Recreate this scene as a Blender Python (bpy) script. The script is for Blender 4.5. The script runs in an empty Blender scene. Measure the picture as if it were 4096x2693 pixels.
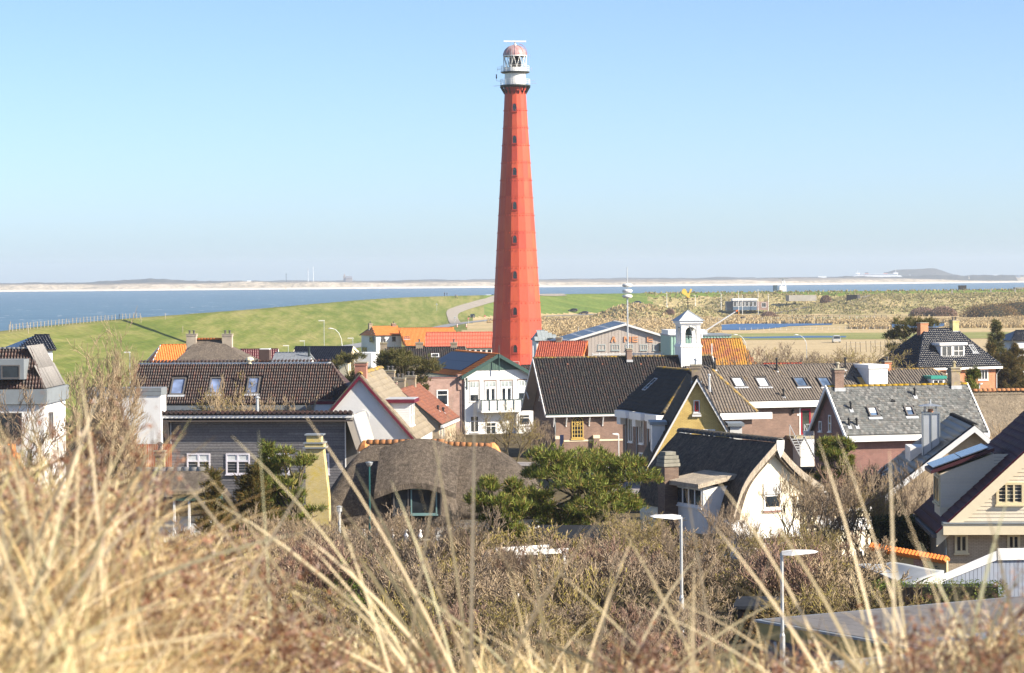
import bpy, math, random
import numpy as np
from mathutils import Matrix, Vector, noise as mnoise
# ------------------------------------------------------------------ camera, sky, sun
F4 = 10800.0            # focal length in pixels of a 4096-wide frame
EYE = 17.5              # eye height in metres above the foot of the lighthouse
HQ = 1108.0             # image row of eye level in a 4096-wide frame
ROLL = 0.0079
scene = bpy.context.scene
scene.render.engine = 'CYCLES'
COL = scene.collection
cam_d = bpy.data.cameras.new('camera')
cam_d.sensor_width = 36.0
cam_d.lens = 36.0 * F4 / 4096
cam_d.shift_y = -(1346.5 - HQ) / 4096
cam_d.clip_start = 0.05
cam_d.clip_end = 30000
cam_d.dof.use_dof = True
cam_d.dof.focus_distance = 240
cam_d.dof.aperture_fstop = 10.0
cam = bpy.data.objects.new('camera', cam_d)
COL.objects.link(cam)
cam.matrix_world = Matrix.Translation((0, 0, EYE)) @ Matrix.Rotation(math.pi / 2, 4, 'X') @ Matrix.Rotation(-ROLL, 4, 'Z')
scene.camera = cam
SUN_EL = math.radians(30)
SUN_AZ = math.radians(68.3)          # measured from the direction towards the camera (-Y) to +X
SUN_DIR = Vector((math.sin(SUN_AZ) * math.cos(SUN_EL), -math.cos(SUN_AZ) * math.cos(SUN_EL), math.sin(SUN_EL)))
world = bpy.data.worlds.new('World')
scene.world = world
world.use_nodes = True
wn = world.node_tree.nodes
wn.clear()
sky = wn.new('ShaderNodeTexSky')
sky.sky_type = 'NISHITA'
sky.sun_disc = False
sky.sun_elevation = SUN_EL
# Nishita: rotation 0 puts the sun at +Y, turning clockwise seen from above
sky.sun_rotation = math.atan2(SUN_DIR.x, SUN_DIR.y)
sky.altitude = 0
sky.air_density = 0.6
sky.dust_density = 0.7
sky.ozone_density = 3.5
bg = wn.new('ShaderNodeBackground')
bg.inputs['Strength'].default_value = 0.072
wo = wn.new('ShaderNodeOutputWorld')
world.node_tree.links.new(sky.outputs[0], bg.inputs[0])
world.node_tree.links.new(bg.outputs[0], wo.inputs[0])
sun_d = bpy.data.lights.new('sun', 'SUN')
sun_d.energy = 3.8
sun_d.angle = math.radians(0.5)
sun_d.color = (1.0, 0.89, 0.72)
sun = bpy.data.objects.new('sun', sun_d)
COL.objects.link(sun)
sun.rotation_euler = SUN_DIR.to_track_quat('Z', 'Y').to_euler()
sun.location = (0, 0, 200)
scene.view_settings.view_transform = 'Standard'
scene.view_settings.look = 'None'
scene.view_settings.gamma = 1
scene.view_settings.use_curve_mapping = False
scene.view_settings.exposure = 1.5
scene.cycles.use_denoising = True
scene.cycles.max_bounces = 6
scene.cycles.volume_bounces = 1
scene.cycles.transparent_max_bounces = 12
scene.cycles.caustics_reflective = False
scene.cycles.caustics_refractive = False
# ------------------------------------------------------------------ picture <-> place
def ray(P, Q):
 dx, dy = P - 2048.0, Q - HQ
 c, s = math.cos(ROLL), math.sin(ROLL)
 return (dx * c - dy * s) / F4, -(dx * s + dy * c) / F4
def W(P, Q, D):
 k, m = ray(P, Q)
 return Vector((k * D, D, EYE + m * D))
def G(P, Q, z=0.0):                       # where the sight line meets height z
 k, m = ray(P, Q)
 D = (z - EYE) / m
 return Vector((k * D, D, z))
RNG = random.Random(7)
NPR = np.random.default_rng(7)
def rr(a, b): return RNG.uniform(a, b)
def sst(a, b, x):
 t = np.clip((x - a) / (b - a), 0, 1)
 return t * t * (3 - 2 * t)
# ------------------------------------------------------------------ materials
MATS = {}
def nodes_of(name):
 m = bpy.data.materials.new(name)
 m.use_nodes = True
 nt = m.node_tree
 b = nt.nodes['Principled BSDF']
 return m, nt, nt.nodes, nt.links, b
def ramp(nt, stops, fac=None):
 r = nt.nodes.new('ShaderNodeValToRGB')
 cr = r.color_ramp
 while len(cr.elements) < len(stops): cr.elements.new(0.5)
 for e, (p, c) in zip(cr.elements, stops):
  e.position = p
  e.color = (*c, 1)
 if fac is not None: nt.links.new(fac, r.inputs[0])
 return r
def mixc(nt, fac, a, b, mode='MIX'):
 m = nt.nodes.new('ShaderNodeMix')
 m.data_type = 'RGBA'
 m.blend_type = mode
 for sock, v in ((m.inputs[0], fac), (m.inputs[6], a), (m.inputs[7], b)):
  if hasattr(v, 'links'): nt.links.new(v, sock)
  else: sock.default_value = v if isinstance(v, float) else (*v, 1)
 return m.outputs[2]
def tex_noise(nt, vec, scale, detail=4, rough=0.55):
 n = nt.nodes.new('ShaderNodeTexNoise')
 n.inputs['Scale'].default_value = scale
 n.inputs['Detail'].default_value = detail
 n.inputs['Roughness'].default_value = rough
 if vec is not None: nt.links.new(vec, n.inputs['Vector'])
 return n
def mapping(nt, vec, scale=(1, 1, 1), rot=(0, 0, 0)):
 mp = nt.nodes.new('ShaderNodeMapping')
 mp.inputs['Scale'].default_value = scale
 mp.inputs['Rotation'].default_value = rot
 nt.links.new(vec, mp.inputs['Vector'])
 return mp.outputs[0]
def mathn(nt, op, a, b=None):
 m = nt.nodes.new('ShaderNodeMath')
 m.operation = op
 for i, v in enumerate((a, b)):
  if v is None: continue
  if hasattr(v, 'links'): nt.links.new(v, m.inputs[i])
  else: m.inputs[i].default_value = v
 return m.outputs[0]
def coords(nt, world=False):
 if world:
  return nt.nodes.new('ShaderNodeNewGeometry').outputs['Position']
 return nt.nodes.new('ShaderNodeTexCoord').outputs['Object']
def bump(nt, b, h, strength, dist=0.02):
 bn = nt.nodes.new('ShaderNodeBump')
 bn.inputs['Strength'].default_value = strength
 bn.inputs['Distance'].default_value = dist
 nt.links.new(h, bn.inputs['Height'])
 nt.links.new(bn.outputs[0], b.inputs['Normal'])
def island_random(nt):
 g = nt.nodes.new('ShaderNodeNewGeometry').outputs['Random Per Island']
 o = nt.nodes.new('ShaderNodeObjectInfo').outputs['Random']
 return mathn(nt, 'FRACT', mathn(nt, 'ADD', g, o))
def mul(c, k): return tuple(min(1, x * k) for x in c)
def paint(name, col, rough=0.6, var=0.12, scale=3.0, spec=0.4, metal=0.0, dirt=None, dirt_amt=0.5):
 """plain painted / rendered / metal surface with a little unevenness"""
 if name in MATS: return MATS[name]
 m, nt, n, l, b = nodes_of(name)
 c = coords(nt)
 nz = tex_noise(nt, c, scale, 5, 0.6)
 out = ramp(nt, [(0.3, mul(col, 1 - var)), (0.7, mul(col, 1 + var * 0.5))], nz.outputs[0]).outputs[0]
 if dirt:
  d = tex_noise(nt, mapping(nt, c, (1.5, 1.5, 0.35)), 1.7, 6, 0.7)
  f = ramp(nt, [(0.5, (0, 0, 0)), (0.72, (1, 1, 1))], d.outputs[0]).outputs[0]
  out = mixc(nt, mathn(nt, 'MULTIPLY', f, dirt_amt), out, dirt)
 l.new(out, b.inputs['Base Color'])
 b.inputs['Roughness'].default_value = rough
 b.inputs['Metallic'].default_value = metal
 b.inputs['Specular IOR Level'].default_value = spec
 bump(nt, b, nz.outputs[0], 0.15)
 MATS[name] = m
 return m
def brick(name, c1, c2, mortar, w=0.21, h=0.062, var=0.5, grime=None):
 if name in MATS: return MATS[name]
 m, nt, n, l, b = nodes_of(name)
 c = coords(nt)
 sp = n.new('ShaderNodeSeparateXYZ'); l.new(c, sp.inputs[0])
 cb = n.new('ShaderNodeCombineXYZ')
 l.new(mathn(nt, 'ADD', sp.outputs[0], sp.outputs[1]), cb.inputs[0]); l.new(sp.outputs[2], cb.inputs[1])
 bt = n.new('ShaderNodeTexBrick')
 l.new(cb.outputs[0], bt.inputs['Vector'])
 bt.inputs['Scale'].default_value = 1.0
 bt.inputs['Brick Width'].default_value = w
 bt.inputs['Row Height'].default_value = h
 bt.inputs['Mortar Size'].default_value = 0.008
 bt.inputs['Color1'].default_value = (*c1, 1)
 bt.inputs['Color2'].default_value = (*c2, 1)
 bt.inputs['Mortar'].default_value = (*mortar, 1)
 nz = tex_noise(nt, c, 1.3, 5, 0.65)
 out = mixc(nt, var, bt.outputs['Color'], ramp(nt, [(0.3, (0.45, 0.45, 0.45)), (0.7, (1.1, 1.1, 1.1))], nz.outputs[0]).outputs[0], 'MULTIPLY')
 if grime:
  f = ramp(nt, [(0.52, (0, 0, 0)), (0.66, (1, 1, 1))], tex_noise(nt, c, 2.4, 6, 0.7).outputs[0]).outputs[0]
  out = mixc(nt, mathn(nt, 'MULTIPLY', f, 0.7), out, grime)
 l.new(out, b.inputs['Base Color'])
 b.inputs['Roughness'].default_value = 0.85
 bump(nt, b, mathn(nt, 'SUBTRACT', 1.0, bt.outputs['Fac']), 0.5, 0.01)
 MATS[name] = m
 return m
def pieces(name, cols, rough=0.6, spec=0.35, lichen=None, lichen_amt=0.6, lscale=0.8, fine=0.25, lo=0.55, hi=0.68):
 """tiles, planks, slates: each piece its own tint, optional lichen patches"""
 if name in MATS: return MATS[name]
 m, nt, n, l, b = nodes_of(name)
 r = island_random(nt)
 stops = [(i / max(1, len(cols) - 1), c) for i, c in enumerate(cols)]
 out = ramp(nt, stops, r).outputs[0]
 p = coords(nt, True)
 nz = tex_noise(nt, p, 9.0, 4, 0.65)
 out = mixc(nt, 1.0, out, ramp(nt, [(0.25, (1 - fine,) * 3), (0.75, (1 + fine * 0.6,) * 3)], nz.outputs[0]).outputs[0], 'MULTIPLY')
 if lichen:
  f = ramp(nt, [(lo, (0, 0, 0)), (hi, (1, 1, 1))], tex_noise(nt, p, lscale, 7, 0.75).outputs[0]).outputs[0]
  out = mixc(nt, mathn(nt, 'MULTIPLY', f, lichen_amt), out, lichen)
 l.new(out, b.inputs['Base Color'])
 b.inputs['Roughness'].default_value = rough
 b.inputs['Specular IOR Level'].default_value = spec
 bump(nt, b, nz.outputs[0], 0.2)
 MATS[name] = m
 return m
def glass(name='window glass', col=(0.02, 0.027, 0.035), rough=0.06):
 if name in MATS: return MATS[name]
 m, nt, n, l, b = nodes_of(name)
 nz = tex_noise(nt, coords(nt), 0.9, 2)
 l.new(ramp(nt, [(0.35, mul(col, 0.5)), (0.7, mul(col, 1.8))], nz.outputs[0]).outputs[0], b.inputs['Base Color'])
 b.inputs['Roughness'].default_value = rough
 b.inputs['Specular IOR Level'].default_value = 0.7
 bump(nt, b, tex_noise(nt, coords(nt), 2.0, 1).outputs[0], 0.04)
 MATS[name] = m
 return m
def thatch(name, c1, c2, c3):
 if name in MATS: return MATS[name]
 m, nt, n, l, b = nodes_of(name)
 c = coords(nt)
 nz = tex_noise(nt, mapping(nt, c, (14, 14, 3)), 1.6, 6, 0.75)
 big = tex_noise(nt, c, 0.9, 4, 0.6)
 mid = tex_noise(nt, mapping(nt, c, (3.2, 3.2, 1.3)), 1.5, 5, 0.8)
 nf = mathn(nt, 'ADD', mathn(nt, 'MULTIPLY', nz.outputs[0], 0.5), mathn(nt, 'MULTIPLY', mid.outputs[0], 0.5))
 out = ramp(nt, [(0.38, c1), (0.5, c2), (0.62, c3)], nf).outputs[0]
 out = mixc(nt, 0.7, out, ramp(nt, [(0.3, (0.6, 0.6, 0.6)), (0.7, (1.15, 1.12, 1.05))], big.outputs[0]).outputs[0], 'MULTIPLY')
 l.new(out, b.inputs['Base Color'])
 b.inputs['Roughness'].default_value = 0.95
 b.inputs['Specular IOR Level'].default_value = 0.1
 bump(nt, b, nf, 1.0, 0.35)
 MATS[name] = m
 return m
def leafy(name, cols, rough=0.7, transl=0.25):
 """grass blades, twigs, needles: tint per piece"""
 if name in MATS: return MATS[name]
 m, nt, n, l, b = nodes_of(name)
 r = island_random(nt)
 out = ramp(nt, [(i / max(1, len(cols) - 1), c) for i, c in enumerate(cols)], r).outputs[0]
 l.new(out, b.inputs['Base Color'])
 b.inputs['Roughness'].default_value = rough
 b.inputs['Specular IOR Level'].default_value = 0.25
 if transl:
  t = n.new('ShaderNodeBsdfTranslucent'); l.new(out, t.inputs[0])
  mx = n.new('ShaderNodeMixShader'); mx.inputs[0].default_value = transl
  l.new(b.outputs[0], mx.inputs[1]); l.new(t.outputs[0], mx.inputs[2])
  l.new(mx.outputs[0], n['Material Output'].inputs['Surface'])
 MATS[name] = m
 return m
def ground_mat(name, cols, s1=0.02, s2=0.3, stretch=(1, 1, 1), rough=0.95, bmp=0.4, bd=0.3, rot=0.0, s3=2.0):
 if name in MATS: return MATS[name]
 m, nt, n, l, b = nodes_of(name)
 p = coords(nt, True)
 q = mapping(nt, p, stretch, (0, 0, rot))
 a = tex_noise(nt, q, s1, 5, 0.6)
 d = tex_noise(nt, q, s2, 6, 0.7)
 e = tex_noise(nt, p, s3, 4, 0.7)
 f = mathn(nt, 'ADD', mathn(nt, 'MULTIPLY', a.outputs[0], 0.45), mathn(nt, 'MULTIPLY', d.outputs[0], 0.55))
 st = [(0.36 + 0.28 * i / max(1, len(cols) - 1), c) for i, c in enumerate(cols)]
 out = ramp(nt, st, f).outputs[0]
 out = mixc(nt, 1.0, out, ramp(nt, [(0.25, (0.62, 0.62, 0.62)), (0.75, (1.28, 1.28, 1.28))], e.outputs[0]).outputs[0], 'MULTIPLY')
 l.new(out, b.inputs['Base Color'])
 b.inputs['Roughness'].default_value = rough
 b.inputs['Specular IOR Level'].default_value = 0.15
 bump(nt, b, mathn(nt, 'ADD', d.outputs[0], e.outputs[0]), bmp, bd)
 MATS[name] = m
 return m
# ------------------------------------------------------------------ mesh builder
class MB:
 def __init__(s, z0=0.0): s.v, s.f, s.z0 = [], [], z0
 def add(s, vs, fs):
  o = len(s.v)
  s.v += [tuple(p) for p in vs]
  s.f += [tuple(o + i for i in f) for f in fs]
  return s
 def box(s, x0, x1, y0, y1, z0, z1):
  x0, x1 = sorted((x0, x1)); y0, y1 = sorted((y0, y1)); z0, z1 = sorted((z0, z1))
  return s.add([(x0, y0, z0), (x1, y0, z0), (x1, y1, z0), (x0, y1, z0), (x0, y0, z1), (x1, y0, z1), (x1, y1, z1), (x0, y1, z1)],
      [(0, 3, 2, 1), (4, 5, 6, 7), (0, 1, 5, 4), (1, 2, 6, 5), (2, 3, 7, 6), (3, 0, 4, 7)])
 def prism(s, poly, off):
  """closed prism from a 3D polygon pushed along off"""
  n = len(poly)
  a = [Vector(p) for p in poly]
  o = Vector(off)
  nn = sum(((a[i] - a[0]).cross(a[i + 1] - a[0]) for i in range(1, n - 1)), Vector())
  if nn.dot(o) > 0: a = a[::-1]
  fs = [tuple(range(n)), tuple(range(2 * n - 1, n - 1, -1))]
  fs += [(i, i + n, (i + 1) % n + n, (i + 1) % n) for i in range(n)]
  return s.add(a + [p + o for p in a], fs)
 def bar(s, p, q, w, h=None, up=(0, 0, 1)):
  p, q = Vector(p), Vector(q)
  h = w if h is None else h
  d = (q - p).normalized()
  upv = Vector(up)
  if abs(d.dot(upv)) > 0.98: upv = Vector((1, 0, 0))
  x = d.cross(upv).normalized() * (w / 2)
  y = x.cross(d).normalized() * (h / 2)
  return s.prism([p - x - y, p + x - y, p + x + y, p - x + y], q - p)
 def tube(s, pts, rad, n=6, caps=True):
  pts = [Vector(p) for p in pts]
  if not isinstance(rad, (list, tuple)): rad = [rad] * len(pts)
  vs, fs = [], []
  for i, p in enumerate(pts):
   d = (pts[min(i + 1, len(pts) - 1)] - pts[max(i - 1, 0)]).normalized()
   a = Vector((0, 0, 1)) if abs(d.z) < 0.95 else Vector((1, 0, 0))
   x = d.cross(a).normalized(); y = x.cross(d)
   for k in range(n):
    t = 2 * math.pi * k / n
    vs.append(p + (x * math.cos(t) + y * math.sin(t)) * rad[i])
  for i in range(len(pts) - 1):
   for k in range(n):
    fs.append((i * n + k, (i + 1) * n + k, (i + 1) * n + (k + 1) % n, i * n + (k + 1) % n))
  if caps:
   fs.append(tuple(range(n))); fs.append(tuple(range(len(vs) - 1, len(vs) - n - 1, -1)))
  return s.add(vs, fs)
 def lathe(s, prof, n=16, c=(0, 0), rot=0.0):
  vs, fs = [], []
  for r, z in prof:
   for k in range(n):
    t = rot + 2 * math.pi * k / n
    vs.append((c[0] + r * math.cos(t), c[1] + r * math.sin(t), z))
  for i in range(len(prof) - 1):
   for k in range(n):
    fs.append((i * n + k, i * n + (k + 1) % n, (i + 1) * n + (k + 1) % n, (i + 1) * n + k))
  fs.append(tuple(range(n - 1, -1, -1))); fs.append(tuple((len(prof) - 1) * n + k for k in range(n)))
  return s.add(vs, fs)
 def build(s, name, mat, parent=None, kind=None, smooth=False):
  me = bpy.data.meshes.new(name)
  z0 = s.z0
  me.from_pydata([(v[0], v[1], v[2] - z0) for v in s.v], [], s.f)
  me.update()
  if smooth: me.polygons.foreach_set('use_smooth', [True] * len(me.polygons))
  if mat: me.materials.append(mat)
  return link(name, me, parent, kind)
def link(name, me, parent=None, kind=None, mw=None):
 o = bpy.data.objects.new(name, me)
 COL.objects.link(o)
 if parent: o.parent = parent
 if kind: o['kind'] = kind
 if mw is not None: o.matrix_basis = mw
 return o
def np_mesh(name, v, f, mat):
 me = bpy.data.meshes.new(name)
 v = np.asarray(v, dtype=np.float32); f = np.asarray(f, dtype=np.int32)
 me.vertices.add(len(v)); me.vertices.foreach_set('co', v.ravel())
 k = f.shape[1]
 me.loops.add(f.size); me.loops.foreach_set('vertex_index', f.ravel())
 me.polygons.add(len(f)); me.polygons.foreach_set('loop_start', np.arange(0, f.size, k, dtype=np.int32))
 me.update(calc_edges=True)
 if mat: me.materials.append(mat)
 return me
def tag(o, label, cat=None, group=None, kind=None):
 if label: o['label'] = label
 if cat: o['category'] = cat
 if group: o['group'] = group
 if kind: o['kind'] = kind
 return o
def empty(name, loc, rz=0.0, label=None, cat=None, group=None):
 o = bpy.data.objects.new(name, None)
 COL.objects.link(o)
 o.location = loc
 o.rotation_euler = (0, 0, rz)
 o.empty_display_size = 0.3
 return tag(o, label, cat, group)
def copy_tree(o, parent=None):
 c = o.copy()
 COL.objects.link(c)
 if parent: c.parent = parent
 for ch in list(o.children): copy_tree(ch, c)
 return c
class Fr:
 """a thing's own frame: u to the right along its front, v away behind it, heights in world metres"""
 def __init__(s, P, Q, D, phi, zg=0.0):
  w = W(P, Q, D)
  s.ox, s.oy, s.phi, s.zg = w.x, w.y, math.radians(phi), zg
  s.c, s.s = math.cos(s.phi), math.sin(s.phi)
 def u(s, P, Q, v=0.0):
  k, _ = ray(P, Q)
  return (k * (s.oy + v * s.c) - s.ox + v * s.s) / (s.c - k * s.s)
 def v(s, P, Q, u=0.0):
  k, _ = ray(P, Q)
  return (k * (s.oy + u * s.s) - s.ox - u * s.c) / (-s.s - k * s.c)
 def z(s, P, Q, u=0.0, v=0.0):
  return EYE + ray(P, Q)[1] * (s.oy + u * s.s + v * s.c)
 def vz(s, Q, P, u, z):            # v at which height z shows at row Q
  m = ray(P, Q)[1]
  D = (z - EYE) / m
  return (D - s.oy - u * s.s) / s.c
 def root(s, name, label, cat, group=None):
  s.r = empty(name, (s.ox, s.oy, s.zg), s.phi, label, cat, group)
  return s.r
 def mb(s): return MB(s.zg)
 def world(s, u, v, z=0): return Vector((s.ox + u * s.c - v * s.s, s.oy + u * s.s + v * s.c, z))
# ------------------------------------------------------------------ land, dike, sea
SEA_Z = -3.0
CREST = [(-78, 150), (-81, 330), (-82, 431), (-81.5, 552), (-69, 730), (-61, 900), (-50, 1080), (-30, 1180), (0, 1238), (60, 1274), (160, 1300), (420, 1345), (900, 1400)]
def _dense(poly, step=22.0):
 out = []
 n = len(poly)
 P = [np.array(p, float) for p in poly]
 for i in range(n - 1):
  p0, p1, p2, p3 = P[max(i - 1, 0)], P[i], P[i + 1], P[min(i + 2, n - 1)]
  k = max(2, int(np.linalg.norm(p2 - p1) / step))
  for j in range(k):
   t = j / k
   out.append(0.5 * ((2 * p1) + (-p0 + p2) * t + (2 * p0 - 5 * p1 + 4 * p2 - p3) * t * t + (-p0 + 3 * p1 - 3 * p2 + p3) * t ** 3))
 out.append(P[-1])
 return np.array(out)
CR = _dense(CREST)
def crest_dist(x, y):
 """signed distance from the dike crest: positive on the land side (right / near)"""
 pts = np.stack([np.ravel(x), np.ravel(y)], 1).astype(float)
 best = np.full(len(pts), 1e9); sg = np.ones(len(pts))
 for i in range(len(CR) - 1):
  a, b = CR[i], CR[i + 1]
  d = b - a; L = d @ d
  ap = pts - a
  t = np.clip((ap @ d) / L, 0, 1)
  q = ap - t[:, None] * d
  dist = np.hypot(q[:, 0], q[:, 1])
  cr = d[0] * ap[:, 1] - d[1] * ap[:, 0]
  m = dist < best
  best[m] = dist[m]; sg[m] = np.where(cr[m] > 0, -1.0, 1.0)
 return (best * sg).reshape(np.shape(x))
def fbm(x, y, s, oct=4, seed=0.0):
 """cheap smooth noise in -1..1 from summed sines"""
 out = np.zeros(np.shape(x)); amp = 1.0; tot = 0
 for o in range(oct):
  a = 1.7 * o + seed
  f = s * 2.03 ** o
  out += amp * (np.sin(x * f * math.cos(a) + y * f * math.sin(a) + 3.1 * a + 1.3 * np.sin(y * f * 0.7 + a)) *
      np.sin(-x * f * math.sin(a * 1.3) + y * f * math.cos(a * 1.3) + 1.9 * a + 1.1 * np.sin(x * f * 0.8 - a)))
  tot += amp; amp *= 0.55
 return out / tot
YV = [-60, 0, 3, 5, 6.5, 8, 10, 14, 20, 40, 60, 80, 100, 120, 150, 190, 260, 320, 8000]
ZV = [13.5, 16.15, 16.35, 16.5, 16.5, 16.3, 15.85, 14.7, 13.2, 9.6, 7.3, 6.3, 5.3, 4.2, 2.6, 1.5, 0.1, 0, 0]
def bumpf(x, y, cx, cy, rx, ry, h, p=2.0):
 r = ((x - cx) / rx) ** 2 + ((y - cy) / ry) ** 2
 return h * np.exp(-r ** (p / 2) * 1.2)
def dune_h(x, y):
 z = np.zeros(np.shape(x))
 n = fbm(x, y, 0.09, 4, 2.0)
 # knoll in front of the dike
 z = np.maximum(z, bumpf(x, y, 52, 1098, 17, 24, 7.0, 3.0) * (1 + 0.1 * n))
 z = np.maximum(z, bumpf(x, y, 72, 1120, 14, 20, 4.6) * (1 + 0.1 * n))
 z = np.maximum(z, bumpf(x, y, 103, 1215, 22, 20, 5.4))
 # mound with the radar mast
 z = np.maximum(z, bumpf(x, y, 133, 1310, 24, 30, 12.0, 2.6) * (1 + 0.06 * n))
 z = np.maximum(z, bumpf(x, y, 118, 1285, 44, 34, 8.4, 3.0) * (1 + 0.06 * n))
 # terrace and right-hand dunes
 t = sst(128, 165, x + 12 * fbm(x, y, 0.05, 2, 5))
 face = sst(1130, 1215, y + 10 * n)
 z = np.maximum(z, t * face * (7.4 + 0.9 * fbm(x, y, 0.06, 4, 9.0)))
 t2 = sst(100, 140, x)
 z = np.maximum(z, t2 * sst(1150, 1188, y + 0.25 * (x - 130)) * 3.6)
 back = sst(1290, 1345, y + 6 * fbm(x, y, 0.07, 2, 1))
 z = np.maximum(z, sst(150, 190, x) * back * (10.0 + 0.9 * fbm(x, y, 0.05, 4, 4.0)))
 return z
def land_h(x, y):
 x = np.asarray(x, float); y = np.asarray(y, float)
 z = np.interp(y, YV, ZV)
 # the dune under the camera: higher to the left, a small rise to the right
 near = 1 - sst(9, 26, y)
 kx = x / np.maximum(y, 3.0)
 z = z + near * (0.40 * sst(-0.07, -0.18, kx) + 0.10 * sst(0.10, 0.2, kx) + 0.05 * fbm(x, y, 1.3, 3, 1))
 z = z + (1 - near) * 0.15 * fbm(x, y, 0.12, 3, 3) * sst(14, 50, y) * (1 - sst(120, 180, y))
 z = z + sst(1040, 1120, y) * dune_h(x, y)
 d = crest_dist(x, y)
 inner = np.clip(9.3 - np.maximum(np.abs(d) - 2.0, 0) / 3.0, -9, 9.3)
 outer = np.clip(9.3 - np.maximum(np.abs(d) - 2.0, 0) / 3.5, -9, 9.3)
 inner = np.where(inner < 0.9, 0.9 * np.exp((inner - 0.9) / 0.9), inner)
 dk = np.where(d >= 0, np.maximum(z, inner), outer)
 blend = sst(140, 300, y)
 return z * (1 - blend) + dk * blend, d
def hz(x, y): return float(land_h(np.array([x]), np.array([y]))[0][0])
M_VILLAGE = ground_mat('village soil and winter grass', [(0.04, 0.032, 0.018), (0.08, 0.062, 0.034), (0.14, 0.11, 0.06), (0.07, 0.07, 0.026)], 0.08, 1.1)
M_DUNE_NEAR = ground_mat('dune sand and dead grass', [(0.16, 0.11, 0.055), (0.36, 0.27, 0.14), (0.45, 0.35, 0.2)], 0.5, 4.0, s3=20)
M_DIKE = ground_mat('mown dike grass', [(0.085, 0.125, 0.022), (0.125, 0.155, 0.032), (0.20, 0.20, 0.065), (0.25, 0.225, 0.09)], 0.03, 0.16, (2.2, 0.16, 1), bmp=0.5, s3=0.55, rot=-0.35)
M_DIKE_FAR = ground_mat('far dike grass', [(0.09, 0.15, 0.03), (0.13, 0.185, 0.04), (0.19, 0.225, 0.06)], 0.03, 0.12, (0.4, 2.0, 1), bmp=0.2, s3=0.7)
M_POLDER = ground_mat('dry reeds and pasture', [(0.24, 0.24, 0.09), (0.40, 0.32, 0.17), (0.52, 0.40, 0.22), (0.46, 0.34, 0.19)], 0.02, 0.12, (0.4, 1.3, 1), s3=0.35, bd=0.6)
M_DUNES = ground_mat('marram dunes', [(0.16, 0.19, 0.06), (0.30, 0.27, 0.12), (0.46, 0.38, 0.2), (0.40, 0.30, 0.17)], 0.06, 0.3, s3=0.5, bmp=0.9, bd=1.2)
def make_land():
 ks = np.concatenate([np.linspace(-0.75, -0.27, 16)[:-1], np.linspace(-0.27, 0.27, 261), np.linspace(0.27, 0.75, 16)[1:]])
 ys = np.concatenate([np.linspace(-40, 1, 8)[:-1], np.linspace(1, 12, 45), np.geomspace(12, 330, 110)[1:], np.arange(334, 1050, 6.0), np.arange(1050, 1460, 3.2)])
 K, Y = np.meshgrid(ks, ys)
 X = K * (np.maximum(Y, 0) + 6)
 Z, d = land_h(X, Y)
 nr, nc = X.shape
 V = np.stack([X, Y, Z], -1).reshape(-1, 3)
 idx = np.arange(nr * nc).reshape(nr, nc)
 Fq = np.stack([idx[:-1, :-1], idx[:-1, 1:], idx[1:, 1:], idx[1:, :-1]], -1).reshape(-1, 4)
 cx = X.ravel()[Fq].mean(1); cy = Y.ravel()[Fq].mean(1); cz = Z.ravel()[Fq].mean(1); cd = d.ravel()[Fq].mean(1)
 isdike = (cy > 160) & (cd < 27.5) & (cd > -70)
 sea = (cy > 160) & (cd <= -60)
 dn = dune_h(cx, cy)
 isdune = (cy > 1040) & (dn > 0.35) & ((cd > 8) | (dn > 9.4)) & ~sea
 isdike = isdike & ~isdune
 near = cy < 26
 polder = (cy > 470) & ~isdike & ~isdune & ~sea & (cx > -16)
 meadow = (cy > 290) & (cx <= -16) & ~isdike & ~isdune & ~sea
 rest = ~(isdike | isdune | near | polder | sea | meadow)
 def part(name, mask, mat):
  f = Fq[mask]
  used, inv = np.unique(f.ravel(), return_inverse=True)
  me = np_mesh(name, V[used], inv.reshape(-1, 4), mat)
  me.polygons.foreach_set('use_smooth', [True] * len(me.polygons))
  o = link(name, me); o['kind'] = 'structure'
  return o
 part('ground', rest, M_VILLAGE)
 part('foreground_dune', near, M_DUNE_NEAR)
 part('dike', isdike & (cx < -12), M_DIKE)
 part('dike', isdike & (cx >= -12), M_DIKE_FAR)
 part('meadow', meadow, M_DIKE)
 part('polder', polder, M_POLDER)
 part('dunes', isdune, M_DUNES)
make_land()
def sea_mat():
 m, nt, n, l, b = nodes_of('choppy sea')
 p = coords(nt, True)
 w1 = tex_noise(nt, mapping(nt, p, (0.35, 1.0, 1)), 0.02, 6, 0.6)
 w2 = tex_noise(nt, mapping(nt, p, (0.35, 0.6, 1)), 0.12, 6, 0.7)
 w3 = tex_noise(nt, mapping(nt, p, (0.25, 0.10, 1)), 0.5, 3, 0.6)
 cap = ramp(nt, [(0.675, (0, 0, 0)), (0.70, (1, 1, 1))], w3.outputs[0]).outputs[0]
 base = ramp(nt, [(0.35, (0.075, 0.15, 0.225)), (0.62, (0.105, 0.19, 0.265))], w1.outputs[0]).outputs[0]
 base = mixc(nt, 0.8, base, ramp(nt, [(0.3, (0.6, 0.65, 0.7)), (0.7, (1.3, 1.25, 1.2))], w2.outputs[0]).outputs[0], 'MULTIPLY')
 l.new(mixc(nt, cap, base, (0.7, 0.73, 0.75)), b.inputs['Base Color'])
 b.inputs['Roughness'].default_value = 0.42
 b.inputs['IOR'].default_value = 1.33
 b.inputs['Specular IOR Level'].default_value = 0.22
 bump(nt, b, w2.outputs[0], 1.0, 1.6)
 return m
M_SEA = sea_mat()
s = MB(); s.add([(-9000, 120, SEA_Z), (9000, 120, SEA_Z), (9000, 9500, SEA_Z), (-9000, 9500, SEA_Z)], [(0, 1, 2, 3)])
tag(s.build('sea', M_SEA), None, kind='structure')
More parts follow.
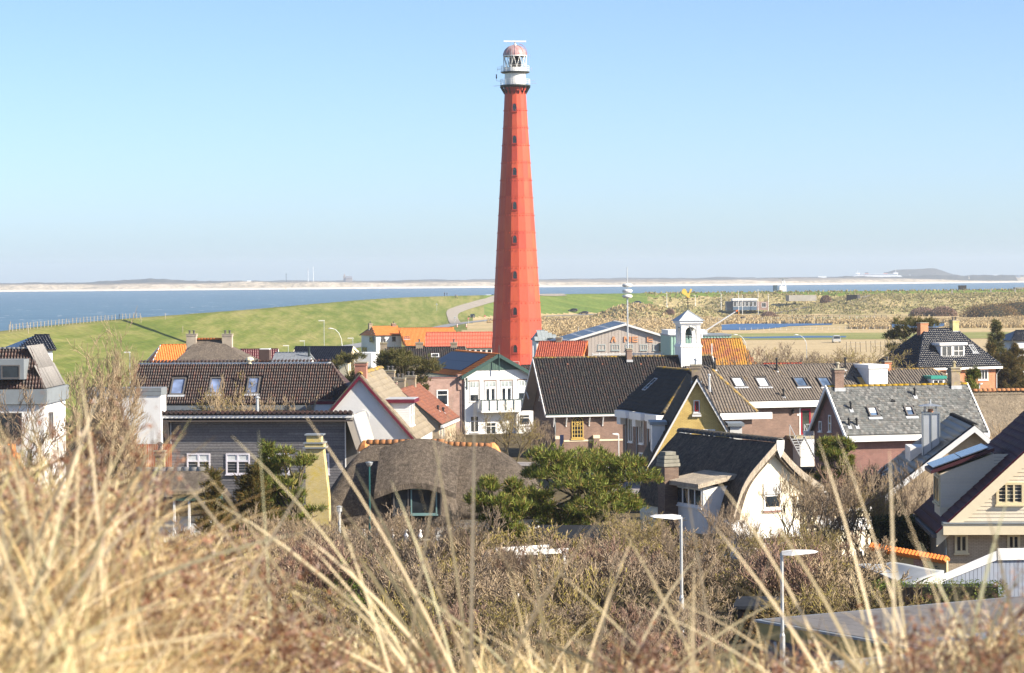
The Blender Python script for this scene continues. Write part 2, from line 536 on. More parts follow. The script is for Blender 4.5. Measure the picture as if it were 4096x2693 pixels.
# pond and ditches in the polder
M_POND = paint('pond water', (0.05, 0.125, 0.27), 0.4, 0.25, 0.05, 0.1)
def sheet(name, poly, z, mat, kind='structure', wob=0.0):
 m = MB()
 pts = []
 n = len(poly)
 for i in range(n):
  a, b = Vector(poly[i]), Vector(poly[(i + 1) % n])
  k = max(1, int((b - a).length / 6)) if wob else 1
  for j in range(k):
   q = a.lerp(b, j / k)
   pts.append((q.x + rr(-wob, wob), q.y + rr(-wob, wob), z))
 m.add(pts, [tuple(range(len(pts)))])
 return tag(m.build(name, mat), None, kind=kind)
def gq(P, Q, z=0.0):
 w = G(P, Q, z); return (w.x, w.y)
M_PASTURE = ground_mat('grazed pasture', [(0.17, 0.20, 0.06), (0.25, 0.26, 0.09), (0.36, 0.33, 0.15)], 0.03, 0.15, (0.5, 1.4, 1), s3=0.9)
M_STRAW = ground_mat('straw coloured marsh', [(0.34, 0.27, 0.15), (0.50, 0.40, 0.24), (0.42, 0.33, 0.19)], 0.02, 0.15, (0.35, 1.6, 1), s3=0.9)
sheet('pasture', [gq(2760, 1336), gq(4300, 1328), gq(4400, 1352), gq(2700, 1362)], 0.06, M_PASTURE, wob=1.0)
sheet('pasture', [gq(2180, 1268), gq(2440, 1272), gq(2380, 1288), gq(2170, 1285)], 0.06, M_PASTURE, wob=1.0)
sheet('pasture', [gq(3050, 1270), gq(3480, 1268), gq(3480, 1290), gq(3050, 1288)], 0.05, M_PASTURE, wob=1.0)
sheet('marsh', [gq(2150, 1365), gq(4400, 1360), gq(4600, 1420), gq(2100, 1450)], 0.05, M_STRAW, wob=1.0)
sheet('pond', [gq(2858, 1303), gq(2930, 1297), gq(3330, 1293), gq(3332, 1300), gq(3150, 1306), gq(3080, 1316), gq(2990, 1321), gq(2880, 1321)], 0.10, M_POND, wob=0.8)
sheet('pond', [gq(3460, 1298), gq(3780, 1294), gq(3790, 1302), gq(3740, 1312), gq(3560, 1314), gq(3520, 1304)], 0.10, M_POND, wob=0.8)
sheet('pond', [gq(2960, 1350), gq(3250, 1345), gq(3400, 1346), gq(3380, 1351), gq(3000, 1355)], 0.10, M_POND, wob=0.8)
sheet('pond', [gq(2540, 1328), gq(2720, 1322), gq(2720, 1331), gq(2560, 1335)], 0.10, M_POND, wob=0.6)
# roads: ribbons draped over the land
M_ROAD = paint('pale asphalt', (0.23, 0.24, 0.26), 0.9, 0.15, 0.4, 0.2)
M_CONC = paint('concrete path', (0.27, 0.245, 0.215), 0.9, 0.15, 0.4, 0.2)
def ribbon(name, pts, w, mat, lift=0.12):
 dn = _dense([tuple(p) for p in pts], 3.0)
 m = MB(); vs = []
 for i in range(len(dn)):
  d = dn[min(i + 1, len(dn) - 1)] - dn[max(i - 1, 0)]
  d = d / (np.linalg.norm(d) + 1e-9)
  nrm = np.array([-d[1], d[0]])
  for s_ in (-0.5, 0.0, 0.5):
   q = dn[i] + nrm * w * s_
   vs.append((q[0], q[1], hz(q[0], q[1]) + lift))
 fs = []
 for i in range(len(dn) - 1):
  for k in range(2):
   a = i * 3 + k
   fs.append((a, a + 1, a + 4, a + 3))
 m.add(vs, fs)
 return tag(m.build(name, mat), None, kind='structure')
ribbon('road', [(-44, 640), (-31, 800), (-24, 960), (-17, 1040), (-2, 1130), (25, 1210), (60, 1240), (110, 1258)], 5.0, M_ROAD)
ribbon('ramp_road', [(-21, 1010), (-23, 1060), (-24.5, 1110), (-21, 1150), (-15, 1185), (-7, 1218), (2, 1237)], 4.6, M_CONC, 0.2)
ribbon('crest_path', [(-9, 1228), (0, 1238), (12, 1246), (24, 1254)], 5.0, M_CONC, 0.25)
ribbon('dune_track', [(82, 1175), (112, 1175), (140, 1200), (162, 1240), (175, 1262)], 4.0, M_CONC, 0.25)
# far shore
M_SAND = ground_mat('far beach sand', [(0.62, 0.55, 0.44), (0.74, 0.66, 0.55), (0.8, 0.73, 0.62)], 0.003, 0.03, (0.4, 1, 1), s3=0.05)
M_FDUNE = ground_mat('far dunes', [(0.30, 0.25, 0.16), (0.50, 0.42, 0.30), (0.66, 0.57, 0.44)], 0.008, 0.04, (1, 0.5, 1), s3=0.08, bmp=1, bd=4)
M_FHEATH = ground_mat('far heath', [(0.13, 0.11, 0.08), (0.22, 0.18, 0.13), (0.33, 0.28, 0.19)], 0.004, 0.03, (1, 0.4, 1), s3=0.06)
M_FWOOD = ground_mat('far woodland', [(0.05, 0.055, 0.045), (0.09, 0.085, 0.07)], 0.01, 0.06, s3=0.1)
def strip(name, rows, mat, xs, prof):
 vs, fs = [], []
 n = len(xs)
 for j, (y, fz) in enumerate(rows):
  for i, x in enumerate(xs): vs.append((x, y + prof(x), fz(x)))
 for j in range(len(rows) - 1):
  for i in range(n - 1):
   a = j * n + i
   fs.append((a, a + 1, a + 1 + n, a + n))
 me = np_mesh(name, vs, fs, mat)
 o = link(name, me); o['kind'] = 'structure'
 return o
xs = np.linspace(-2600, 1150, 420)
bend = lambda x: 200 * math.sin(x / 900.0) + max(0, x - 500) * 0.6
def dz(x, a, s_, seed): return a * (0.5 + 0.5 * float(fbm(np.array(x), np.array(seed * 77.0), s_, 4, seed)))
taper = lambda x: float(1 - sst(780, 1120, x))
strip('far_beach', [(5200, lambda x: SEA_Z - 0.5), (5215, lambda x: SEA_Z + 0.8), (5420, lambda x: 1.0 * taper(x) - 1.0)], M_SAND, xs, bend)
strip('far_dunes', [(5400, lambda x: -2.0), (5440, lambda x: taper(x) * (1 + dz(x, 5, 0.02, 1) + (3.5 if x < -250 else 0) * dz(x, 1.2, 0.03, 2))),
     (5475, lambda x: taper(x) * (2 + dz(x, 8, 0.015, 2) + 4.5 * float(1 - sst(-500, 100, x)) * dz(x, 1.2, 0.02, 3))), (5560, lambda x: -2.0)], M_FDUNE, xs, bend)
strip('far_heath', [(5500, lambda x: -2.0), (5600, lambda x: taper(x) * (4 + dz(x, 7, 0.01, 3))), (5750, lambda x: taper(x) * (6.5 + dz(x, 7, 0.008, 4))), (5900, lambda x: -2.0)], M_FHEATH, xs, bend)
xs2 = np.linspace(-2800, 2600, 900)
strip('far_shore', [(6950, lambda x: SEA_Z - 0.5), (6990, lambda x: 2.5 + dz(x, 2.5, 0.01, 6)), (7600, lambda x: 5 + dz(x, 3, 0.01, 7))], M_FDUNE, xs2, lambda x: 60 * math.sin(x / 400.0))
def woodtop(x):
 w = dz(x, 10, 0.004, 5) + dz(x, 9, 0.02, 8) + dz(x, 5, 0.07, 9)
 big = 9 * math.exp(-((x + 880) / 130.0) ** 2) + 5 * math.exp(-((x + 640) / 60.0) ** 2)
 return 2.0 + 0.72 * w + big
strip('far_wood', [(6400, lambda x: -2.0), (6440, lambda x: woodtop(x) * 0.8), (6470, lambda x: woodtop(x)), (6560, lambda x: -2.0)], M_FWOOD, xs2[:int(len(xs2) * 0.74)], lambda x: 40 * math.sin(x / 300.0))['kind'] = 'stuff'
hill = strip('far_hill', [(7700, lambda x: 0.0), (7760, lambda x: (24 * math.exp(-(((x - 1165) / 95.0) ** 4)) * (0.8 + dz(x, 0.3, 0.02, 2)) + 7 + dz(x, 6, 0.01, 5)) if x > 700 else 8 + dz(x, 6, 0.02, 4)), (7900, lambda x: 0.0)], M_FWOOD, xs2, lambda x: 0.0)
# ------------------------------------------------------------------ lighthouse
def red_mat():
 m, nt, n, l, b = nodes_of('lighthouse red paint')
 r = island_random(nt)
 p = coords(nt, True)
 out = ramp(nt, [(0, (0.43, 0.055, 0.034)), (0.5, (0.49, 0.070, 0.038)), (1, (0.55, 0.088, 0.04))], r).outputs[0]
 st = tex_noise(nt, mapping(nt, p, (2.2, 2.2, 0.10)), 1.5, 6, 0.75)
 out = mixc(nt, mathn(nt, 'MULTIPLY', ramp(nt, [(0.55, (0, 0, 0)), (0.75, (1, 1, 1))], st.outputs[0]).outputs[0], 0.55), out, (0.22, 0.035, 0.03))
 fd = tex_noise(nt, mapping(nt, p, (0.5, 0.5, 0.12)), 1.0, 4, 0.6)
 out = mixc(nt, mathn(nt, 'MULTIPLY', ramp(nt, [(0.5, (0, 0, 0)), (0.7, (1, 1, 1))], fd.outputs[0]).outputs[0], 0.35), out, (0.62, 0.14, 0.05))
 l.new(out, b.inputs['Base Color'])
 b.inputs['Roughness'].default_value = 0.6
 b.inputs['Specular IOR Level'].default_value = 0.3
 bump(nt, b, tex_noise(nt, p, 1.2, 5, 0.6).outputs[0], 0.35, 0.06)
 return m
M_RED = red_mat()
M_REDTRIM = paint('lighthouse window frame red', (0.42, 0.055, 0.035), 0.5, 0.1)
M_WHITE = paint('white paint', (0.78, 0.78, 0.76), 0.5, 0.05, dirt=(0.45, 0.42, 0.36), dirt_amt=0.25)
M_WHITE2 = paint('clean white paint', (0.82, 0.82, 0.81), 0.5, 0.04)
M_IRON = paint('dark green iron', (0.018, 0.03, 0.03), 0.5, 0.3)
M_DOME = paint('weathered dome', (0.42, 0.28, 0.28), 0.5, 0.3, 1.2, dirt=(0.40, 0.06, 0.05), dirt_amt=0.9)
M_GLASS = glass()
M_GALV = paint('galvanised steel', (0.55, 0.57, 0.58), 0.45, 0.12, 2.0, 0.5, 0.5)
M_BLACK = paint('black plastic', (0.02, 0.02, 0.022), 0.5, 0.2)
def lighthouse():
 c = W(2068, 1250, 520)
 root = empty('lighthouse', (c.x, c.y, -0.6), 0, 'tall red iron lighthouse with white lantern gallery and dome', 'lighthouse')
 prof = [(-0.6, 5.16), (1.3, 4.98), (8.7, 4.70), (24.6, 3.76), (36.3, 3.03), (46.8, 2.38), (53.2, 2.05)]
 zz, rp = [p[0] for p in prof], [p[1] for p in prof]
 R = lambda z: float(np.interp(z, zz, rp))
 zo = -0.6
 core = MB(zo)
 core.lathe([(R(z) - 0.12, z) for z in zz], 16, rot=math.pi / 16)
 # facets: one faces 4.8 degrees left of the camera
 off = math.radians(-4.8)
 core = MB(zo)
 a0 = -math.pi / 2 + off + math.pi / 16
 core.lathe([(R(z) - 0.10, z) for z in zz], 16, rot=a0)
 core.build('tower_core', M_REDTRIM, root)
 nring = 16
 zs = np.linspace(-0.6, 53.2, nring + 1)
 half = math.pi / 16
 for i in range(nring):
  z0, z1 = zs[i] + 0.006, zs[i + 1] - 0.006
  r0, r1 = R(z0), R(z1)
  t0, t1 = r0 * math.sin(half) - 0.003, r1 * math.sin(half) - 0.003
  d0, d1 = r0 * math.cos(half), r1 * math.cos(half)
  m = MB(zo)
  fl = 0.012
  m.prism([(d0, -t0, z0), (d0, t0, z0), (d1, t1, z1), (d1, -t1, z1)], (-0.12, 0, 0))
  # flange with bolts along the top joint
  zf = z1 - 0.07
  m.box(d1 - 0.06, d1 + 0.028, -t1, t1, zf, z1 - 0.012)
  for s_ in (-0.5, 0.5):
   m.box(d1 - 0.02, d1 + 0.16, s_ * t1 - 0.06, s_ * t1 + 0.06, zf - 0.34, zf - 0.22)
  me = None
  for k in range(16):
   ang = -math.pi / 2 + off + k * 2 * half
   mw = Matrix.Rotation(ang, 4, 'Z')
   if me is None:
    o = m.build('iron_plate', M_RED, root); me = o.data; o.matrix_basis = mw
   else:
    link('iron_plate', me, root, mw=mw)
 # gothic windows, all on the facet nearest the camera
 fr = Matrix.Rotation(-math.pi / 2 + off, 4, 'Z')
 for Q in (427, 556, 685, 822, 957, 1100, 1245, 1395):
  zc = EYE - (Q - HQ) / F4 * 516
  def frame_pts(w, h, zb, x):
   pts = [(x, -w / 2, zb), (x, w / 2, zb), (x, w / 2, zb + h * 0.55)]
   for t in (0.3, 0.6, 0.85): pts.append((x, w / 2 * math.cos(t * math.pi / 2) ** 0.8, zb + h * 0.55 + h * 0.45 * math.sin(t * math.pi / 2)))
   pts.append((x, 0, zb + h))
   for t in (0.85, 0.6, 0.3): pts.append((x, -w / 2 * math.cos(t * math.pi / 2) ** 0.8, zb + h * 0.55 + h * 0.45 * math.sin(t * math.pi / 2)))
   pts.append((x, -w / 2, zb + h * 0.55))
   return pts
  d = R(zc - 0.8) * math.cos(half)
  zb = zc - 0.75
  m = MB(zo)
  o_, i_ = frame_pts(0.98, 1.62, zb - 0.06, d + 0.10), frame_pts(0.72, 1.42, zb + 0.03, d + 0.10)
  n = len(o_)
  for k in range(n):
   k2 = (k + 1) % n
   m.prism([o_[k], o_[k2], i_[k2], i_[k]], (-0.25, 0, 0))
  m.box(d - 0.1, d + 0.2, -0.6, 0.6, zb - 0.2, zb - 0.1)
  wf = m.build('window_frame', M_REDTRIM, root); wf.matrix_basis = fr
  g = MB(zo)
  g.prism(frame_pts(0.74, 1.44, zb + 0.02, d + 0.045), (-0.1, 0, 0))
  gp = g.build('pane', M_GLASS, wf)
  b = MB(zo)
  b.box(d + 0.04, d + 0.07, -0.02, 0.02, zb, zb + 0.9); b.box(d + 0.04, d + 0.07, -0.36, 0.36, zb + 0.84, zb + 0.9)
  b.box(d + 0.04, d + 0.07, -0.36, 0.36, zb + 0.40, zb + 0.43)
  b.build('glazing_bar', M_IRON, wf)
 # plaque over the door
 d = R(0.0) * math.cos(half)
 m = MB(zo); m.box(d - 0.1, d + 0.1, -0.7, 0.7, 0.3, 1.3)
 o = m.build('plaque', M_REDTRIM, root); o.matrix_basis = fr
 m = MB(zo); m.box(d, d + 0.13, -0.75, 0.75, 1.3, 1.36); m.box(d, d + 0.13, -0.75, 0.75, 0.24, 0.3); m.box(d, d + 0.13, -0.76, -0.7, 0.3, 1.3); m.box(d, d + 0.13, 0.7, 0.76, 0.3, 1.3)
 o = m.build('plaque_frame', M_WHITE, root); o.matrix_basis = fr
 # galleries
 m = MB(zo); m.lathe([(2.0, 52.7), (2.12, 53.2), (2.2, 54.1), (2.1, 54.2)], 16, rot=a0); m.build('tower_neck', M_RED, root)
 m = MB(zo); m.lathe([(2.2, 53.95), (2.7, 54.02), (2.92, 54.2), (2.92, 54.42), (2.0, 54.45)], 32)
 for k in range(16):
  a = k * math.pi / 8 + off
  m.bar((2.0 * math.cos(a), 2.0 * math.sin(a), 52.7), (2.85 * math.cos(a), 2.85 * math.sin(a), 54.15), 0.1, 0.3)
 m.build('gallery_deck', M_IRON, root)
 m = MB(zo); m.lathe([(2.02, 54.4), (2.02, 56.6), (2.12, 56.65), (2.12, 56.8)], 32); m.build('watch_room', M_WHITE, root)
 m = MB(zo); m.lathe([(2.1, 56.62), (2.6, 56.72), (2.8, 56.86), (2.8, 56.98), (2.1, 57.0)], 32); m.build('upper_deck', M_IRON, root)
 m = MB(zo); m.lathe([(2.25, 57.0), (2.3, 57.02), (2.25, 57.75), (2.15, 57.75)], 32); m.build('lantern_base', M_WHITE, root)
 def railing(r, zb, h, n, rails):
  m = MB(zo)
  for k in range(n):
   a = 2 * math.pi * k / n + 0.1
   m.tube([(r * math.cos(a), r * math.sin(a), zb), (r * math.cos(a), r * math.sin(a), zb + h)], 0.03, 5)
  for q in rails:
   for k in range(32):
    a, b = 2 * math.pi * k / 32, 2 * math.pi * (k + 1) / 32
    m.tube([(r * math.cos(a), r * math.sin(a), zb + h * q), (r * math.cos(b), r * math.sin(b), zb + h * q)], 0.026, 4, False)
  m.build('railing', M_WHITE2, root)
 railing(2.85, 54.4, 1.1, 16, (0.35, 0.68, 1.0))
 railing(2.74, 56.95, 1.15, 16, (0.35, 0.68, 1.0))
 # lantern
 gm, nt, n_, l_, b_ = nodes_of('lantern glass')
 b_.inputs['Transmission Weight'].default_value = 1.0
 b_.inputs['Roughness'].default_value = 0.02
 b_.inputs['IOR'].default_value = 1.05
 b_.inputs['Base Color'].default_value = (0.93, 0.97, 0.97, 1)
 m = MB(zo); m.lathe([(2.16, 57.75), (2.16, 60.0)], 32); m.f = m.f[:-2]
 m.build('lantern_glass', gm, root)
 m = MB(zo)
 for k in range(12):
  a = 2 * math.pi * k / 12 + 0.15
  for s_ in (-1, 1):
   b = a + s_ * math.pi / 12
   m.tube([(2.22 * math.cos(a), 2.22 * math.sin(a), 57.75), (2.22 * math.cos(b), 2.22 * math.sin(b), 60.0)], 0.055, 5)
 m.lathe([(2.18, 59.92), (2.32, 59.92), (2.32, 60.08), (2.18, 60.08)], 32)
 m.build('lantern_frame', M_WHITE, root)
 m = MB(zo); m.lathe([(0.5, 57.2), (0.9, 57.6), (1.15, 58.2), (1.2, 58.9), (1.0, 59.6), (0.5, 59.95)], 20)
 m.build('lens', glass('lens glass', (0.30, 0.36, 0.33), 0.15), root, smooth=True)
 m = MB(zo); m.lathe([(2.32, 60.05)] + [(2.26 * math.cos(t), 60.1 + 2.0 * math.sin(t)) for t in np.linspace(0, 1.45, 10)], 32)
 for k in range(8):
  a = 2 * math.pi * k / 8
  m.tube([(2.3 * math.cos(t) * math.cos(a), 2.3 * math.cos(t) * math.sin(a), 60.1 + 2.04 * math.sin(t)) for t in np.linspace(0, 1.4, 8)], 0.035, 4)
 m.build('dome', M_DOME, root, smooth=False)
 m = MB(zo); m.tube([(0, 0, 62.0), (0, 0, 62.75)], 0.16, 8); m.tube([(0, 0, 62.0), (0, 0, 62.3)], 0.3, 8)
 m.build('radar_stem', M_WHITE2, root)
 m = MB(zo)
 m.prism([(-2.15, -0.25, 62.75), (2.15, -0.25, 62.68), (2.15, -0.25, 62.95), (-2.15, -0.25, 63.02)], (0, 0.4, 0))
 m.build('radar_bar', M_WHITE2, root)
 # ladder rail on the dome, aerials
 m = MB(zo)
 for y_ in (-0.15, 0.15):
  m.tube([(0.6 + 1.75 * math.sin(t), y_ - 0.6, 60.2 + 2.12 * math.cos(t)) for t in np.linspace(0.1, 1.5, 9)], 0.03, 4)
 m.build('dome_ladder', M_REDTRIM, root)
 m = MB(zo)
 m.tube([(-0.65, -2.3, 55.0), (-0.65, -2.3, 62.3), (-0.8, -2.3, 62.4)], 0.035, 5)
 m.tube([(-1.0, -2.1, 58), (-1.0, -2.1, 60.6)], 0.03, 5)
 for x_, z_ in ((2.75, 60.0), (-3.4, 57.5), (3.2, 57.5), (-3.1, 57.7)):
  m.tube([(x_, 0, z_ - 1.6 if x_ > 2.5 and z_ > 58 else z_ - 0.4), (x_, 0, z_ + 0.4)], 0.03, 5)
 m.tube([(-2.7, 0, 57.5), (-3.4, 0, 57.5)], 0.03, 5); m.tube([(2.7, 0, 57.5), (3.2, 0, 57.5)], 0.03, 5)
 m.tube([(-2.85, 0, 55.2), (-3.6, 0, 55.3), (-3.6, 0, 55.7)], 0.04, 5)
 m.tube([(2.4, 0, 60.0), (3.1, 0, 60.05)], 0.03, 5)
 m.tube([(-2.9, 0, 54.35), (-4.3, 0, 54.25)], 0.03, 4); m.tube([(2.9, 0, 54.8), (4.1, 0, 54.75)], 0.03, 4); m.tube([(2.9, 0, 55.2), (3.8, 0, 55.3)], 0.03, 4)
 m.build('aerial', M_GALV, root)
 m = MB(zo); m.lathe([(0.08, 55.7), (0.14, 55.9), (0.09, 56.2), (0.14, 56.5), (0.02, 56.52)], 8, (-3.6, 0)); m.build('fog_sensor', M_BLACK, root)
lighthouse()
# ------------------------------------------------------------------ building kit
def V(*p): return Vector(p)
class Plane:
 def __init__(s, O, e1, e2):
  s.O, s.e1 = Vector(O), Vector(e1).normalized()
  e2 = Vector(e2)
  s.e2 = (e2 - s.e1 * e2.dot(s.e1)).normalized()
  s.n = s.e1.cross(s.e2)
 def p(s, a, b, d=0.0): return s.O + s.e1 * a + s.e2 * b + s.n * d
def front(v=0.0): return Plane((0, v, 0), (1, 0, 0), (0, 0, 1))          # faces -v
def left(u=0.0): return Plane((u, 0, 0), (0, -1, 0), (0, 0, 1))          # faces -u
def right(u=0.0): return Plane((u, 0, 0), (0, 1, 0), (0, 0, 1))
def on(fr, pl, P, Q):
 """where the sight line through a picture point meets a plane of the thing"""
 k, m = ray(P, Q)
 def loc(x, y): return ((x - fr.ox) * fr.c + (y - fr.oy) * fr.s, -(x - fr.ox) * fr.s + (y - fr.oy) * fr.c)
 o = loc(0, 0); d = ((k * fr.c + fr.s), (-k * fr.s + fr.c))
 O, Dv = V(o[0], o[1], EYE), V(d[0], d[1], m)
 t = (pl.O - O).dot(pl.n) / Dv.dot(pl.n)
 q = O + Dv * t - pl.O
 return q.dot(pl.e1), q.dot(pl.e2)
def on3(fr, pl, P, Q):
 a, b = on(fr, pl, P, Q); return pl.p(a, b)
def pbox(mb, pl, a0, a1, b0, b1, d0, d1):
 return mb.prism([pl.p(a0, b0, d0), pl.p(a1, b0, d0), pl.p(a1, b1, d0), pl.p(a0, b1, d0)], pl.n * (d1 - d0))
TILE_ME = {}
PROF = {'pan': [(0, .0), (.10, .7), (.25, 1.0), (.40, .7), (.52, .0), (.76, -.12), (1.0, .0)],
  'flat': [(.02, .1), (.98, .1)],
  'rib': [(0, 0), (.1, .8), (.3, .8), (.4, 0), (1, 0)],
  'sheet': [(.03, 0), (.97, 0)]}
def tile_geo(style, col, row, amp, lift):
 pr = PROF[style]
 n = len(pr)
 top = row * 1.16 if style != 'flat' else row * 1.3
 vs, fs = [], []
 for y, dz in ((0.0, lift), (top, 0.004)):
  for x, h in pr: vs.append((x * col, y, h * amp + dz))
 for x, h in pr: vs.append((x * col, 0.0, h * amp + lift - max(lift, 0.02)))
 for i in range(n - 1):
  fs.append((i, i + 1, n + i + 1, n + i))
  fs.append((2 * n + i, 2 * n + i + 1, i + 1, i))
 return np.array(vs), np.array(fs)
def inside(poly, x, y):
 c = np.zeros(x.shape, bool)
 n = len(poly)
 for i in range(n):
  x0, y0 = poly[i]; x1, y1 = poly[(i + 1) % n]
  if y0 == y1: continue
  t = (y - y0) / (y1 - y0)
  c ^= ((y0 > y) != (y1 > y)) & (x < x0 + t * (x1 - x0))
 return c
def tiles(fr, parent, A, B, C, D, mat, style='pan', col=0.24, row=0.34, n_ind=0, amp=0.045, lift=0.03, name='roof_tile', skip=(), bond=False, camloc=None, z_lift=0.02):
 """cover the quad eave-left, eave-right, ridge-right, ridge-left; the nearest n_ind tiles are objects, the rest one mesh"""
 A, B, C, D = map(Vector, (A, B, C, D))
 e1 = (B - A).normalized(); e2 = (D - A) - e1 * (D - A).dot(e1)
 H = max(e2.length, ((C - A) - e1 * (C - A).dot(e1)).length); e2.normalize(); n = e1.cross(e2)
 poly = [((p - A).dot(e1), (p - A).dot(e2)) for p in (A, B, C, D)]
 x0, x1 = min(p[0] for p in poly), max(p[0] for p in poly)
 nc, nr = max(1, round((x1 - x0) / col)), max(1, round(H / row))
 col_, row_ = (x1 - x0) / nc, H / nr
 ii, jj = np.meshgrid(np.arange(-1, nc + 1), np.arange(nr))
 X = x0 + (ii + (0.5 * (jj % 2) if bond else 0)) * col_; Y = jj * row_
 mx = np.clip(X + col_ / 2, x0 + 0.01, x1 - 0.01)
 ok = inside(poly, X + col_ * 0.5, Y + row_ * 0.5) & ((X > x0 - 0.05) & (X < x1 - col_ + 0.05) if bond else (X > x0 - col_ * 0.6) & (X < x1 - col_ * 0.4))
 X, Y = X[ok], Y[ok]
 for (a0, a1, b0, b1) in skip:
  k = ~((X + col_ * 0.5 > a0) & (X + col_ * 0.5 < a1) & (Y + row_ * 0.5 > b0) & (Y + row_ * 0.5 < b1))
  X, Y = X[k], Y[k]
 vs, fs = tile_geo(style, col_, row_, amp, lift)
 if len(X) == 0: return
 e1n, e2n, nn, An = (np.array(t[:]) for t in (e1, e2, n, A))
 org = An + X[:, None] * e1n + Y[:, None] * e2n + nn * z_lift
 wx = fr.ox + org[:, 0] * fr.c - org[:, 1] * fr.s; wy = fr.oy + org[:, 0] * fr.s + org[:, 1] * fr.c
 dist = np.hypot(wx, wy)
 order = np.argsort(dist)
 ind = order[:n_ind] if len(order) > n_ind else order
 if n_ind == 0: ind = order[:0]
 rest = order[len(ind):]
 zoff = np.array([0, 0, fr.zg])
 if len(ind):
  me = np_mesh(name, vs, fs, mat)
  base = Matrix((e1, e2, n)).transposed().to_4x4()
  for i in ind:
   q = org[i] - zoff
   t = Matrix.Translation((q[0], q[1], q[2] )) @ base @ Matrix.Rotation(RNG.gauss(0, 0.006), 4, 'Z') @ Matrix.Translation((0, 0, abs(RNG.gauss(0, 0.003))))
   link(name, me, parent, mw=t)
 if len(rest):
  o = org[rest] - zoff + nn * np.abs(NPR.normal(0, 0.010, len(rest)))[:, None] + e1n * NPR.normal(0, 0.006, len(rest))[:, None]
  loc = vs[:, 0:1] * e1n + vs[:, 1:2] * e2n + vs[:, 2:3] * nn
  VV = (o[:, None, :] + loc[None]).reshape(-1, 3)
  FF = (fs[None] + (np.arange(len(rest)) * len(vs))[:, None, None]).reshape(-1, fs.shape[1])
  ob = link(name + 's', np_mesh(name + 's', VV, FF, mat), parent)
  ob['kind'] = 'stuff'
def slab(fr, poly, th, mat, name='roof'):
 """a roof plane as a board under its tiles; poly is the upper face"""
 a = [Vector(p) for p in poly]
 n = (a[1] - a[0]).cross(a[2] - a[0]).normalized()
 if n.z < 0: n = -n
 m = fr.mb(); m.prism(a, -n * th)
 return m.build(name, mat, fr.r)
def roof(fr, A, B, C, D, base, mat, th=0.12, **kw):
 s_ = slab(fr, [A, B, C, D] if (Vector(C) - Vector(D)).length > 0.02 else [A, B, D], th, mat if kw.get('bond') else base)
 tiles(fr, s_, A, B, C, D, mat, **kw)
 return s_
def ridge(fr, parent, p, q, mat, r=0.13, step=0.36, name='ridge_tile', zl=0.0, joined=False):
 p, q = Vector(p), Vector(q)
 L = (q - p).length; n = max(1, round(L / step)); st = L / n
 d = (q - p).normalized(); x = d.cross(V(0, 0, 1)).normalized(); y = x.cross(d)
 m = MB()
 N = 6
 pr = [(math.cos(math.pi * k / N), math.sin(math.pi * k / N)) for k in range(N + 1)]
 vs = []
 for t, s_ in ((0, 1.12), (st * 1.12, 0.95)):
  for a, b in pr: vs.append((a * r * s_, t, b * r * s_ * 0.9 - 0.02))
 vs += [(a * r * 0.85, 0, b * r * 0.75 - 0.03) for a, b in pr]
 fs = [(i, i + 1, N + 2 + i, N + 1 + i) for i in range(N)] + [(2 * N + 2 + i, 2 * N + 3 + i, i + 1, i) for i in range(N)]
 me = np_mesh(name, vs, fs, mat)
 base = Matrix((x, d, y)).transposed().to_4x4()
 for i in range(n):
  o = p + d * (st * i) + V(0, 0, zl - fr.zg)
  link(name, me, parent, mw=Matrix.Translation(o) @ base)
def window(fr, pl, a0, a1, b0, b1, cols=1, rows=1, fm=None, fw=0.07, d=0.05, sill=True, transom=None, blind=None, gm=None, name='window', parent=None, bar=0.035, blind_mat=None):
 fm = fm or M_WHITE2
 a0, a1 = sorted((a0, a1)); b0, b1 = sorted((b0, b1))
 m = fr.mb()
 pbox(m, pl, a0, a1, b0, b0 + fw, 0.0, d); pbox(m, pl, a0, a1, b1 - fw, b1, 0.0, d)
 pbox(m, pl, a0, a0 + fw, b0 + fw, b1 - fw, 0.0, d); pbox(m, pl, a1 - fw, a1, b0 + fw, b1 - fw, 0.0, d)
 ia0, ia1, ib0, ib1 = a0 + fw, a1 - fw, b0 + fw, b1 - fw
 xs = [ia0 + (ia1 - ia0) * i / cols for i in range(cols + 1)]
 ys = [ib0 + (ib1 - ib0) * i / rows for i in range(rows + 1)]
 if transom: ys = [ib0, ib0 + (ib1 - ib0) * transom, ib1]
 for x in xs[1:-1]: pbox(m, pl, x - bar, x + bar, ib0, ib1, 0.0, d * 0.9)
 for y in ys[1:-1]:
  for i in range(cols): pbox(m, pl, xs[i] + (bar if i else 0), xs[i + 1] - (bar if i < cols - 1 else 0), y - bar, y + bar, 0.0, d * 0.86)
 if sill: pbox(m, pl, a0 - 0.05, a1 + 0.05, b0 - 0.07, b0 - 0.004, 0.0, d + 0.06)
 w = m.build(name, fm, parent or fr.r)
 for i in range(cols):
  for j in range(len(ys) - 1):
   g = fr.mb(); pbox(g, pl, xs[i] + bar * 0.6, xs[i + 1] - bar * 0.6, ys[j] + bar * 0.6, ys[j + 1] - bar * 0.6, 0.002, d * 0.35)
   g.build('pane', gm or M_GLASS, w)
 if blind:
  g = fr.mb(); pbox(g, pl, ia0 + 0.01, ia1 - 0.01, ib1 - (ib1 - ib0) * blind, ib1 - 0.01, d * 0.36, d * 0.48)
  g.build('blind', blind_mat or M_BLIND, w)
 return w
def window_px(fr, pl, P0, Q0, P1, Q1, **kw):
 a, b = on(fr, pl, P0, Q0); c, e = on(fr, pl, P1, Q1)
 return window(fr, pl, a, c, b, e, **kw)
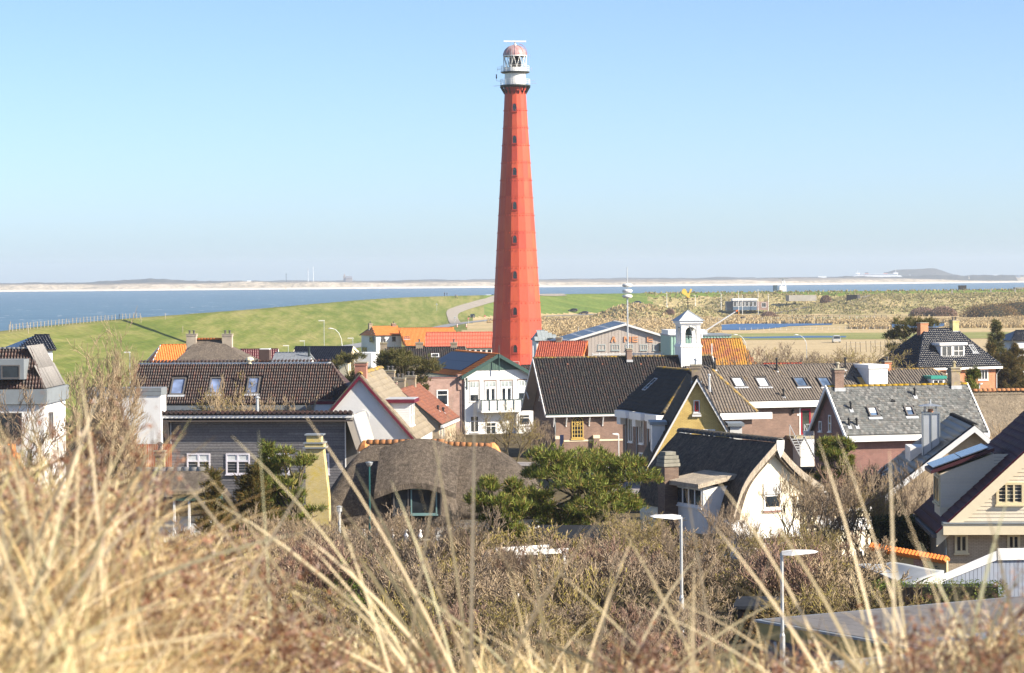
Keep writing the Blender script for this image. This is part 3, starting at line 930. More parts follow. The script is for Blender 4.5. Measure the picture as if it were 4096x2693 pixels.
def skylight(fr, pl, P0, Q0, P1, Q1, parent, fm=None, gm=None, blind=None, w=None):
 a, b = on(fr, pl, P0, Q0); c, e = on(fr, pl, P1, Q1)
 if w: c = a + w
 o = window(fr, pl, a, c, b, e, fm=fm or M_DARKFRAME, fw=0.09, d=0.12, sill=False, parent=fr.r, gm=gm or M_SKYGLASS, name='skylight', blind=blind)
 m = fr.mb(); pbox(m, pl, a - 0.12, c + 0.12, min(b, e) - 0.22, min(b, e) - 0.02, 0.05, 0.085); m.build('flashing', M_LEAD, o)
 return (min(a, c) - 0.1, max(a, c) + 0.1, min(b, e) - 0.15, max(b, e) + 0.1)
def chimney(fr, u, v, z0, z1, w, d, mat, pots=1, cap=None, potm=None, parent=None, lead=True):
 m = fr.mb(); m.box(u - w / 2, u + w / 2, v - d / 2, v + d / 2, z0, z1)
 m.box(u - w / 2 - 0.05, u + w / 2 + 0.05, v - d / 2 - 0.05, v + d / 2 + 0.05, z1 - 0.18, z1 - 0.06)
 c = m.build('chimney', mat, parent or fr.r)
 m = fr.mb(); m.box(u - w / 2 - 0.07, u + w / 2 + 0.07, v - d / 2 - 0.07, v + d / 2 + 0.07, z1, z1 + 0.08)
 m.build('cap', cap or M_CONCRETE, c)
 for i in range(pots):
  x = u + (i - (pots - 1) / 2) * w / max(1, pots) * 0.9
  m = fr.mb(); m.lathe([(0.11, z1 + 0.08), (0.09, z1 + 0.35), (0.16, z1 + 0.36), (0.16, z1 + 0.42), (0.05, z1 + 0.48)], 8, (x, v)); m.build('pot', potm or M_LEADDARK, c)
 if lead:
  m = fr.mb(); m.box(u - w / 2 - 0.06, u + w / 2 + 0.06, v - d / 2 - 0.10, v - d / 2 - 0.003, z0, z0 + 0.22); m.build('flashing', M_LEAD, c)
 return c
def vent(fr, pl, P, Q, h=0.5, r=0.06, mat=None, cap=True, parent=None):
 a, b = on(fr, pl, P, Q)
 p = pl.p(a, b)
 m = fr.mb(); m.tube([p - V(0, 0, 0.15), p + V(0, 0, h * 0.35)], r * 1.35, 8); m.tube([p + V(0, 0, h * 0.2), p + V(0, 0, h)], r, 8)
 if cap: m.lathe([(r * 1.7, p.z + h), (r * 1.7, p.z + h + 0.05), (r, p.z + h + 0.14)], 8, (p.x, p.y))
 o = m.build('vent_pipe', mat or M_BLACK, parent or fr.r)
 m = fr.mb(); pbox(m, pl, a - 0.12, a + 0.12, b - 0.28, b + 0.08, 0.05, 0.075); m.build('flashing', M_LEAD, o)
def boards(fr, parent, pl, b0, b1, h, lohi, mat, th=0.025, gap=0.012, split=0, name='board', d0=0.004):
 n = max(1, round((b1 - b0) / h)); h = (b1 - b0) / n
 for i in range(n):
  y0, y1 = b0 + i * h, b0 + (i + 1) * h - gap
  l0, r0 = lohi(y0); l1, r1 = lohi(y1)
  cuts = [0.0, 1.0] if not split else sorted([0.0, 1.0] + [rr(0.08, 0.92) for _ in range(RNG.choice([0, 1, 1, 2]) if split == 1 else split)])
  for j in range(len(cuts) - 1):
   t0, t1 = cuts[j], cuts[j + 1]
   g = 0.004
   q = [(l0 + (r0 - l0) * t0 + g, y0), (l0 + (r0 - l0) * t1 - g, y0), (l1 + (r1 - l1) * t1 - g, y1), (l1 + (r1 - l1) * t0 + g, y1)]
   if q[1][0] - q[0][0] < 0.03 or q[2][0] - q[3][0] < -0.01: continue
   m = fr.mb()
   lo_ = [pl.p(a, b, d0) for a, b in q]
   hi_ = [pl.p(q[0][0], q[0][1], d0 + th), pl.p(q[1][0], q[1][1], d0 + th), pl.p(q[2][0], q[2][1], d0 + th * 0.45), pl.p(q[3][0], q[3][1], d0 + th * 0.45)]
   m.add(lo_ + hi_, [(0, 3, 2, 1), (4, 5, 6, 7), (0, 1, 5, 4), (1, 2, 6, 5), (2, 3, 7, 6), (3, 0, 4, 7)])
   m.build(name, mat, parent)
def gable_u(fr, u0, u1, v0, v1, z0, ze, zr, wall, oh=0.35, og=0.3, vr=None):
 """house whose ridge runs along its front; returns eave/ridge points of the front and back roof planes (upper faces)"""
 vr = (v0 + v1) / 2 if vr is None else vr
 m = fr.mb(); m.prism([(u0, v0, z0), (u0, v1, z0), (u0, v1, ze), (u0, vr, zr), (u0, v0, ze)], (u1 - u0, 0, 0))
 w = m.build('wall', wall, fr.r)
 sl = (zr - ze) / (vr - v0); sb = (zr - ze) / (v1 - vr)
 t = 0.16
 A, B = V(u0 - og, v0 - oh, ze - oh * sl + t), V(u1 + og, v0 - oh, ze - oh * sl + t)
 D_, C_ = V(u0 - og, vr, zr + t), V(u1 + og, vr, zr + t)
 E, F_ = V(u1 + og, v1 + oh, ze - oh * sb + t), V(u0 - og, v1 + oh, ze - oh * sb + t)
 return w, (A, B, C_, D_), (E, F_, D_, C_)
def gable_v(fr, u0, u1, v0, v1, z0, ze, zr, wall, oh=0.3, og=0.35, ur=None):
 ur = (u0 + u1) / 2 if ur is None else ur
 m = fr.mb(); m.prism([(u0, v0, z0), (u1, v0, z0), (u1, v0, ze), (ur, v0, zr), (u0, v0, ze)], (0, v1 - v0, 0))
 w = m.build('wall', wall, fr.r)
 sl = (zr - ze) / (ur - u0); sr = (zr - ze) / (u1 - ur)
 t = 0.16
 # left plane seen from the left: eave-left is the far end
 A, B = V(u0 - oh, v1 + og, ze - oh * sl + t), V(u0 - oh, v0 - og, ze - oh * sl + t)
 C_, D_ = V(ur, v0 - og, zr + t), V(ur, v1 + og, zr + t)
 E, F_ = V(u1 + oh, v0 - og, ze - oh * sr + t), V(u1 + oh, v1 + og, ze - oh * sr + t)
 return w, (A, B, C_, D_), (E, F_, D_, C_)
def barge(fr, p, q, h, mat, depth=0.06, dirv=(0, -1, 0), name='bargeboard'):
 """board along a gable edge, hanging h below the line p-q"""
 p, q = Vector(p), Vector(q)
 m = fr.mb(); m.prism([p, q, q - V(0, 0, h), p - V(0, 0, h)], Vector(dirv) * depth)
 return m.build(name, mat, fr.r)
def fbox(fr, name, mat, u0, u1, v0, v1, z0, z1, parent=None):
 m = fr.mb(); m.box(u0, u1, v0, v1, z0, z1)
 return m.build(name, mat, parent or fr.r)
def pipe(fr, pts, r, mat, name='downpipe', parent=None, n=6):
 m = fr.mb(); m.tube(pts, r, n); return m.build(name, mat, parent or fr.r)
M_BLIND = paint('roller blind', (0.62, 0.66, 0.68), 0.8, 0.08, 3)
M_DARKFRAME = paint('brown grey window frame', (0.13, 0.12, 0.115), 0.5, 0.1)
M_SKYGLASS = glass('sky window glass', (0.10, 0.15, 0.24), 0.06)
M_LEAD = paint('lead flashing', (0.45, 0.47, 0.5), 0.6, 0.2)
M_LEADDARK = paint('dark chimney pot', (0.09, 0.085, 0.085), 0.6, 0.3)
M_CONCRETE = paint('mossy concrete', (0.36, 0.33, 0.26), 0.9, 0.25, 3, dirt=(0.42, 0.32, 0.03), dirt_amt=0.6)
M_ZINC = paint('zinc sheet', (0.27, 0.30, 0.32), 0.5, 0.12, 1.5, 0.5, 0.3)
M_DKWOOD = paint('dark roof underside', (0.045, 0.04, 0.038), 0.8, 0.2)
M_PURPLE = paint('wine red board', (0.14, 0.012, 0.03), 0.5, 0.15)
M_GREEN = paint('dark green board', (0.035, 0.08, 0.07), 0.5, 0.15)
M_CREAM = paint('cream paint', (0.80, 0.70, 0.50), 0.6, 0.06)
M_RENDER = paint('white render', (0.80, 0.80, 0.79), 0.8, 0.05, 2, dirt=(0.6, 0.58, 0.52), dirt_amt=0.3)
T_BROWN = pieces('red brown pantiles', [(0.04, 0.027, 0.025), (0.07, 0.036, 0.029), (0.05, 0.04, 0.038), (0.085, 0.04, 0.03), (0.053, 0.04, 0.036), (0.115, 0.048, 0.036)], 0.55, 0.4, fine=0.35)
T_BLACK = pieces('charcoal pantiles', [(0.036, 0.035, 0.037), (0.047, 0.044, 0.045), (0.040, 0.038, 0.039), (0.066, 0.046, 0.043), (0.045, 0.042, 0.044), (0.038, 0.036, 0.037)], 0.85, 0.1, lichen=(0.16, 0.14, 0.10), lichen_amt=0.4, lscale=2.2, fine=0.2)
T_TAN = pieces('grey brown roof tiles', [(0.14, 0.12, 0.10), (0.18, 0.15, 0.125), (0.16, 0.135, 0.115), (0.20, 0.17, 0.14)], 0.75, 0.3, lichen=(0.42, 0.24, 0.02), lichen_amt=0.85, lscale=0.16, lo=0.62, hi=0.72)
T_NIGHT = pieces('black and shade dark slates', [(0.022, 0.024, 0.028), (0.034, 0.036, 0.041), (0.028, 0.030, 0.035)], 0.75, 0.15)
T_NAVY = pieces('glazed navy tiles', [(0.010, 0.013, 0.024), (0.014, 0.018, 0.03), (0.012, 0.015, 0.026)], 0.2, 0.18, fine=0.15)
T_SLATE = pieces('grey slates', [(0.07, 0.078, 0.08), (0.16, 0.17, 0.17), (0.11, 0.115, 0.115), (0.24, 0.24, 0.235), (0.08, 0.085, 0.09), (0.18, 0.17, 0.155)], 0.7, 0.3, lichen=(0.40, 0.24, 0.03), lichen_amt=0.5, lscale=1.5, lo=0.68, hi=0.8)
T_ORANGE = pieces('orange pantiles', [(0.55, 0.17, 0.045), (0.62, 0.20, 0.05), (0.58, 0.16, 0.04)], 0.65, 0.3, lichen=(0.55, 0.30, 0.03), lichen_amt=0.7, lscale=0.35)
T_ORANGE2 = pieces('bright orange pantiles', [(0.66, 0.20, 0.045), (0.72, 0.23, 0.05), (0.68, 0.19, 0.04)], 0.6, 0.3)
T_RED = pieces('red pantiles', [(0.34, 0.06, 0.025), (0.44, 0.085, 0.03), (0.30, 0.05, 0.025)], 0.4, 0.5)
T_RUST = pieces('rust brown tiles', [(0.15, 0.06, 0.04), (0.21, 0.085, 0.055), (0.17, 0.07, 0.05), (0.28, 0.10, 0.05)], 0.7, 0.3, fine=0.4)
T_RUSTL = pieces('lichened rust tiles', [(0.30, 0.11, 0.06), (0.35, 0.13, 0.07)], 0.8, 0.2, lichen=(0.50, 0.28, 0.04), lichen_amt=0.8, lscale=0.25, lo=0.45, hi=0.6)
T_PLUM = pieces('plum roof tiles', [(0.055, 0.014, 0.022), (0.075, 0.018, 0.026), (0.065, 0.016, 0.024)], 0.55, 0.4)
T_TANSLATE = pieces('tan slates', [(0.24, 0.20, 0.15), (0.30, 0.255, 0.19), (0.27, 0.23, 0.17)], 0.85, 0.2, lichen=(0.50, 0.34, 0.02), lichen_amt=0.8, lscale=0.5, lo=0.58, hi=0.7, fine=0.4)
T_GREYRIDGE = pieces('grey ridge tiles', [(0.30, 0.29, 0.27), (0.36, 0.34, 0.31)], 0.8, 0.2, lichen=(0.5, 0.33, 0.03), lichen_amt=0.6, lscale=2)
T_SALMON = pieces('salmon ridge tiles', [(0.62, 0.26, 0.11), (0.70, 0.32, 0.14), (0.66, 0.28, 0.10)], 0.75, 0.25, lichen=(0.6, 0.35, 0.05), lichen_amt=0.5, lscale=3)
T_MOSSRIDGE = pieces('mossy ridge tiles', [(0.17, 0.14, 0.10), (0.24, 0.20, 0.13)], 0.85, 0.2, lichen=(0.50, 0.30, 0.03), lichen_amt=0.9, lscale=1.2, lo=0.45, hi=0.6)
T_BOARD = pieces('weathered dark planks', [(0.14, 0.14, 0.155), (0.19, 0.185, 0.195), (0.165, 0.16, 0.17), (0.12, 0.12, 0.135), (0.22, 0.215, 0.22)], 0.8, 0.2, fine=0.35)
T_SIDING = pieces('cream siding', [(0.70, 0.62, 0.49), (0.74, 0.66, 0.53), (0.72, 0.64, 0.51)], 0.6, 0.3, fine=0.06)
T_WSIDING = pieces('white siding', [(0.76, 0.77, 0.78), (0.80, 0.80, 0.80)], 0.6, 0.3, fine=0.05)
B_BROWN = brick('brown brick', (0.20, 0.115, 0.085), (0.27, 0.16, 0.12), (0.36, 0.30, 0.25))
B_PINK = brick('pink brick', (0.42, 0.25, 0.20), (0.33, 0.18, 0.145), (0.52, 0.45, 0.40))
B_YELLOW = brick('yellow brick', (0.78, 0.58, 0.20), (0.68, 0.48, 0.15), (0.36, 0.26, 0.12), h=0.075, w=0.24, var=0.3)
B_YCHIM = brick('yellow chimney brick', (0.62, 0.50, 0.20), (0.55, 0.42, 0.14), (0.62, 0.56, 0.42), grime=(0.55, 0.42, 0.04))
B_RED = brick('dark red brick', (0.22, 0.095, 0.08), (0.29, 0.13, 0.105), (0.3, 0.23, 0.2))
B_ORANGE = brick('orange brick', (0.58, 0.22, 0.10), (0.52, 0.18, 0.08), (0.5, 0.33, 0.22))
B_TAN = brick('tan brick', (0.56, 0.44, 0.29), (0.49, 0.37, 0.24), (0.40, 0.34, 0.26))
B_GREY = brick('lichened grey brick', (0.34, 0.27, 0.19), (0.28, 0.21, 0.15), (0.4, 0.36, 0.3), grime=(0.45, 0.36, 0.08))
TH_DARK = thatch('dark thatch', (0.08, 0.067, 0.056), (0.18, 0.15, 0.125), (0.36, 0.30, 0.245))
TH_LIGHT = thatch('pale thatch', (0.20, 0.165, 0.125), (0.33, 0.275, 0.21), (0.46, 0.39, 0.30))
TH_GREY = thatch('grey thatch', (0.12, 0.10, 0.085), (0.20, 0.17, 0.145), (0.32, 0.27, 0.23))
TH_STRAW = thatch('cut edge and sunlit straw', (0.55, 0.47, 0.37), (0.70, 0.61, 0.50), (0.80, 0.71, 0.60))
M_SOFFIT = paint('pale soffit boards', (0.50, 0.46, 0.41), 0.8, 0.1)
# ------------------------------------------------------------------ chapel with the bell turret
def chapel():
 fr = Fr(2183, 1658, 258, 13, 0.0)
 fr.root('chapel', 'long black-tiled brown brick chapel with arched yellow window and white bell turret', 'chapel')
 ze = fr.z(2183, 1658)
 W_ = 10.2
 zr = fr.z(2140, 1433, 0, W_ / 2)
 u1 = fr.u(2824, 1424, W_ / 2)
 sl = (zr - ze) / (W_ / 2)
 oh = 0.45
 w, fp, bp = gable_u(fr, 1.1, u1 - 0.5, oh, W_ - oh, 0, ze + oh * sl - 0.2, zr - 0.16, B_BROWN, oh=oh, og=1.1)
 A, B, C_, D_ = fp
 rf = roof(fr, A, B, C_, D_, M_SOFFIT, T_BLACK, col=0.255, row=0.37, n_ind=300, amp=0.085)
 slab(fr, list(bp), 0.12, M_SOFFIT)
 slab(fr, [p_ + V(0, 0, 0.05) for p_ in bp], 0.04, T_BLACK)
 ridge(fr, rf, D_, C_, T_MOSSRIDGE, 0.15, 0.4)
 # white verge boards left and right
 for uu, sgn in ((A.x, -1), (B.x, 1)):
  pa, pd = V(uu, A.y, A.z + 0.10), V(uu, D_.y, D_.z + 0.10)
  barge(fr, pa, pd, 0.34, M_WHITE2, 0.07, (sgn, 0, 0))
  pe = V(uu, bp[0].y, bp[0].z + 0.10)
  barge(fr, pe, pd, 0.34, M_WHITE, 0.07, (sgn, 0, 0))
  pipe(fr, [pd - V(0, 0, 0.2), pd + V(0, 0, 1.1)], 0.05, M_WHITE, 'finial')
 # underside boards of the gable overhang and struts
 for q in (0.4,):
  p = A.lerp(D_, q); pb = bp[0].lerp(bp[3], q)
  m = fr.mb(); m.bar((A.x + 0.05, p.y, p.z - 0.25), (A.x + 0.05, p.y + 0.9, p.z - 0.9), 0.1); m.bar((A.x + 0.05, pb.y, pb.z - 0.25), (A.x + 0.05, pb.y - 0.9, pb.z - 0.9), 0.1)
  m.bar((A.x + 0.1, p.y + 0.9, p.z - 0.9), (1.1, p.y + 0.9, p.z - 0.9), 0.1)
  m.build('gable_strut', M_WHITE, fr.r)
 fbox(fr, 'fascia', M_WHITE2, A.x, B.x, A.y - 0.1, A.y + 0.06, A.z - 0.24, A.z - 0.02)
 fbox(fr, 'gutter', M_GREEN, A.x, B.x, A.y - 0.16, A.y - 0.02, A.z - 0.02, A.z + 0.03)
 pl = front(oh)
 # arched window
 a0, b1 = on(fr, pl, 2286, 1665); a1, b0 = on(fr, pl, 2333, 1752)
 w_, cx = a1 - a0, (a0 + a1) / 2
 zs = b1 - w_ / 2
 yel = paint('ochre window frame', (0.60, 0.42, 0.12), 0.5, 0.08)
 m = fr.mb()
 def arc(r, n=9): return [(cx + r * math.cos(math.pi * k / (n - 1)), zs + r * math.sin(math.pi * k / (n - 1))) for k in range(n)]
 oo = [(a0, b0)] + arc(w_ / 2)[::-1] + [(a1, b0)]
 ii = [(a0 + 0.08, b0 + 0.08)] + arc(w_ / 2 - 0.08)[::-1] + [(a1 - 0.08, b0 + 0.08)]
 n = len(oo)
 for k in range(n):
  k2 = (k + 1) % n
  m.prism([pl.p(*oo[k], 0), pl.p(*oo[k2], 0), pl.p(*ii[k2], 0), pl.p(*ii[k], 0)], pl.n * 0.09)
 for i in (1, 2, 3): pbox(m, pl, a0 + w_ * i / 4 - 0.025, a0 + w_ * i / 4 + 0.025, b0 + 0.08, zs - 0.02, 0.03, 0.07)
 for j in (1, 2, 3, 4): pbox(m, pl, a0 + 0.08, a1 - 0.08, b0 + (zs - b0) * j / 4 - 0.025, b0 + (zs - b0) * j / 4 + 0.025, 0.028, 0.065)
 for k in range(12):
  t0, t1 = 2 * math.pi * k / 12, 2 * math.pi * (k + 1) / 12
  r = w_ * 0.27; zc = zs + 0.03
  m.bar(pl.p(cx + r * math.cos(t0), zc + r * math.sin(t0), 0.05), pl.p(cx + r * math.cos(t1), zc + r * math.sin(t1), 0.05), 0.045)
 for t in (0.785, 2.356): m.bar(pl.p(cx - w_ * 0.27 * math.cos(t), zs + 0.03 - w_ * 0.27 * math.sin(t), 0.05), pl.p(cx + w_ * 0.27 * math.cos(t), zs + 0.03 + w_ * 0.27 * math.sin(t), 0.05), 0.04)
 wf = m.build('arched_window', yel, fr.r)
 for i in range(4):
  for j in range(4):
   g = fr.mb(); pbox(g, pl, a0 + w_ * i / 4 + (0.08 if i == 0 else 0.02), a0 + w_ * (i + 1) / 4 - (0.08 if i == 3 else 0.02), b0 + (zs - b0) * j / 4 + (0.08 if j == 0 else 0.0), b0 + (zs - b0) * (j + 1) / 4, 0.002, 0.02)
   g.build('pane', M_GLASS, wf)
 g = fr.mb(); g.prism([pl.p(x, z, 0.002) for x, z in arc(w_ / 2 - 0.06)], pl.n * 0.018); g.build('pane', M_GLASS, wf)
 # brick arch, sill, stone band, buttresses, eave brackets
 m = fr.mb()
 for k in range(13):
  t0, t1 = math.pi * (k + 0.06) / 13, math.pi * (k + 0.94) / 13
  r0, r1 = w_ / 2 + 0.02, w_ / 2 + 0.28
  m.prism([pl.p(cx + r0 * math.cos(t0), zs + r0 * math.sin(t0)), pl.p(cx + r1 * math.cos(t0), zs + r1 * math.sin(t0)), pl.p(cx + r1 * math.cos(t1), zs + r1 * math.sin(t1)), pl.p(cx + r0 * math.cos(t1), zs + r0 * math.sin(t1))], pl.n * 0.025)
 m.build('brick_arch', B_BROWN, fr.r)
 _, zb = on(fr, pl, 2300, 1760)
 fbox(fr, 'stone_band', M_CREAM, 1.1, u1 - 0.5, oh - 0.05, oh + 0.1, zb - 0.16, zb)
 fbox(fr, 'sill', yel, a0 - 0.1, a1 + 0.1, oh - 0.14, oh - 0.052, zb + 0.01, zb + 0.14)
 for P in (2231, 2383):
  a, _ = on(fr, pl, P, 1760)
  fbox(fr, 'buttress', B_BROWN, a - 0.30, a + 0.30, oh - 0.32, oh - 0.003, 0, zb + 0.12)
  fbox(fr, 'buttress_cap', M_CREAM, a - 0.32, a + 0.32, oh - 0.36, oh - 0.004, zb + 0.125, zb + 0.42)
 for P in (2214, 2264, 2356, 2410):
  a, _ = on(fr, pl, P, 1680)
  m = fr.mb(); m.bar((a, A.y + 0.02, A.z - 0.26), (a, oh, A.z - 1.15), 0.09); m.bar((a, oh - 0.04, A.z - 0.3), (a, oh - 0.04, A.z - 1.2), 0.08)
  m.build('eave_bracket', M_WHITE2, fr.r)
 a, _ = on(fr, pl, 2219, 1700)
 pipe(fr, [(a, A.y - 0.06, A.z - 0.1), (a, oh - 0.07, A.z - 0.7), (a, oh - 0.42, 0.0)], 0.05, M_ZINC)
 # small chimney on the ridge
 a, _ = on(fr, Plane(D_, (1, 0, 0), (0, 0, 1)), 2511, 1430)
 chimney(fr, D_.x + a, W_ / 2 - 0.4, zr - 0.5, zr + 0.75, 0.52, 0.52, B_BROWN, 0)
 for P in (2270, 2408, 2563):
  pl2 = Plane(A, B - A, D_ - A)
  a, b = on(fr, pl2, P, 1460)
  m = fr.mb(); pbox(m, pl2, a - 0.08, a + 0.08, b - 0.1, b + 0.12, 0.03, 0.12); m.build('vent_tile', T_RUST, rf)
 # bell turret
 plr = Plane((0, W_ / 2 - 1.0, 0), (1, 0, 0), (0, 0, 1))
 t0, zt0 = on(fr, plr, 2723, 1387); t1, _ = on(fr, plr, 2806, 1387)
 cu, cv = (t0 + t1) / 2, W_ / 2
 zb0 = zr - 1.9
 z1 = on(fr, plr, 2765, 1388)[1]; z2 = on(fr, plr, 2765, 1378)[1]; z3 = on(fr, plr, 2765, 1302)[1]; z4 = on(fr, plr, 2765, 1284)[1]
 h = (t1 - t0) / 2
 bel = fbox(fr, 'turret_base', M_WHITE, cu - h, cu + h, cv - h, cv + h, zb0, z1)
 m = fr.mb()
 for k in range(7):
  x = cu - h + (k + 0.5) * 2 * h / 7
  m.box(x - h / 7 + 0.012, x + h / 7 - 0.012, cv - h - 0.02, cv - h + 0.01, zb0, z1 - 0.02)
 m.build('turret_boards', M_WHITE2, bel)
 m = fr.mb(); m.box(cu - h - 0.08, cu + h + 0.08, cv - h - 0.08, cv + h + 0.08, z1, z1 + 0.12); m.box(cu - h + 0.02, cu + h - 0.02, cv - h + 0.02, cv + h - 0.02, z1 + 0.12, z2 + 0.05)
 m.build('turret_plinth', M_WHITE2, bel)
 hh = h * 0.92; pw = 0.40
 m = fr.mb()
 for sx in (-1, 1):
  for sy in (-1, 1):
   x, y = cu + sx * (hh - pw / 2), cv + sy * (hh - pw / 2)
   m.box(x - pw / 2, x + pw / 2, y - pw / 2, y + pw / 2, z2 + 0.05, z3)
   m.box(x - pw / 2 - 0.03, x + pw / 2 + 0.03, y - pw / 2 - 0.03, y + pw / 2 + 0.03, z3 - 0.72, z3 - 0.62)
 # arches on four sides
 wi = 2 * (hh - pw)
 zsp = z3 - 0.15 - wi / 2
 for ax in range(4):
  pts = [(wi / 2, zsp)] + [(wi / 2 * math.cos(t), zsp + wi / 2 * math.sin(t)) for t in np.linspace(0.15, math.pi - 0.15, 9)] + [(-wi / 2, zsp)]
  for i in range(len(pts) - 1):
   (x0, y0), (x1, y1) = pts[i], pts[i + 1]
   q = [(x0, y0), (x1, y1), (x1, z3), (x0, z3)]
   for s_ in (1,):
    if ax == 0: m.prism([(cu + a, cv - hh + 0.05, b) for a, b in q], (0, 0.25, 0))
    if ax == 1: m.prism([(cu + a, cv + hh - 0.05, b) for a, b in q], (0, -0.25, 0))
    if ax == 2: m.prism([(cu - hh + 0.05, cv + a, b) for a, b in q], (0.25, 0, 0))
    if ax == 3: m.prism([(cu + hh - 0.05, cv + a, b) for a, b in q], (-0.25, 0, 0))
 m.box(cu - 0.07, cu + 0.07, cv - hh - 0.02, cv - hh + 0.12, zsp + wi / 2 - 0.02, zsp + wi / 2 + 0.18)
 m.build('turret_arches', M_WHITE, bel)
 m = fr.mb(); m.box(cu - hh - 0.05, cu + hh + 0.05, cv - hh - 0.05, cv + hh + 0.05, z3, z3 + 0.2); m.box(cu - hh - 0.2, cu + hh + 0.2, cv - hh - 0.2, cv + hh + 0.2, z3 + 0.2, z4)
 m.build('cornice', M_WHITE2, bel)
 za = fr.z(2756, 1241, cu, cv)
 r = hh + 0.32
 m = fr.mb(); q = [(cu - r, cv - r, z4), (cu + r, cv - r, z4), (cu + r, cv + r, z4), (cu - r, cv + r, z4)]
 m.add(q + [(cu, cv, za)], [(3, 2, 1, 0), (0, 1, 4), (1, 2, 4), (2, 3, 4), (3, 0, 4)])
 for c in q: m.bar(c, (cu, cv, za), 0.07)
 m.build('turret_roof', paint('turret zinc', (0.50, 0.54, 0.57), 0.5, 0.15, 2, 0.5, 0.2), bel)
 bronze = paint('bell bronze', (0.035, 0.06, 0.05), 0.45, 0.3)
 m = fr.mb(); zt = zsp + wi / 2 - 0.1
 m.lathe([(0.10, zt), (0.2, zt - 0.08), (0.27, zt - 0.35), (0.36, zt - 0.62), (0.46, zt - 0.72), (0.44, zt - 0.74)], 14, (cu, cv)); m.bar((cu - hh, cv, zt + 0.04), (cu + hh, cv, zt + 0.04), 0.1)
 m.bar((cu - 0.5, cv - 0.3, zt - 0.95), (cu + 0.4, cv - 0.3, zt - 0.95), 0.06); m.tube([(cu, cv, zt - 0.7), (cu, cv, zt - 1.15)], 0.04, 5)
 m.build('bell', bronze, bel, smooth=False)
 zc = fr.z(2752, 1168, cu, cv)
 m = fr.mb(); m.tube([(cu, cv, za - 0.1), (cu, cv, zc - 0.2)], [0.05, 0.03], 6); zz = za + (zc - za) * 0.42
 m.bar((cu - 0.35, cv, zz), (cu + 0.35, cv, zz), 0.04); m.bar((cu, cv - 0.35, zz), (cu, cv + 0.35, zz), 0.04); m.lathe([(0.02, zz - 0.2), (0.09, zz - 0.12), (0.02, zz - 0.04)], 8, (cu, cv))
 m.build('vane_rod', M_IRON, bel)
 gold = paint('gilded metal', (0.75, 0.50, 0.12), 0.35, 0.1, 3, 0.5, 0.4)
 m = fr.mb(); zq = zc - 0.25
 body = [(-0.05, -0.25), (0.12, -0.25), (0.22, -0.05), (0.30, 0.22), (0.40, 0.34), (0.42, 0.46), (0.50, 0.44), (0.42, 0.55), (0.30, 0.60), (0.22, 0.50), (0.12, 0.12), (-0.08, 0.10), (-0.12, 0.35), (-0.28, 0.60), (-0.52, 0.58), (-0.66, 0.36), (-0.62, 0.12), (-0.42, -0.02), (-0.2, -0.12)]
 m.prism([(cu + x * 0.95, cv - 0.04, zq + z * 0.95) for x, z in body], (0, 0.08, 0)); m.lathe([(0.04, zq - 0.38), (0.24, zq - 0.32), (0.24, zq - 0.26), (0.04, zq - 0.22)], 10, (cu, cv))
 m.build('weathercock', gold, bel)
chapel()
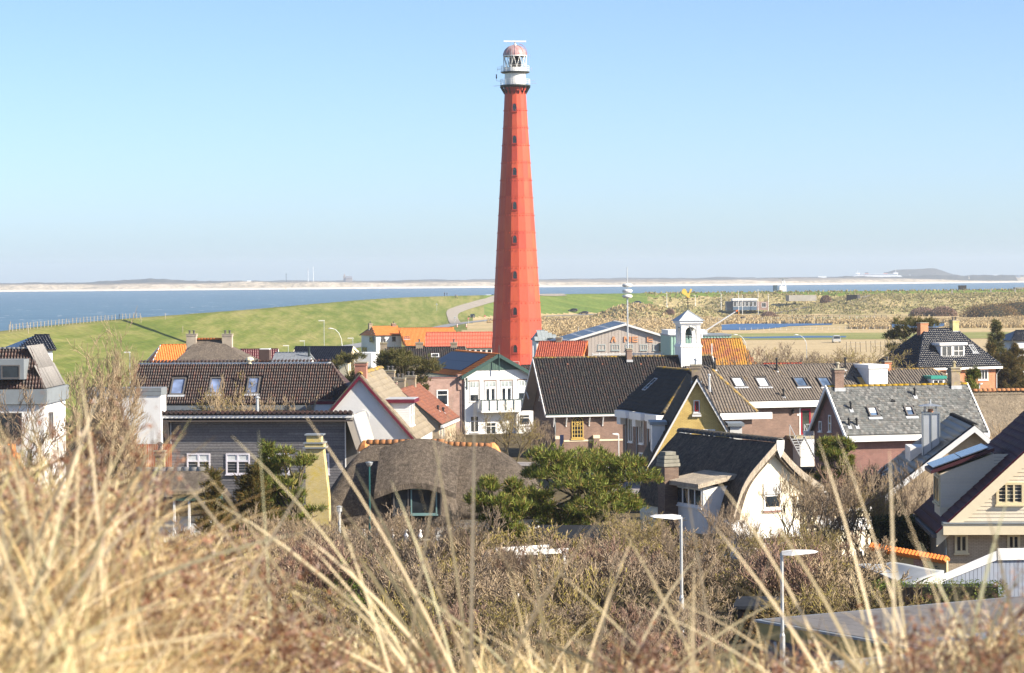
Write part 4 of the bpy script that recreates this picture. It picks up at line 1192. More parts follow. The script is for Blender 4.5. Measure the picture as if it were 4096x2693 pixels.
# ------------------------------------------------------------------ white house with the green gable
def white_house():
 fr = Fr(1858, 1505, 300, 17, 0.0)
 fr.root('white_house', 'white two-storey house with green boarded gable, balcony and solar panels on orange roof', 'house')
 u1 = fr.u(2121, 1495)
 ze = fr.z(1858, 1505, 0) + 0.1
 zr = fr.z(2007, 1417, u1 / 2)
 L = fr.v(1779, 1401, u1 / 2)
 w, lp, rp = gable_v(fr, 0, u1, 0, min(L, 16.5), 0, ze, zr - 0.16, M_RENDER, oh=0.5, og=0.55)
 A, B, C_, D_ = lp
 rf = roof(fr, A, B, C_, D_, M_DKWOOD, T_ORANGE, col=0.26, row=0.36, n_ind=300, amp=0.05)
 r2 = roof(fr, *rp, M_DKWOOD, T_BLACK, col=0.26, row=0.36, amp=0.05)
 ridge(fr, rf, C_, D_, T_ORANGE, 0.14, 0.4)
 pl = Plane(A, B - A, D_ - A)
 cs = [on(fr, pl, P, Q) for P, Q in ((1802, 1410), (1951, 1422), (1858, 1484), (1709, 1475))]
 a0, a1 = (cs[0][0] + cs[3][0]) / 2, (cs[1][0] + cs[2][0]) / 2
 b1, b0 = min((cs[0][1] + cs[1][1]) / 2, (D_ - A).length - 0.25), max(0.5, (cs[2][1] + cs[3][1]) / 2)
 pv = pieces('solar cells', [(0.006, 0.010, 0.026), (0.008, 0.013, 0.032)], 0.35, 0.2, fine=0.1)
 nx = max(3, round((a1 - a0) / 1.05))
 for i in range(nx):
  for j in range(2):
   m = fr.mb(); x0 = a0 + (a1 - a0) * i / nx; y0 = b0 + (b1 - b0) * j / 2
   pbox(m, pl, x0 + 0.012, x0 + (a1 - a0) / nx - 0.012, y0 + 0.012, y0 + (b1 - b0) / 2 - 0.012, 0.12, 0.17)
   m.build('solar_panel', pv, rf)
 # gable boards and barge boards
 gb = front(-0.06)
 zt = on(fr, gb, 1985, 1480)[1]
 slope = (zr - ze) / (u1 / 2)
 x = 0.0
 m0 = fr.mb(); ub = (zt - ze) / slope
 m0.prism([(ub, -0.05, zt), (u1 - ub, -0.05, zt), (u1 / 2, -0.05, zr)], (0, 0.048, 0)); gp = m0.build('gable_panel', M_GREEN, fr.r)
 gmat = pieces('green gable boards', [(0.07, 0.13, 0.11), (0.09, 0.15, 0.125)], 0.5, 0.3, fine=0.1)
 nb = 26
 for k in range(nb):
  xa, xb = ub + (u1 - 2 * ub) * k / nb + 0.012, ub + (u1 - 2 * ub) * (k + 1) / nb - 0.012
  ta, tb = (min(zr - 0.2, ze + slope * min(x_, u1 - x_)) for x_ in (xa, xb))
  if min(ta, tb) - zt < 0.02: continue
  m = fr.mb(); m.prism([(xa, -0.052, zt), (xb, -0.052, zt), (xb, -0.052, tb), (xa, -0.052, ta)], (0, -0.03, 0)); m.build('gable_board', gmat, gp)
 barge(fr, B + V(0, 0, 0.06), C_ + V(0, 0, 0.08), 0.42, M_GREEN, 0.08)
 barge(fr, C_ + V(0, 0, 0.08), rp[0] + V(0, 0, 0.06), 0.42, M_GREEN, 0.08)
 pipe(fr, [(u1 / 2, -0.66, zt - 0.1), (u1 / 2, -0.66, zr + 1.0)], [0.07, 0.03], M_GREEN, 'finial')
 fbox(fr, 'gutter', M_GREEN, A.x - 0.14, A.x + 0.02, B.y, A.y, A.z - 0.2, A.z - 0.04)
 # openings
 p0 = front(0)
 brown = paint('dark frame', (0.05, 0.04, 0.04), 0.5, 0.1)
 for P0, P1, Q0, Q1, c in ((1878, 1915, 1527, 1607, 'w'), (1939, 1983, 1526, 1600, 'd'), (2003, 2048, 1524, 1600, 'd'), (2072, 2110, 1522, 1598, 'w')):
  a, b = on(fr, p0, P0, Q0); c_, e = on(fr, p0, P1, Q1)
  m = fr.mb(); pbox(m, p0, c_ - 0.02, c_ + 0.1, e, b, 0.003, 0.05); m.build('reveal', brown, fr.r)
  m = fr.mb(); pbox(m, p0, a - 0.12, c_ + 0.12, b + 0.01, b + 0.14, 0.0, 0.04); m.build('lintel', B_BROWN, fr.r)
  zt_ = e + (b - e) * 0.68
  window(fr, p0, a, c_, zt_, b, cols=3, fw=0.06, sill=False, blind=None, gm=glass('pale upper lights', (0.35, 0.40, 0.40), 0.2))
  if c == 'w': window(fr, p0, a, c_, e, zt_ - 0.004, fw=0.07, blind=0.5)
  else: window(fr, p0, a, c_, e - 0.3, zt_ - 0.004, cols=2, fw=0.11, bar=0.13, sill=False, name='balcony_door')
 for P0, P1, Q0, Q1 in ((1880, 1916, 1664, 1730), (1942, 1985, 1690, 1738), (2074, 2108, 1655, 1725)):
  window_px(fr, p0, P0, Q0, P1, Q1, cols=2, rows=1, transom=0.7, fw=0.09)
 a, b = on(fr, p0, 2061, 1645); c_, e = on(fr, p0, 2128, 1735)
 fbox(fr, 'bay', M_RENDER, a, c_, -0.5, -0.004, 0, b)
 window(fr, front(-0.5), a + 0.25, c_ - 0.4, 0.9, b - 0.35, cols=1, transom=0.72, fw=0.1)
 # balcony
 a, _ = on(fr, front(-1.2), 1926, 1640); c_, zb = on(fr, front(-1.2), 2089, 1640)
 zt_ = on(fr, front(-1.2), 2000, 1598)[1]
 fbox(fr, 'balcony', M_WHITE2, a, c_, -1.2, -0.004, zb - 0.22, zb)
 m = fr.mb(); m.box(a - 0.04, c_ + 0.04, -1.26, -1.16, zt_ - 0.05, zt_); m.box(a - 0.04, a + 0.05, -1.16, 0, zt_ - 0.05, zt_); m.box(c_ - 0.05, c_ + 0.04, -1.16, 0, zt_ - 0.05, zt_)
 for k in range(6): m.box(a + (c_ - a) * k / 5 - 0.04, a + (c_ - a) * k / 5 + 0.04, -1.25, -1.17, zb, zt_ - 0.05)
 bal = m.build('balcony_rail', M_GREEN, fr.r)
 nn = 34
 for k in range(nn):
  x0, x1 = a + (c_ - a) * k / nn + 0.012, a + (c_ - a) * (k + 1) / nn - 0.012
  m = fr.mb(); m.box(x0, x1, -1.155, -1.13, zb + 0.03, zt_ - 0.06); m.build('baluster_board', M_WHITE2, bal)
 for k in range(9):
  y0 = -1.1 + k * 0.12
  m = fr.mb(); m.box(a - 0.02, a + 0.005, y0, y0 + 0.1, zb + 0.03, zt_ - 0.06); m.build('baluster_board', M_WHITE2, bal)
 pipe(fr, [(0.03, -0.45, ze - 0.25), (-0.02, -0.08, ze - 0.9), (-0.02, -0.08, 0)], 0.05, M_ZINC)
 m = fr.mb(); m.bar((0.05, -0.5, ze - 0.3), (0.3, -0.03, ze - 1.5), 0.08); m.bar((0.3, -0.05, ze - 0.3), (0.3, -0.05, ze - 1.6), 0.07); m.build('eave_bracket', M_GREEN, fr.r)
 # brick extension on the left
 ul = fr.u(1668, 1520, 0.25)
 zt_ = fr.z(1760, 1514, ul / 2, 0.25)
 fbox(fr, 'extension_wall', B_PINK, ul, -0.004, 0.25, 5.0, 0, zt_)
 fbox(fr, 'coping', B_RED, ul - 0.04, -0.006, 0.2, 0.6, zt_ + 0.003, zt_ + 0.12)
 fbox(fr, 'extension_roof', M_BLACK, ul + 0.1, -0.1, 0.62, 4.9, zt_ + 0.003, zt_ + 0.03)
 fbox(fr, 'pier', B_PINK, -0.75, -0.3, 0.12, 0.7, zt_ - 1.3, zt_ + 0.4)
 pe = front(0.25)
 window_px(fr, pe, 1746, 1560, 1793, 1622, cols=1, transom=0.7, fw=0.12)
white_house()
# ------------------------------------------------------------------ brown tiled row with the hipped wing
def brown_row():
 fr = Fr(2652, 1658, 205, 17, 1.5)
 fr.root('terraced_row', 'brick terrace under grey-brown tiles with hipped wing, five skylights and white fascia', 'house')
 ze = fr.z(2652, 1658)
 vL = fr.v(2469, 1624)
 u1 = fr.u(3030, 1636)
 ut = 3.1; vt = 3.3
 T0 = V(0, 0, 0)
 zt = fr.z(2768, 1484, ut, vt)
 ut = fr.u(2768, 1484, vt)
 EF, EB, TF = V(0, 0, ze), V(0, vL, ze), V(ut, vt, zt)
 pl = Plane(EB, EF - EB, TF - EB)
 TB = on3(fr, pl, 2632, 1470)
 TB.z = zt; TB = V(ut, TB.y, zt)
 lf = roof(fr, EB, EF, TF, TB, M_DKWOOD, T_NIGHT, style='flat', col=0.42, row=0.42, n_ind=0, amp=0.02, lift=0.025, bond=True)  # near-black tiles put the shade of this left slope into the colour
 # front slope of the wing
 ER = V(u1, 0, ze)
 TR = V(fr.u(2850, 1482, vt), vt, zt)
 ff = roof(fr, EF, ER, TR, TF, M_DKWOOD, T_TAN, col=0.24, row=0.33, n_ind=300, amp=0.06)
 ridge(fr, lf, EF + V(0, 0, 0.05), TF + V(0, 0, 0.05), T_MOSSRIDGE, 0.17, 0.36)
 ridge(fr, ff, ER + V(0, 0, 0.03), TR + V(0, 0, 0.03), T_MOSSRIDGE, 0.13, 0.36)
 ridge(fr, lf, TF + V(0, 0, 0.03), TB + V(0, 0, 0.03), T_MOSSRIDGE, 0.14, 0.38)
 m = fr.mb(); m.prism([TF, TR, ER + V(0, 5, 0), V(TR.x, vL, zt), TB], (0, 0, -0.1));
 slab(fr, [ER, V(u1, vL, ze), V(TR.x, vL, zt), TR], 0.12, T_TAN)
 plL = Plane(EB, EF - EB, TF - EB)
 a, b = on(fr, plL, 2620, 1515); c, e = on(fr, plL, 2590, 1565)
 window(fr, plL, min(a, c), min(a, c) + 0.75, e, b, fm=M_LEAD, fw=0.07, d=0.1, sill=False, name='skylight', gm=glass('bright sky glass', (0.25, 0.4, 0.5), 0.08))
 # main block
 veM = fr.vz(1606, 3150, fr.u(3150, 1606, 5), ze)
 rise = 3.6
 v_r = veM + rise * 1.25
 zr = fr.z(3000, 1463, fr.u(3000, 1463, v_r), v_r)
 uA, uB = fr.u(2740, 1470, v_r), fr.u(3590, 1590, veM)
 uR = fr.u(3440, 1456, v_r)
 EA, EBm, RR, RA = V(uA, veM, ze), V(uB, veM, ze), V(uR, v_r, zr), V(uA, v_r, zr)
 pm = Plane(EA, EBm - EA, RA - EA)
 sk = []
 spec = [((2920, 1513), (2967, 1550), M_BLIND), ((3016, 1513), (3064, 1550), M_BLIND), ((3168, 1512), (3216, 1550), None), ((3264, 1512), (3310, 1550), None), ((3418, 1508), (3464, 1545), paint('orange blind', (0.72, 0.42, 0.12), 0.7, 0.06))]
 for p, q, mt in spec:
  sk.append(skylight(fr, pm, p[0], p[1], q[0], q[1], fr.r, gm=mt or M_SKYGLASS, w=1.05))
 mf = roof(fr, EA, EBm, RR, RA, M_DKWOOD, T_TAN, col=0.24, row=0.33, n_ind=300, amp=0.06, skip=sk)
 slab(fr, [V(uB, veM + 9, ze), V(uA, veM + 9, ze), RA, RR], 0.12, T_TAN)
 slab(fr, [EBm, V(uB, veM + 9, ze), RR], 0.12, T_TAN)
 ridge(fr, mf, RA, RR, T_TAN, 0.12, 0.4)
 ridge(fr, mf, EBm + V(0, 0, 0.02), RR + V(0, 0, 0.02), T_MOSSRIDGE, 0.14, 0.4)
 window_px(fr, Plane(EF, ER - EF, TF - EF), 2836, 1542, 2856, 1582, fm=M_DARKFRAME, fw=0.09, d=0.12, sill=False, name='skylight', gm=M_SKYGLASS)
 for P, Q, h in ((2852, 1487, 0.7), (2860, 1480, 0.9), (3107, 1485, 1.0), (3134, 1588, 0.55), (3381, 1480, 0.95), (3373, 1502, 0.6)):
  vent(fr, pm, P, Q, h, 0.085)
 vent(fr, Plane(EF, ER - EF, TF - EF), 2837, 1560, 1.1, 0.09, M_GALV)
 # walls
 fbox(fr, 'wall', B_BROWN, 0.45, u1 - 0.3, 0.4, vL, 1.5, ze - 0.35)
 fbox(fr, 'wall', B_BROWN, u1 - 0.3, uB - 0.5, veM + 0.4, veM + 8.4, 1.5, ze - 0.35)
 fbox(fr, 'fascia', M_WHITE2, fr.u(2880, 1645), u1 + 1.2, -0.06, 0.2, ze - 0.52, ze - 0.03)
 fbox(fr, 'fascia', M_WHITE2, u1 - 0.2, uB, veM - 0.2, veM + 0.1, ze - 0.55, ze - 0.03)
 fbox(fr, 'flat_roof', M_BLACK, u1 + 0.1, u1 + 1.15, 0.22, veM - 0.25, ze - 0.3, ze - 0.1)
 # zigzag white fascia on the left side
 yz = [(0.0, 0.0), (0.42, 0.72), (0.72, 1.0)]
 n = 3
 seg = [(2652, 1658, 2556, 1655, 0.0), (2530, 1642, 2466, 1625, 1)]
 stp = vL / 3.0
 for k in range(3):
  v0, v1 = k * stp, (k + 1) * stp - 0.9
  m = fr.mb(); m.box(-0.55, 0.44, v0, v1, ze - 0.62, ze - 0.08); m.build('fascia', M_WHITE2, fr.r)
  m = fr.mb(); m.box(-0.05, 0.40, v1 + 0.004, v1 + 0.896, ze - 1.25, ze - 0.5); m.build('bay_apron', M_WHITE, fr.r)
 for k in range(4):
  v0 = 0.55 + k * vL / 4.2
  window(fr, left(0.45), -(v0 + 1.05), -v0, ze - 2.6, ze - 0.7, cols=2, fw=0.1, d=0.08)
  if k < 3: window(fr, left(0.45), -(v0 + 1.05), -v0, 2.2, 3.7, cols=2, fw=0.1, d=0.08)
  pipe(fr, [(0.38, v0 + 1.5, ze - 0.5), (0.38, v0 + 1.5, 1.5)], 0.05, M_ZINC)
 # recessed porch with red door, lamp, house number plate, steps and railings
 pp = front(veM + 0.4)
 a, b = on(fr, pp, 3152, 1632); c, e = on(fr, pp, 3262, 1738)
 fbox(fr, 'porch', M_DKWOOD, a, c, veM + 0.396, veM + 0.5, b - 0.06, b)
 reddoor = paint('red door paint', (0.30, 0.012, 0.03), 0.4, 0.1)
 dw0, dw1 = on(fr, pp, 3202, 1635)[0], on(fr, pp, 3242, 1635)[0]
 window(fr, pp, dw0, dw1, e, b - 0.1, fm=reddoor, fw=0.14, sill=False, name='front_door', gm=glass('door glass', (0.05, 0.06, 0.05), 0.1))
 fbox(fr, 'door_surround', M_WHITE2, dw0 - 0.12, dw0 - 0.004, veM + 0.36, veM + 0.396, e, b - 0.05)
 fbox(fr, 'number_plate', M_WHITE2, *(sorted((on(fr, pp, 3188, 1655)[0], on(fr, pp, 3198, 1655)[0]))), veM + 0.37, veM + 0.396, *(sorted((on(fr, pp, 3190, 1663)[1], on(fr, pp, 3190, 1656)[1]))))
 q = on(fr, pp, 3170, 1645)
 m = fr.mb(); m.lathe([(0.03, q[1] - 0.25), (0.1, q[1] - 0.18), (0.13, q[1] + 0.05), (0.02, q[1] + 0.2)], 6, (q[0], veM + 0.28)); m.build('wall_lamp', M_BLACK, fr.r)
 deck = fbox(fr, 'landing', M_CONCRETE, a - 0.2, c + 0.6, veM - 1.3, veM + 0.39, e - 0.25, e)
 fbox(fr, 'landing_base', M_RENDER, a + 0.4, c + 0.6, veM - 1.25, veM + 0.38, 1.5, e - 0.254)
 m = fr.mb()
 for x0, x1, y in ((a + 0.9, c + 0.6, veM - 1.28),):
  k = 0
  x = x0
  while x < x1:
   m.tube([(x, y, e), (x, y, e + 0.95)], 0.018, 4); x += 0.14
  m.bar((x0, y, e + 0.97), (x1, y, e + 0.97), 0.05); m.bar((x0, y, e + 0.12), (x1, y, e + 0.12), 0.04)
 for sx in (a - 0.55, a + 0.75):
  m.bar((sx, veM - 1.25, e + 0.95), (sx, veM - 3.3, e - 0.6), 0.05); m.bar((sx, veM - 3.3, e - 1.5), (sx, veM - 3.3, e - 0.6), 0.05); m.bar((sx, veM - 1.25, e), (sx, veM - 1.25, e + 0.95), 0.05)
  m.bar((sx, veM - 1.25, e - 0.1), (sx, veM - 3.3, e - 1.6), 0.05, 0.2)
 m.build('railing', M_GALV, fr.r)
 for k in range(8):
  y = veM - 1.3 - (k + 1) * 0.27
  fbox(fr, 'step', M_GALV, a - 0.5, a + 0.7, y, y + 0.26, e - 0.2 * (k + 1) - 0.05, e - 0.2 * (k + 1))
 # the white box dormer at the right end
 p2 = Plane(V(0, veM + 1.2, 0), (1, 0, 0), (0, 0, 1))
 g0 = on(fr, p2, 3476, 1475); g1 = on(fr, p2, 3551, 1535)
 fbox(fr, 'box_dormer', M_RENDER, g0[0], g1[0], veM + 1.2, veM + 4.5, g1[1] - 1.2, g0[1])
 fbox(fr, 'dormer_rim', M_WHITE2, g0[0] - 0.08, g1[0] + 0.08, veM + 1.1, veM + 4.6, g0[1] + 0.003, g0[1] + 0.32)
brown_row()
# ------------------------------------------------------------------ yellow brick gable
def yellow_gable():
 fr = Fr(2787, 1510, 178, -0.5, 1.6)
 fr.root('gabled_house', 'steep yellow brick gable house with tiny red-framed attic window and black roof', 'house')
 zr = fr.z(2787, 1508)
 p0 = front(0)
 l = on(fr, p0, 2632, 1782); r = on(fr, p0, 2921, 1745)
 sl = ((zr - l[1]) / -l[0] + (zr - r[1]) / r[0]) / 2
 ze = 4.2
 hw = (zr - ze) / sl
 w, lp, rp = gable_v(fr, -hw + 0.3, hw - 0.3, 0, 9, 1.6, ze + 0.3 * sl - 0.16, zr - 0.16, B_YELLOW, oh=0.3, og=0.32)
 A, B, C_, D_ = lp
 rf = roof(fr, A, B, C_, D_, M_DKWOOD, T_NIGHT, style='flat', col=0.36, row=0.36, n_ind=0, amp=0.02, lift=0.03, bond=True)
 r2 = roof(fr, *rp, M_DKWOOD, T_NIGHT, style='flat', col=0.36, row=0.36, amp=0.02, lift=0.03, bond=True)
 barge(fr, B + V(0, 0, 0.02), C_ + V(0, 0, 0.02), 0.30, M_WHITE2, 0.05)
 barge(fr, C_ + V(0, 0, 0.02), rp[0] + V(0, 0, 0.02), 0.30, M_WHITE2, 0.05)
 ridge(fr, rf, C_, D_, T_NIGHT, 0.13, 0.36)
 # verge tiles along both edges
 for (p, q) in ((B, C_), (rp[0], C_)):
  ridge(fr, rf, p + V(0, 0.03, 0.0), q + V(0, 0.03, 0.0), T_NIGHT, 0.10, 0.36, name='verge_tile')
 chimney(fr, 0, 0.75, zr - 0.5, zr + 0.72, 0.6, 0.5, B_GREY, 1, potm=M_GALV)
 window_px(fr, p0, 2774, 1601, 2799, 1651, fm=M_WHITE2, fw=0.06, d=0.05)
 a, b = on(fr, p0, 2779, 1606); c, e = on(fr, p0, 2794, 1645)
 window(fr, p0, a, c, e, b, fm=paint('red sash', (0.34, 0.012, 0.02), 0.4, 0.1), fw=0.05, d=0.08, sill=False, name='sash')
 for P0, P1 in ((2716, 2766), (2812, 2861)):
  window_px(fr, p0, P0, 1718, P1, 1775, cols=2, fw=0.11, blind=0.2)
 fbox(fr, 'sill', M_RENDER, a - 0.18, c + 0.18, -0.12, -0.004, e - 0.36, e - 0.22)
 # side dormers with flat roofs
 for s_, P0, P1, Q in ((-1, 2608, 2660, 1700), (1, 2920, 2968, 1706)):
  pd = front(1.6)
  x0 = on(fr, pd, P0, Q)[0]; x1 = on(fr, pd, P1, Q)[0]; zt = on(fr, pd, (P0 + P1) / 2, Q)[1]
  d = fbox(fr, 'dormer', M_WHITE, min(x0, x1), max(x0, x1), 1.6, 4.2, 2.5, zt)
  fbox(fr, 'dormer_roof', M_ZINC, min(x0, x1) - 0.15, max(x0, x1) + 0.15, 1.45, 4.3, zt + 0.003, zt + 0.2, d)
yellow_gable()
# ------------------------------------------------------------------ thatched house on the right
def shell(fr, prof, th, v0, v1, mat, name='roof', nv=8, sag=0.06):
 """thick curved roof: profile in (u,z), pushed along v"""
 n = len(prof)
 nor = []
 for i in range(n):
  a, b = prof[max(i - 1, 0)], prof[min(i + 1, n - 1)]
  d = Vector((b[0] - a[0], b[1] - a[1])).normalized()
  nor.append((-d.y, d.x))
 vs, fs = [], []
 for j in range(nv + 1):
  v = v0 + (v1 - v0) * j / nv
  for i in range(n): vs.append((prof[i][0], v, prof[i][1] + RNG.gauss(0, sag * 0.3)))
  for i in range(n): vs.append((prof[i][0] - nor[i][0] * th, v, prof[i][1] - nor[i][1] * th))
 N = 2 * n
 for j in range(nv):
  for i in range(n - 1):
   a = j * N + i
   fs.append((a, a + 1, a + 1 + N, a + N)); fs.append((a + n, a + n + N, a + n + 1 + N, a + n + 1))
  for i in (0, n - 1):
   a = j * N + i
   fs.append((a, a + N, a + N + n, a + n))
 for j in (0, nv):
  for i in range(n - 1):
   a = j * N + i
   fs.append((a, a + n, a + n + 1, a + 1))
 m = fr.mb(); m.add(vs, fs)
 return m.build(name, mat, fr.r)
def subdiv(prof, k=4):
 out = []
 n = len(prof); P = [Vector(p) for p in prof]
 for i in range(n - 1):
  p0, p1, p2, p3 = P[max(i - 1, 0)], P[i], P[i + 1], P[min(i + 2, n - 1)]
  for j in range(k):
   t = j / k
   out.append(0.5 * ((2 * p1) + (p2 - p0) * t + (2 * p0 - 5 * p1 + 4 * p2 - p3) * t * t + (3 * p1 - p0 - 3 * p2 + p3) * t ** 3))
 out.append(P[-1]); return [tuple(p) for p in out]
def thatched_right():
 fr = Fr(3105, 1772, 135, 24, 2.6)
 fr.root('thatched_house', 'cream gabled house with steep dark thatch, scalloped black ridge and thatched dormer', 'house')
 p0 = front(-0.35)
 L = [on(fr, p0, P, Q) for P, Q in ((3105, 1772), (3050, 1835), (3000, 1895), (2968, 1950), (2948, 2010), (2930, 2075))]
 R = [on(fr, p0, P, Q) for P, Q in ((3105, 1772), (3160, 1838), (3215, 1890), (3292, 1945))]
 prof = subdiv(L[::-1], 3)[:-1] + subdiv(R, 3)
 zr = L[0][1]
 Lh = fr.v(2722, 1733, 0)
 rf = shell(fr, prof[::-1], -0.38, -0.35, Lh, TH_DARK)
 # gable wall follows the roof line
 inner = [(a, b - 0.42) for a, b in prof]
 base = [(inner[-1][0] - 0.25, 2.6), (inner[0][0] + 0.35, 2.6)]
 m = fr.mb(); m.prism([(a * 0.97, 0.0, b) for a, b in inner] + [(a, 0.0, z) for a, z in base], (0, Lh - 0.3, 0)); m.build('wall', paint('cream render', (0.83, 0.77, 0.60), 0.8, 0.05, 2), fr.r)
 ridge(fr, rf, V(0, -0.42, zr + 0.05), V(0, Lh, zr + 0.05), pieces('black ridge tiles', [(0.03, 0.03, 0.032), (0.05, 0.048, 0.046)], 0.5, 0.4, lichen=(0.35, 0.28, 0.1), lichen_amt=0.5, lscale=3), 0.24, 0.42)
 m = fr.mb(); m.prism([(-0.22, -0.44, zr + 0.12), (0.22, -0.44, zr + 0.12), (0.2, -0.44, zr - 0.3), (0, -0.44, zr - 0.75), (-0.2, -0.44, zr - 0.3)], (0, 0.1, 0)); m.build('ridge_end', M_WHITE2, fr.r)
 # pale cut edge of the thatch along the gable
 m = fr.mb()
 for i in range(len(prof) - 1):
  a, b = prof[i], prof[i + 1]
  m.prism([(a[0], -0.36, a[1] + 0.02), (b[0], -0.36, b[1] + 0.02), (b[0], -0.36, b[1] - 0.36), (a[0], -0.36, a[1] - 0.36)], (0, -0.06, 0))
 m.build('thatch_edge', TH_STRAW, fr.r)
 pw = front(0)
 w_ = window_px(fr, pw, 3053, 1934, 3126, 2034, cols=1, fw=0.09, transom=0.52, blind=0.42)
 a, b = on(fr, pw, 3053, 2044); c, _ = on(fr, pw, 3122, 2044)
 fbox(fr, 'sill', B_RED, a, c, -0.12, -0.004, b - 0.08, b)
 window_px(fr, pw, 3282, 1965, 3312, 2040, fw=0.08)
 # porch roof and white boarded lower part
 a, zb = on(fr, front(-1.6), 2960, 2105); c, _ = on(fr, front(-1.6), 3230, 2105)
 m = fr.mb(); m.prism([(a, -1.6, zb - 0.5), (a, -0.004, zb + 0.15), (a, -0.004, zb), (a, -1.6, zb - 0.65)], (c - a, 0, 0)); m.build('porch_roof', M_WHITE2, fr.r)
 bd = front(-1.2)
 fbox(fr, 'porch_wall', M_WHITE, a + 0.2, c - 0.2, -1.2, -0.006, 2.6, zb - 0.55)
 boards(fr, fr.r, bd, 2.7, zb - 0.6, 0.2, lambda y: (a + 0.2, c - 0.2), T_WSIDING, name='board')
 # dormer with thatched lid on the left slope
 pd = left(-3.6)
 c0 = on(fr, pd, 2702, 1990); c1 = on(fr, pd, 2815, 2020)
 uD = -3.55
 v0, v1 = fr.v(2812, 1985, uD), fr.v(2704, 1985, uD)
 zt = fr.z(2760, 1940, uD, (v0 + v1) / 2); zb = fr.z(2760, 2025, uD, (v0 + v1) / 2)
 d = fbox(fr, 'dormer', M_WHITE, uD, -1.2, v0, v1, zb - 1.3, zt)
 window(fr, left(uD), -v1 + 0.05, -v0 - 0.05, zb, zt - 0.08, cols=4, fw=0.1, d=0.06, parent=d, bar=0.05)
 lid = [V(uD - 0.5, v0 - 0.45, zt - 0.05), V(uD - 0.5, v1 + 0.35, zt - 0.05), V(-1.5, v1 + 0.2, zt + 0.42), V(-1.5, v0 - 0.3, zt + 0.42)]
 m = fr.mb(); m.prism(lid, V(0, 0, 0.22)); m.build('dormer_lid', TH_STRAW, d)  # pale tone paints in the sunlight caught by the flatter lid
 # chimney with tapered top
 uc = fr.u(2668, 1900, Lh * 0.8)
 vc = fr.v(2672, 1830, -3.9)
 zc0, zc1 = fr.z(2672, 1865, -3.9, vc), fr.z(2672, 1805, -3.9, vc)
 m = fr.mb(); m.box(-4.3, -3.5, vc - 0.4, vc + 0.4, 2.6, zc0); ch = m.build('chimney', brick('dark brown brick', (0.16, 0.10, 0.075), (0.22, 0.15, 0.11), (0.12, 0.1, 0.09)), fr.r)
 m = fr.mb()
 for k in range(4):
  z = zc0 + (zc1 - zc0) * k / 4; s_ = (0.46, 0.43, 0.40, 0.30)[k]
  m.box(-3.9 - s_, -3.9 + s_, vc - s_, vc + s_, z + 0.004, z + (zc1 - zc0) / 4 - 0.02)
 m.build('chimney_top', paint('weathered concrete', (0.26, 0.25, 0.21), 0.9, 0.25, 3), ch)
 # lower annex on the right with balcony rail
 pa = front(-1.0)
 a0 = on(fr, pa, 3330, 2120); a1 = on(fr, pa, 3486, 2290)
 fbox(fr, 'annex_wall', paint('cream render', (0.83, 0.77, 0.60)), a0[0], a1[0], -1.0, 4, 2.6, a0[1] - 0.05)
 fbox(fr, 'annex_rim', M_WHITE2, a0[0] - 0.1, a1[0] + 0.12, -1.1, 4.1, a0[1] - 0.046, a0[1] + 0.22)
 m = fr.mb(); z = a0[1] + 0.22
 for k in range(4): x = a0[0] + (a1[0] - a0[0]) * k / 3; m.box(x - 0.05, x + 0.05, -1.05, -0.95, z, z + 0.85)
 m.build('rail_post', M_WHITE2, fr.r)
 for k in range(3): fbox(fr, 'rail_board', M_CREAM if k % 2 else M_WHITE2, a0[0], a1[0], -1.09, -1.054, z + 0.12 + 0.27 * k, z + 0.3 + 0.27 * k)
 window_px(fr, pa, 3408, 2200, 3425, 2285, fw=0.06)
 window_px(fr, pa, 3435, 2200, 3452, 2285, fw=0.06)
thatched_right()
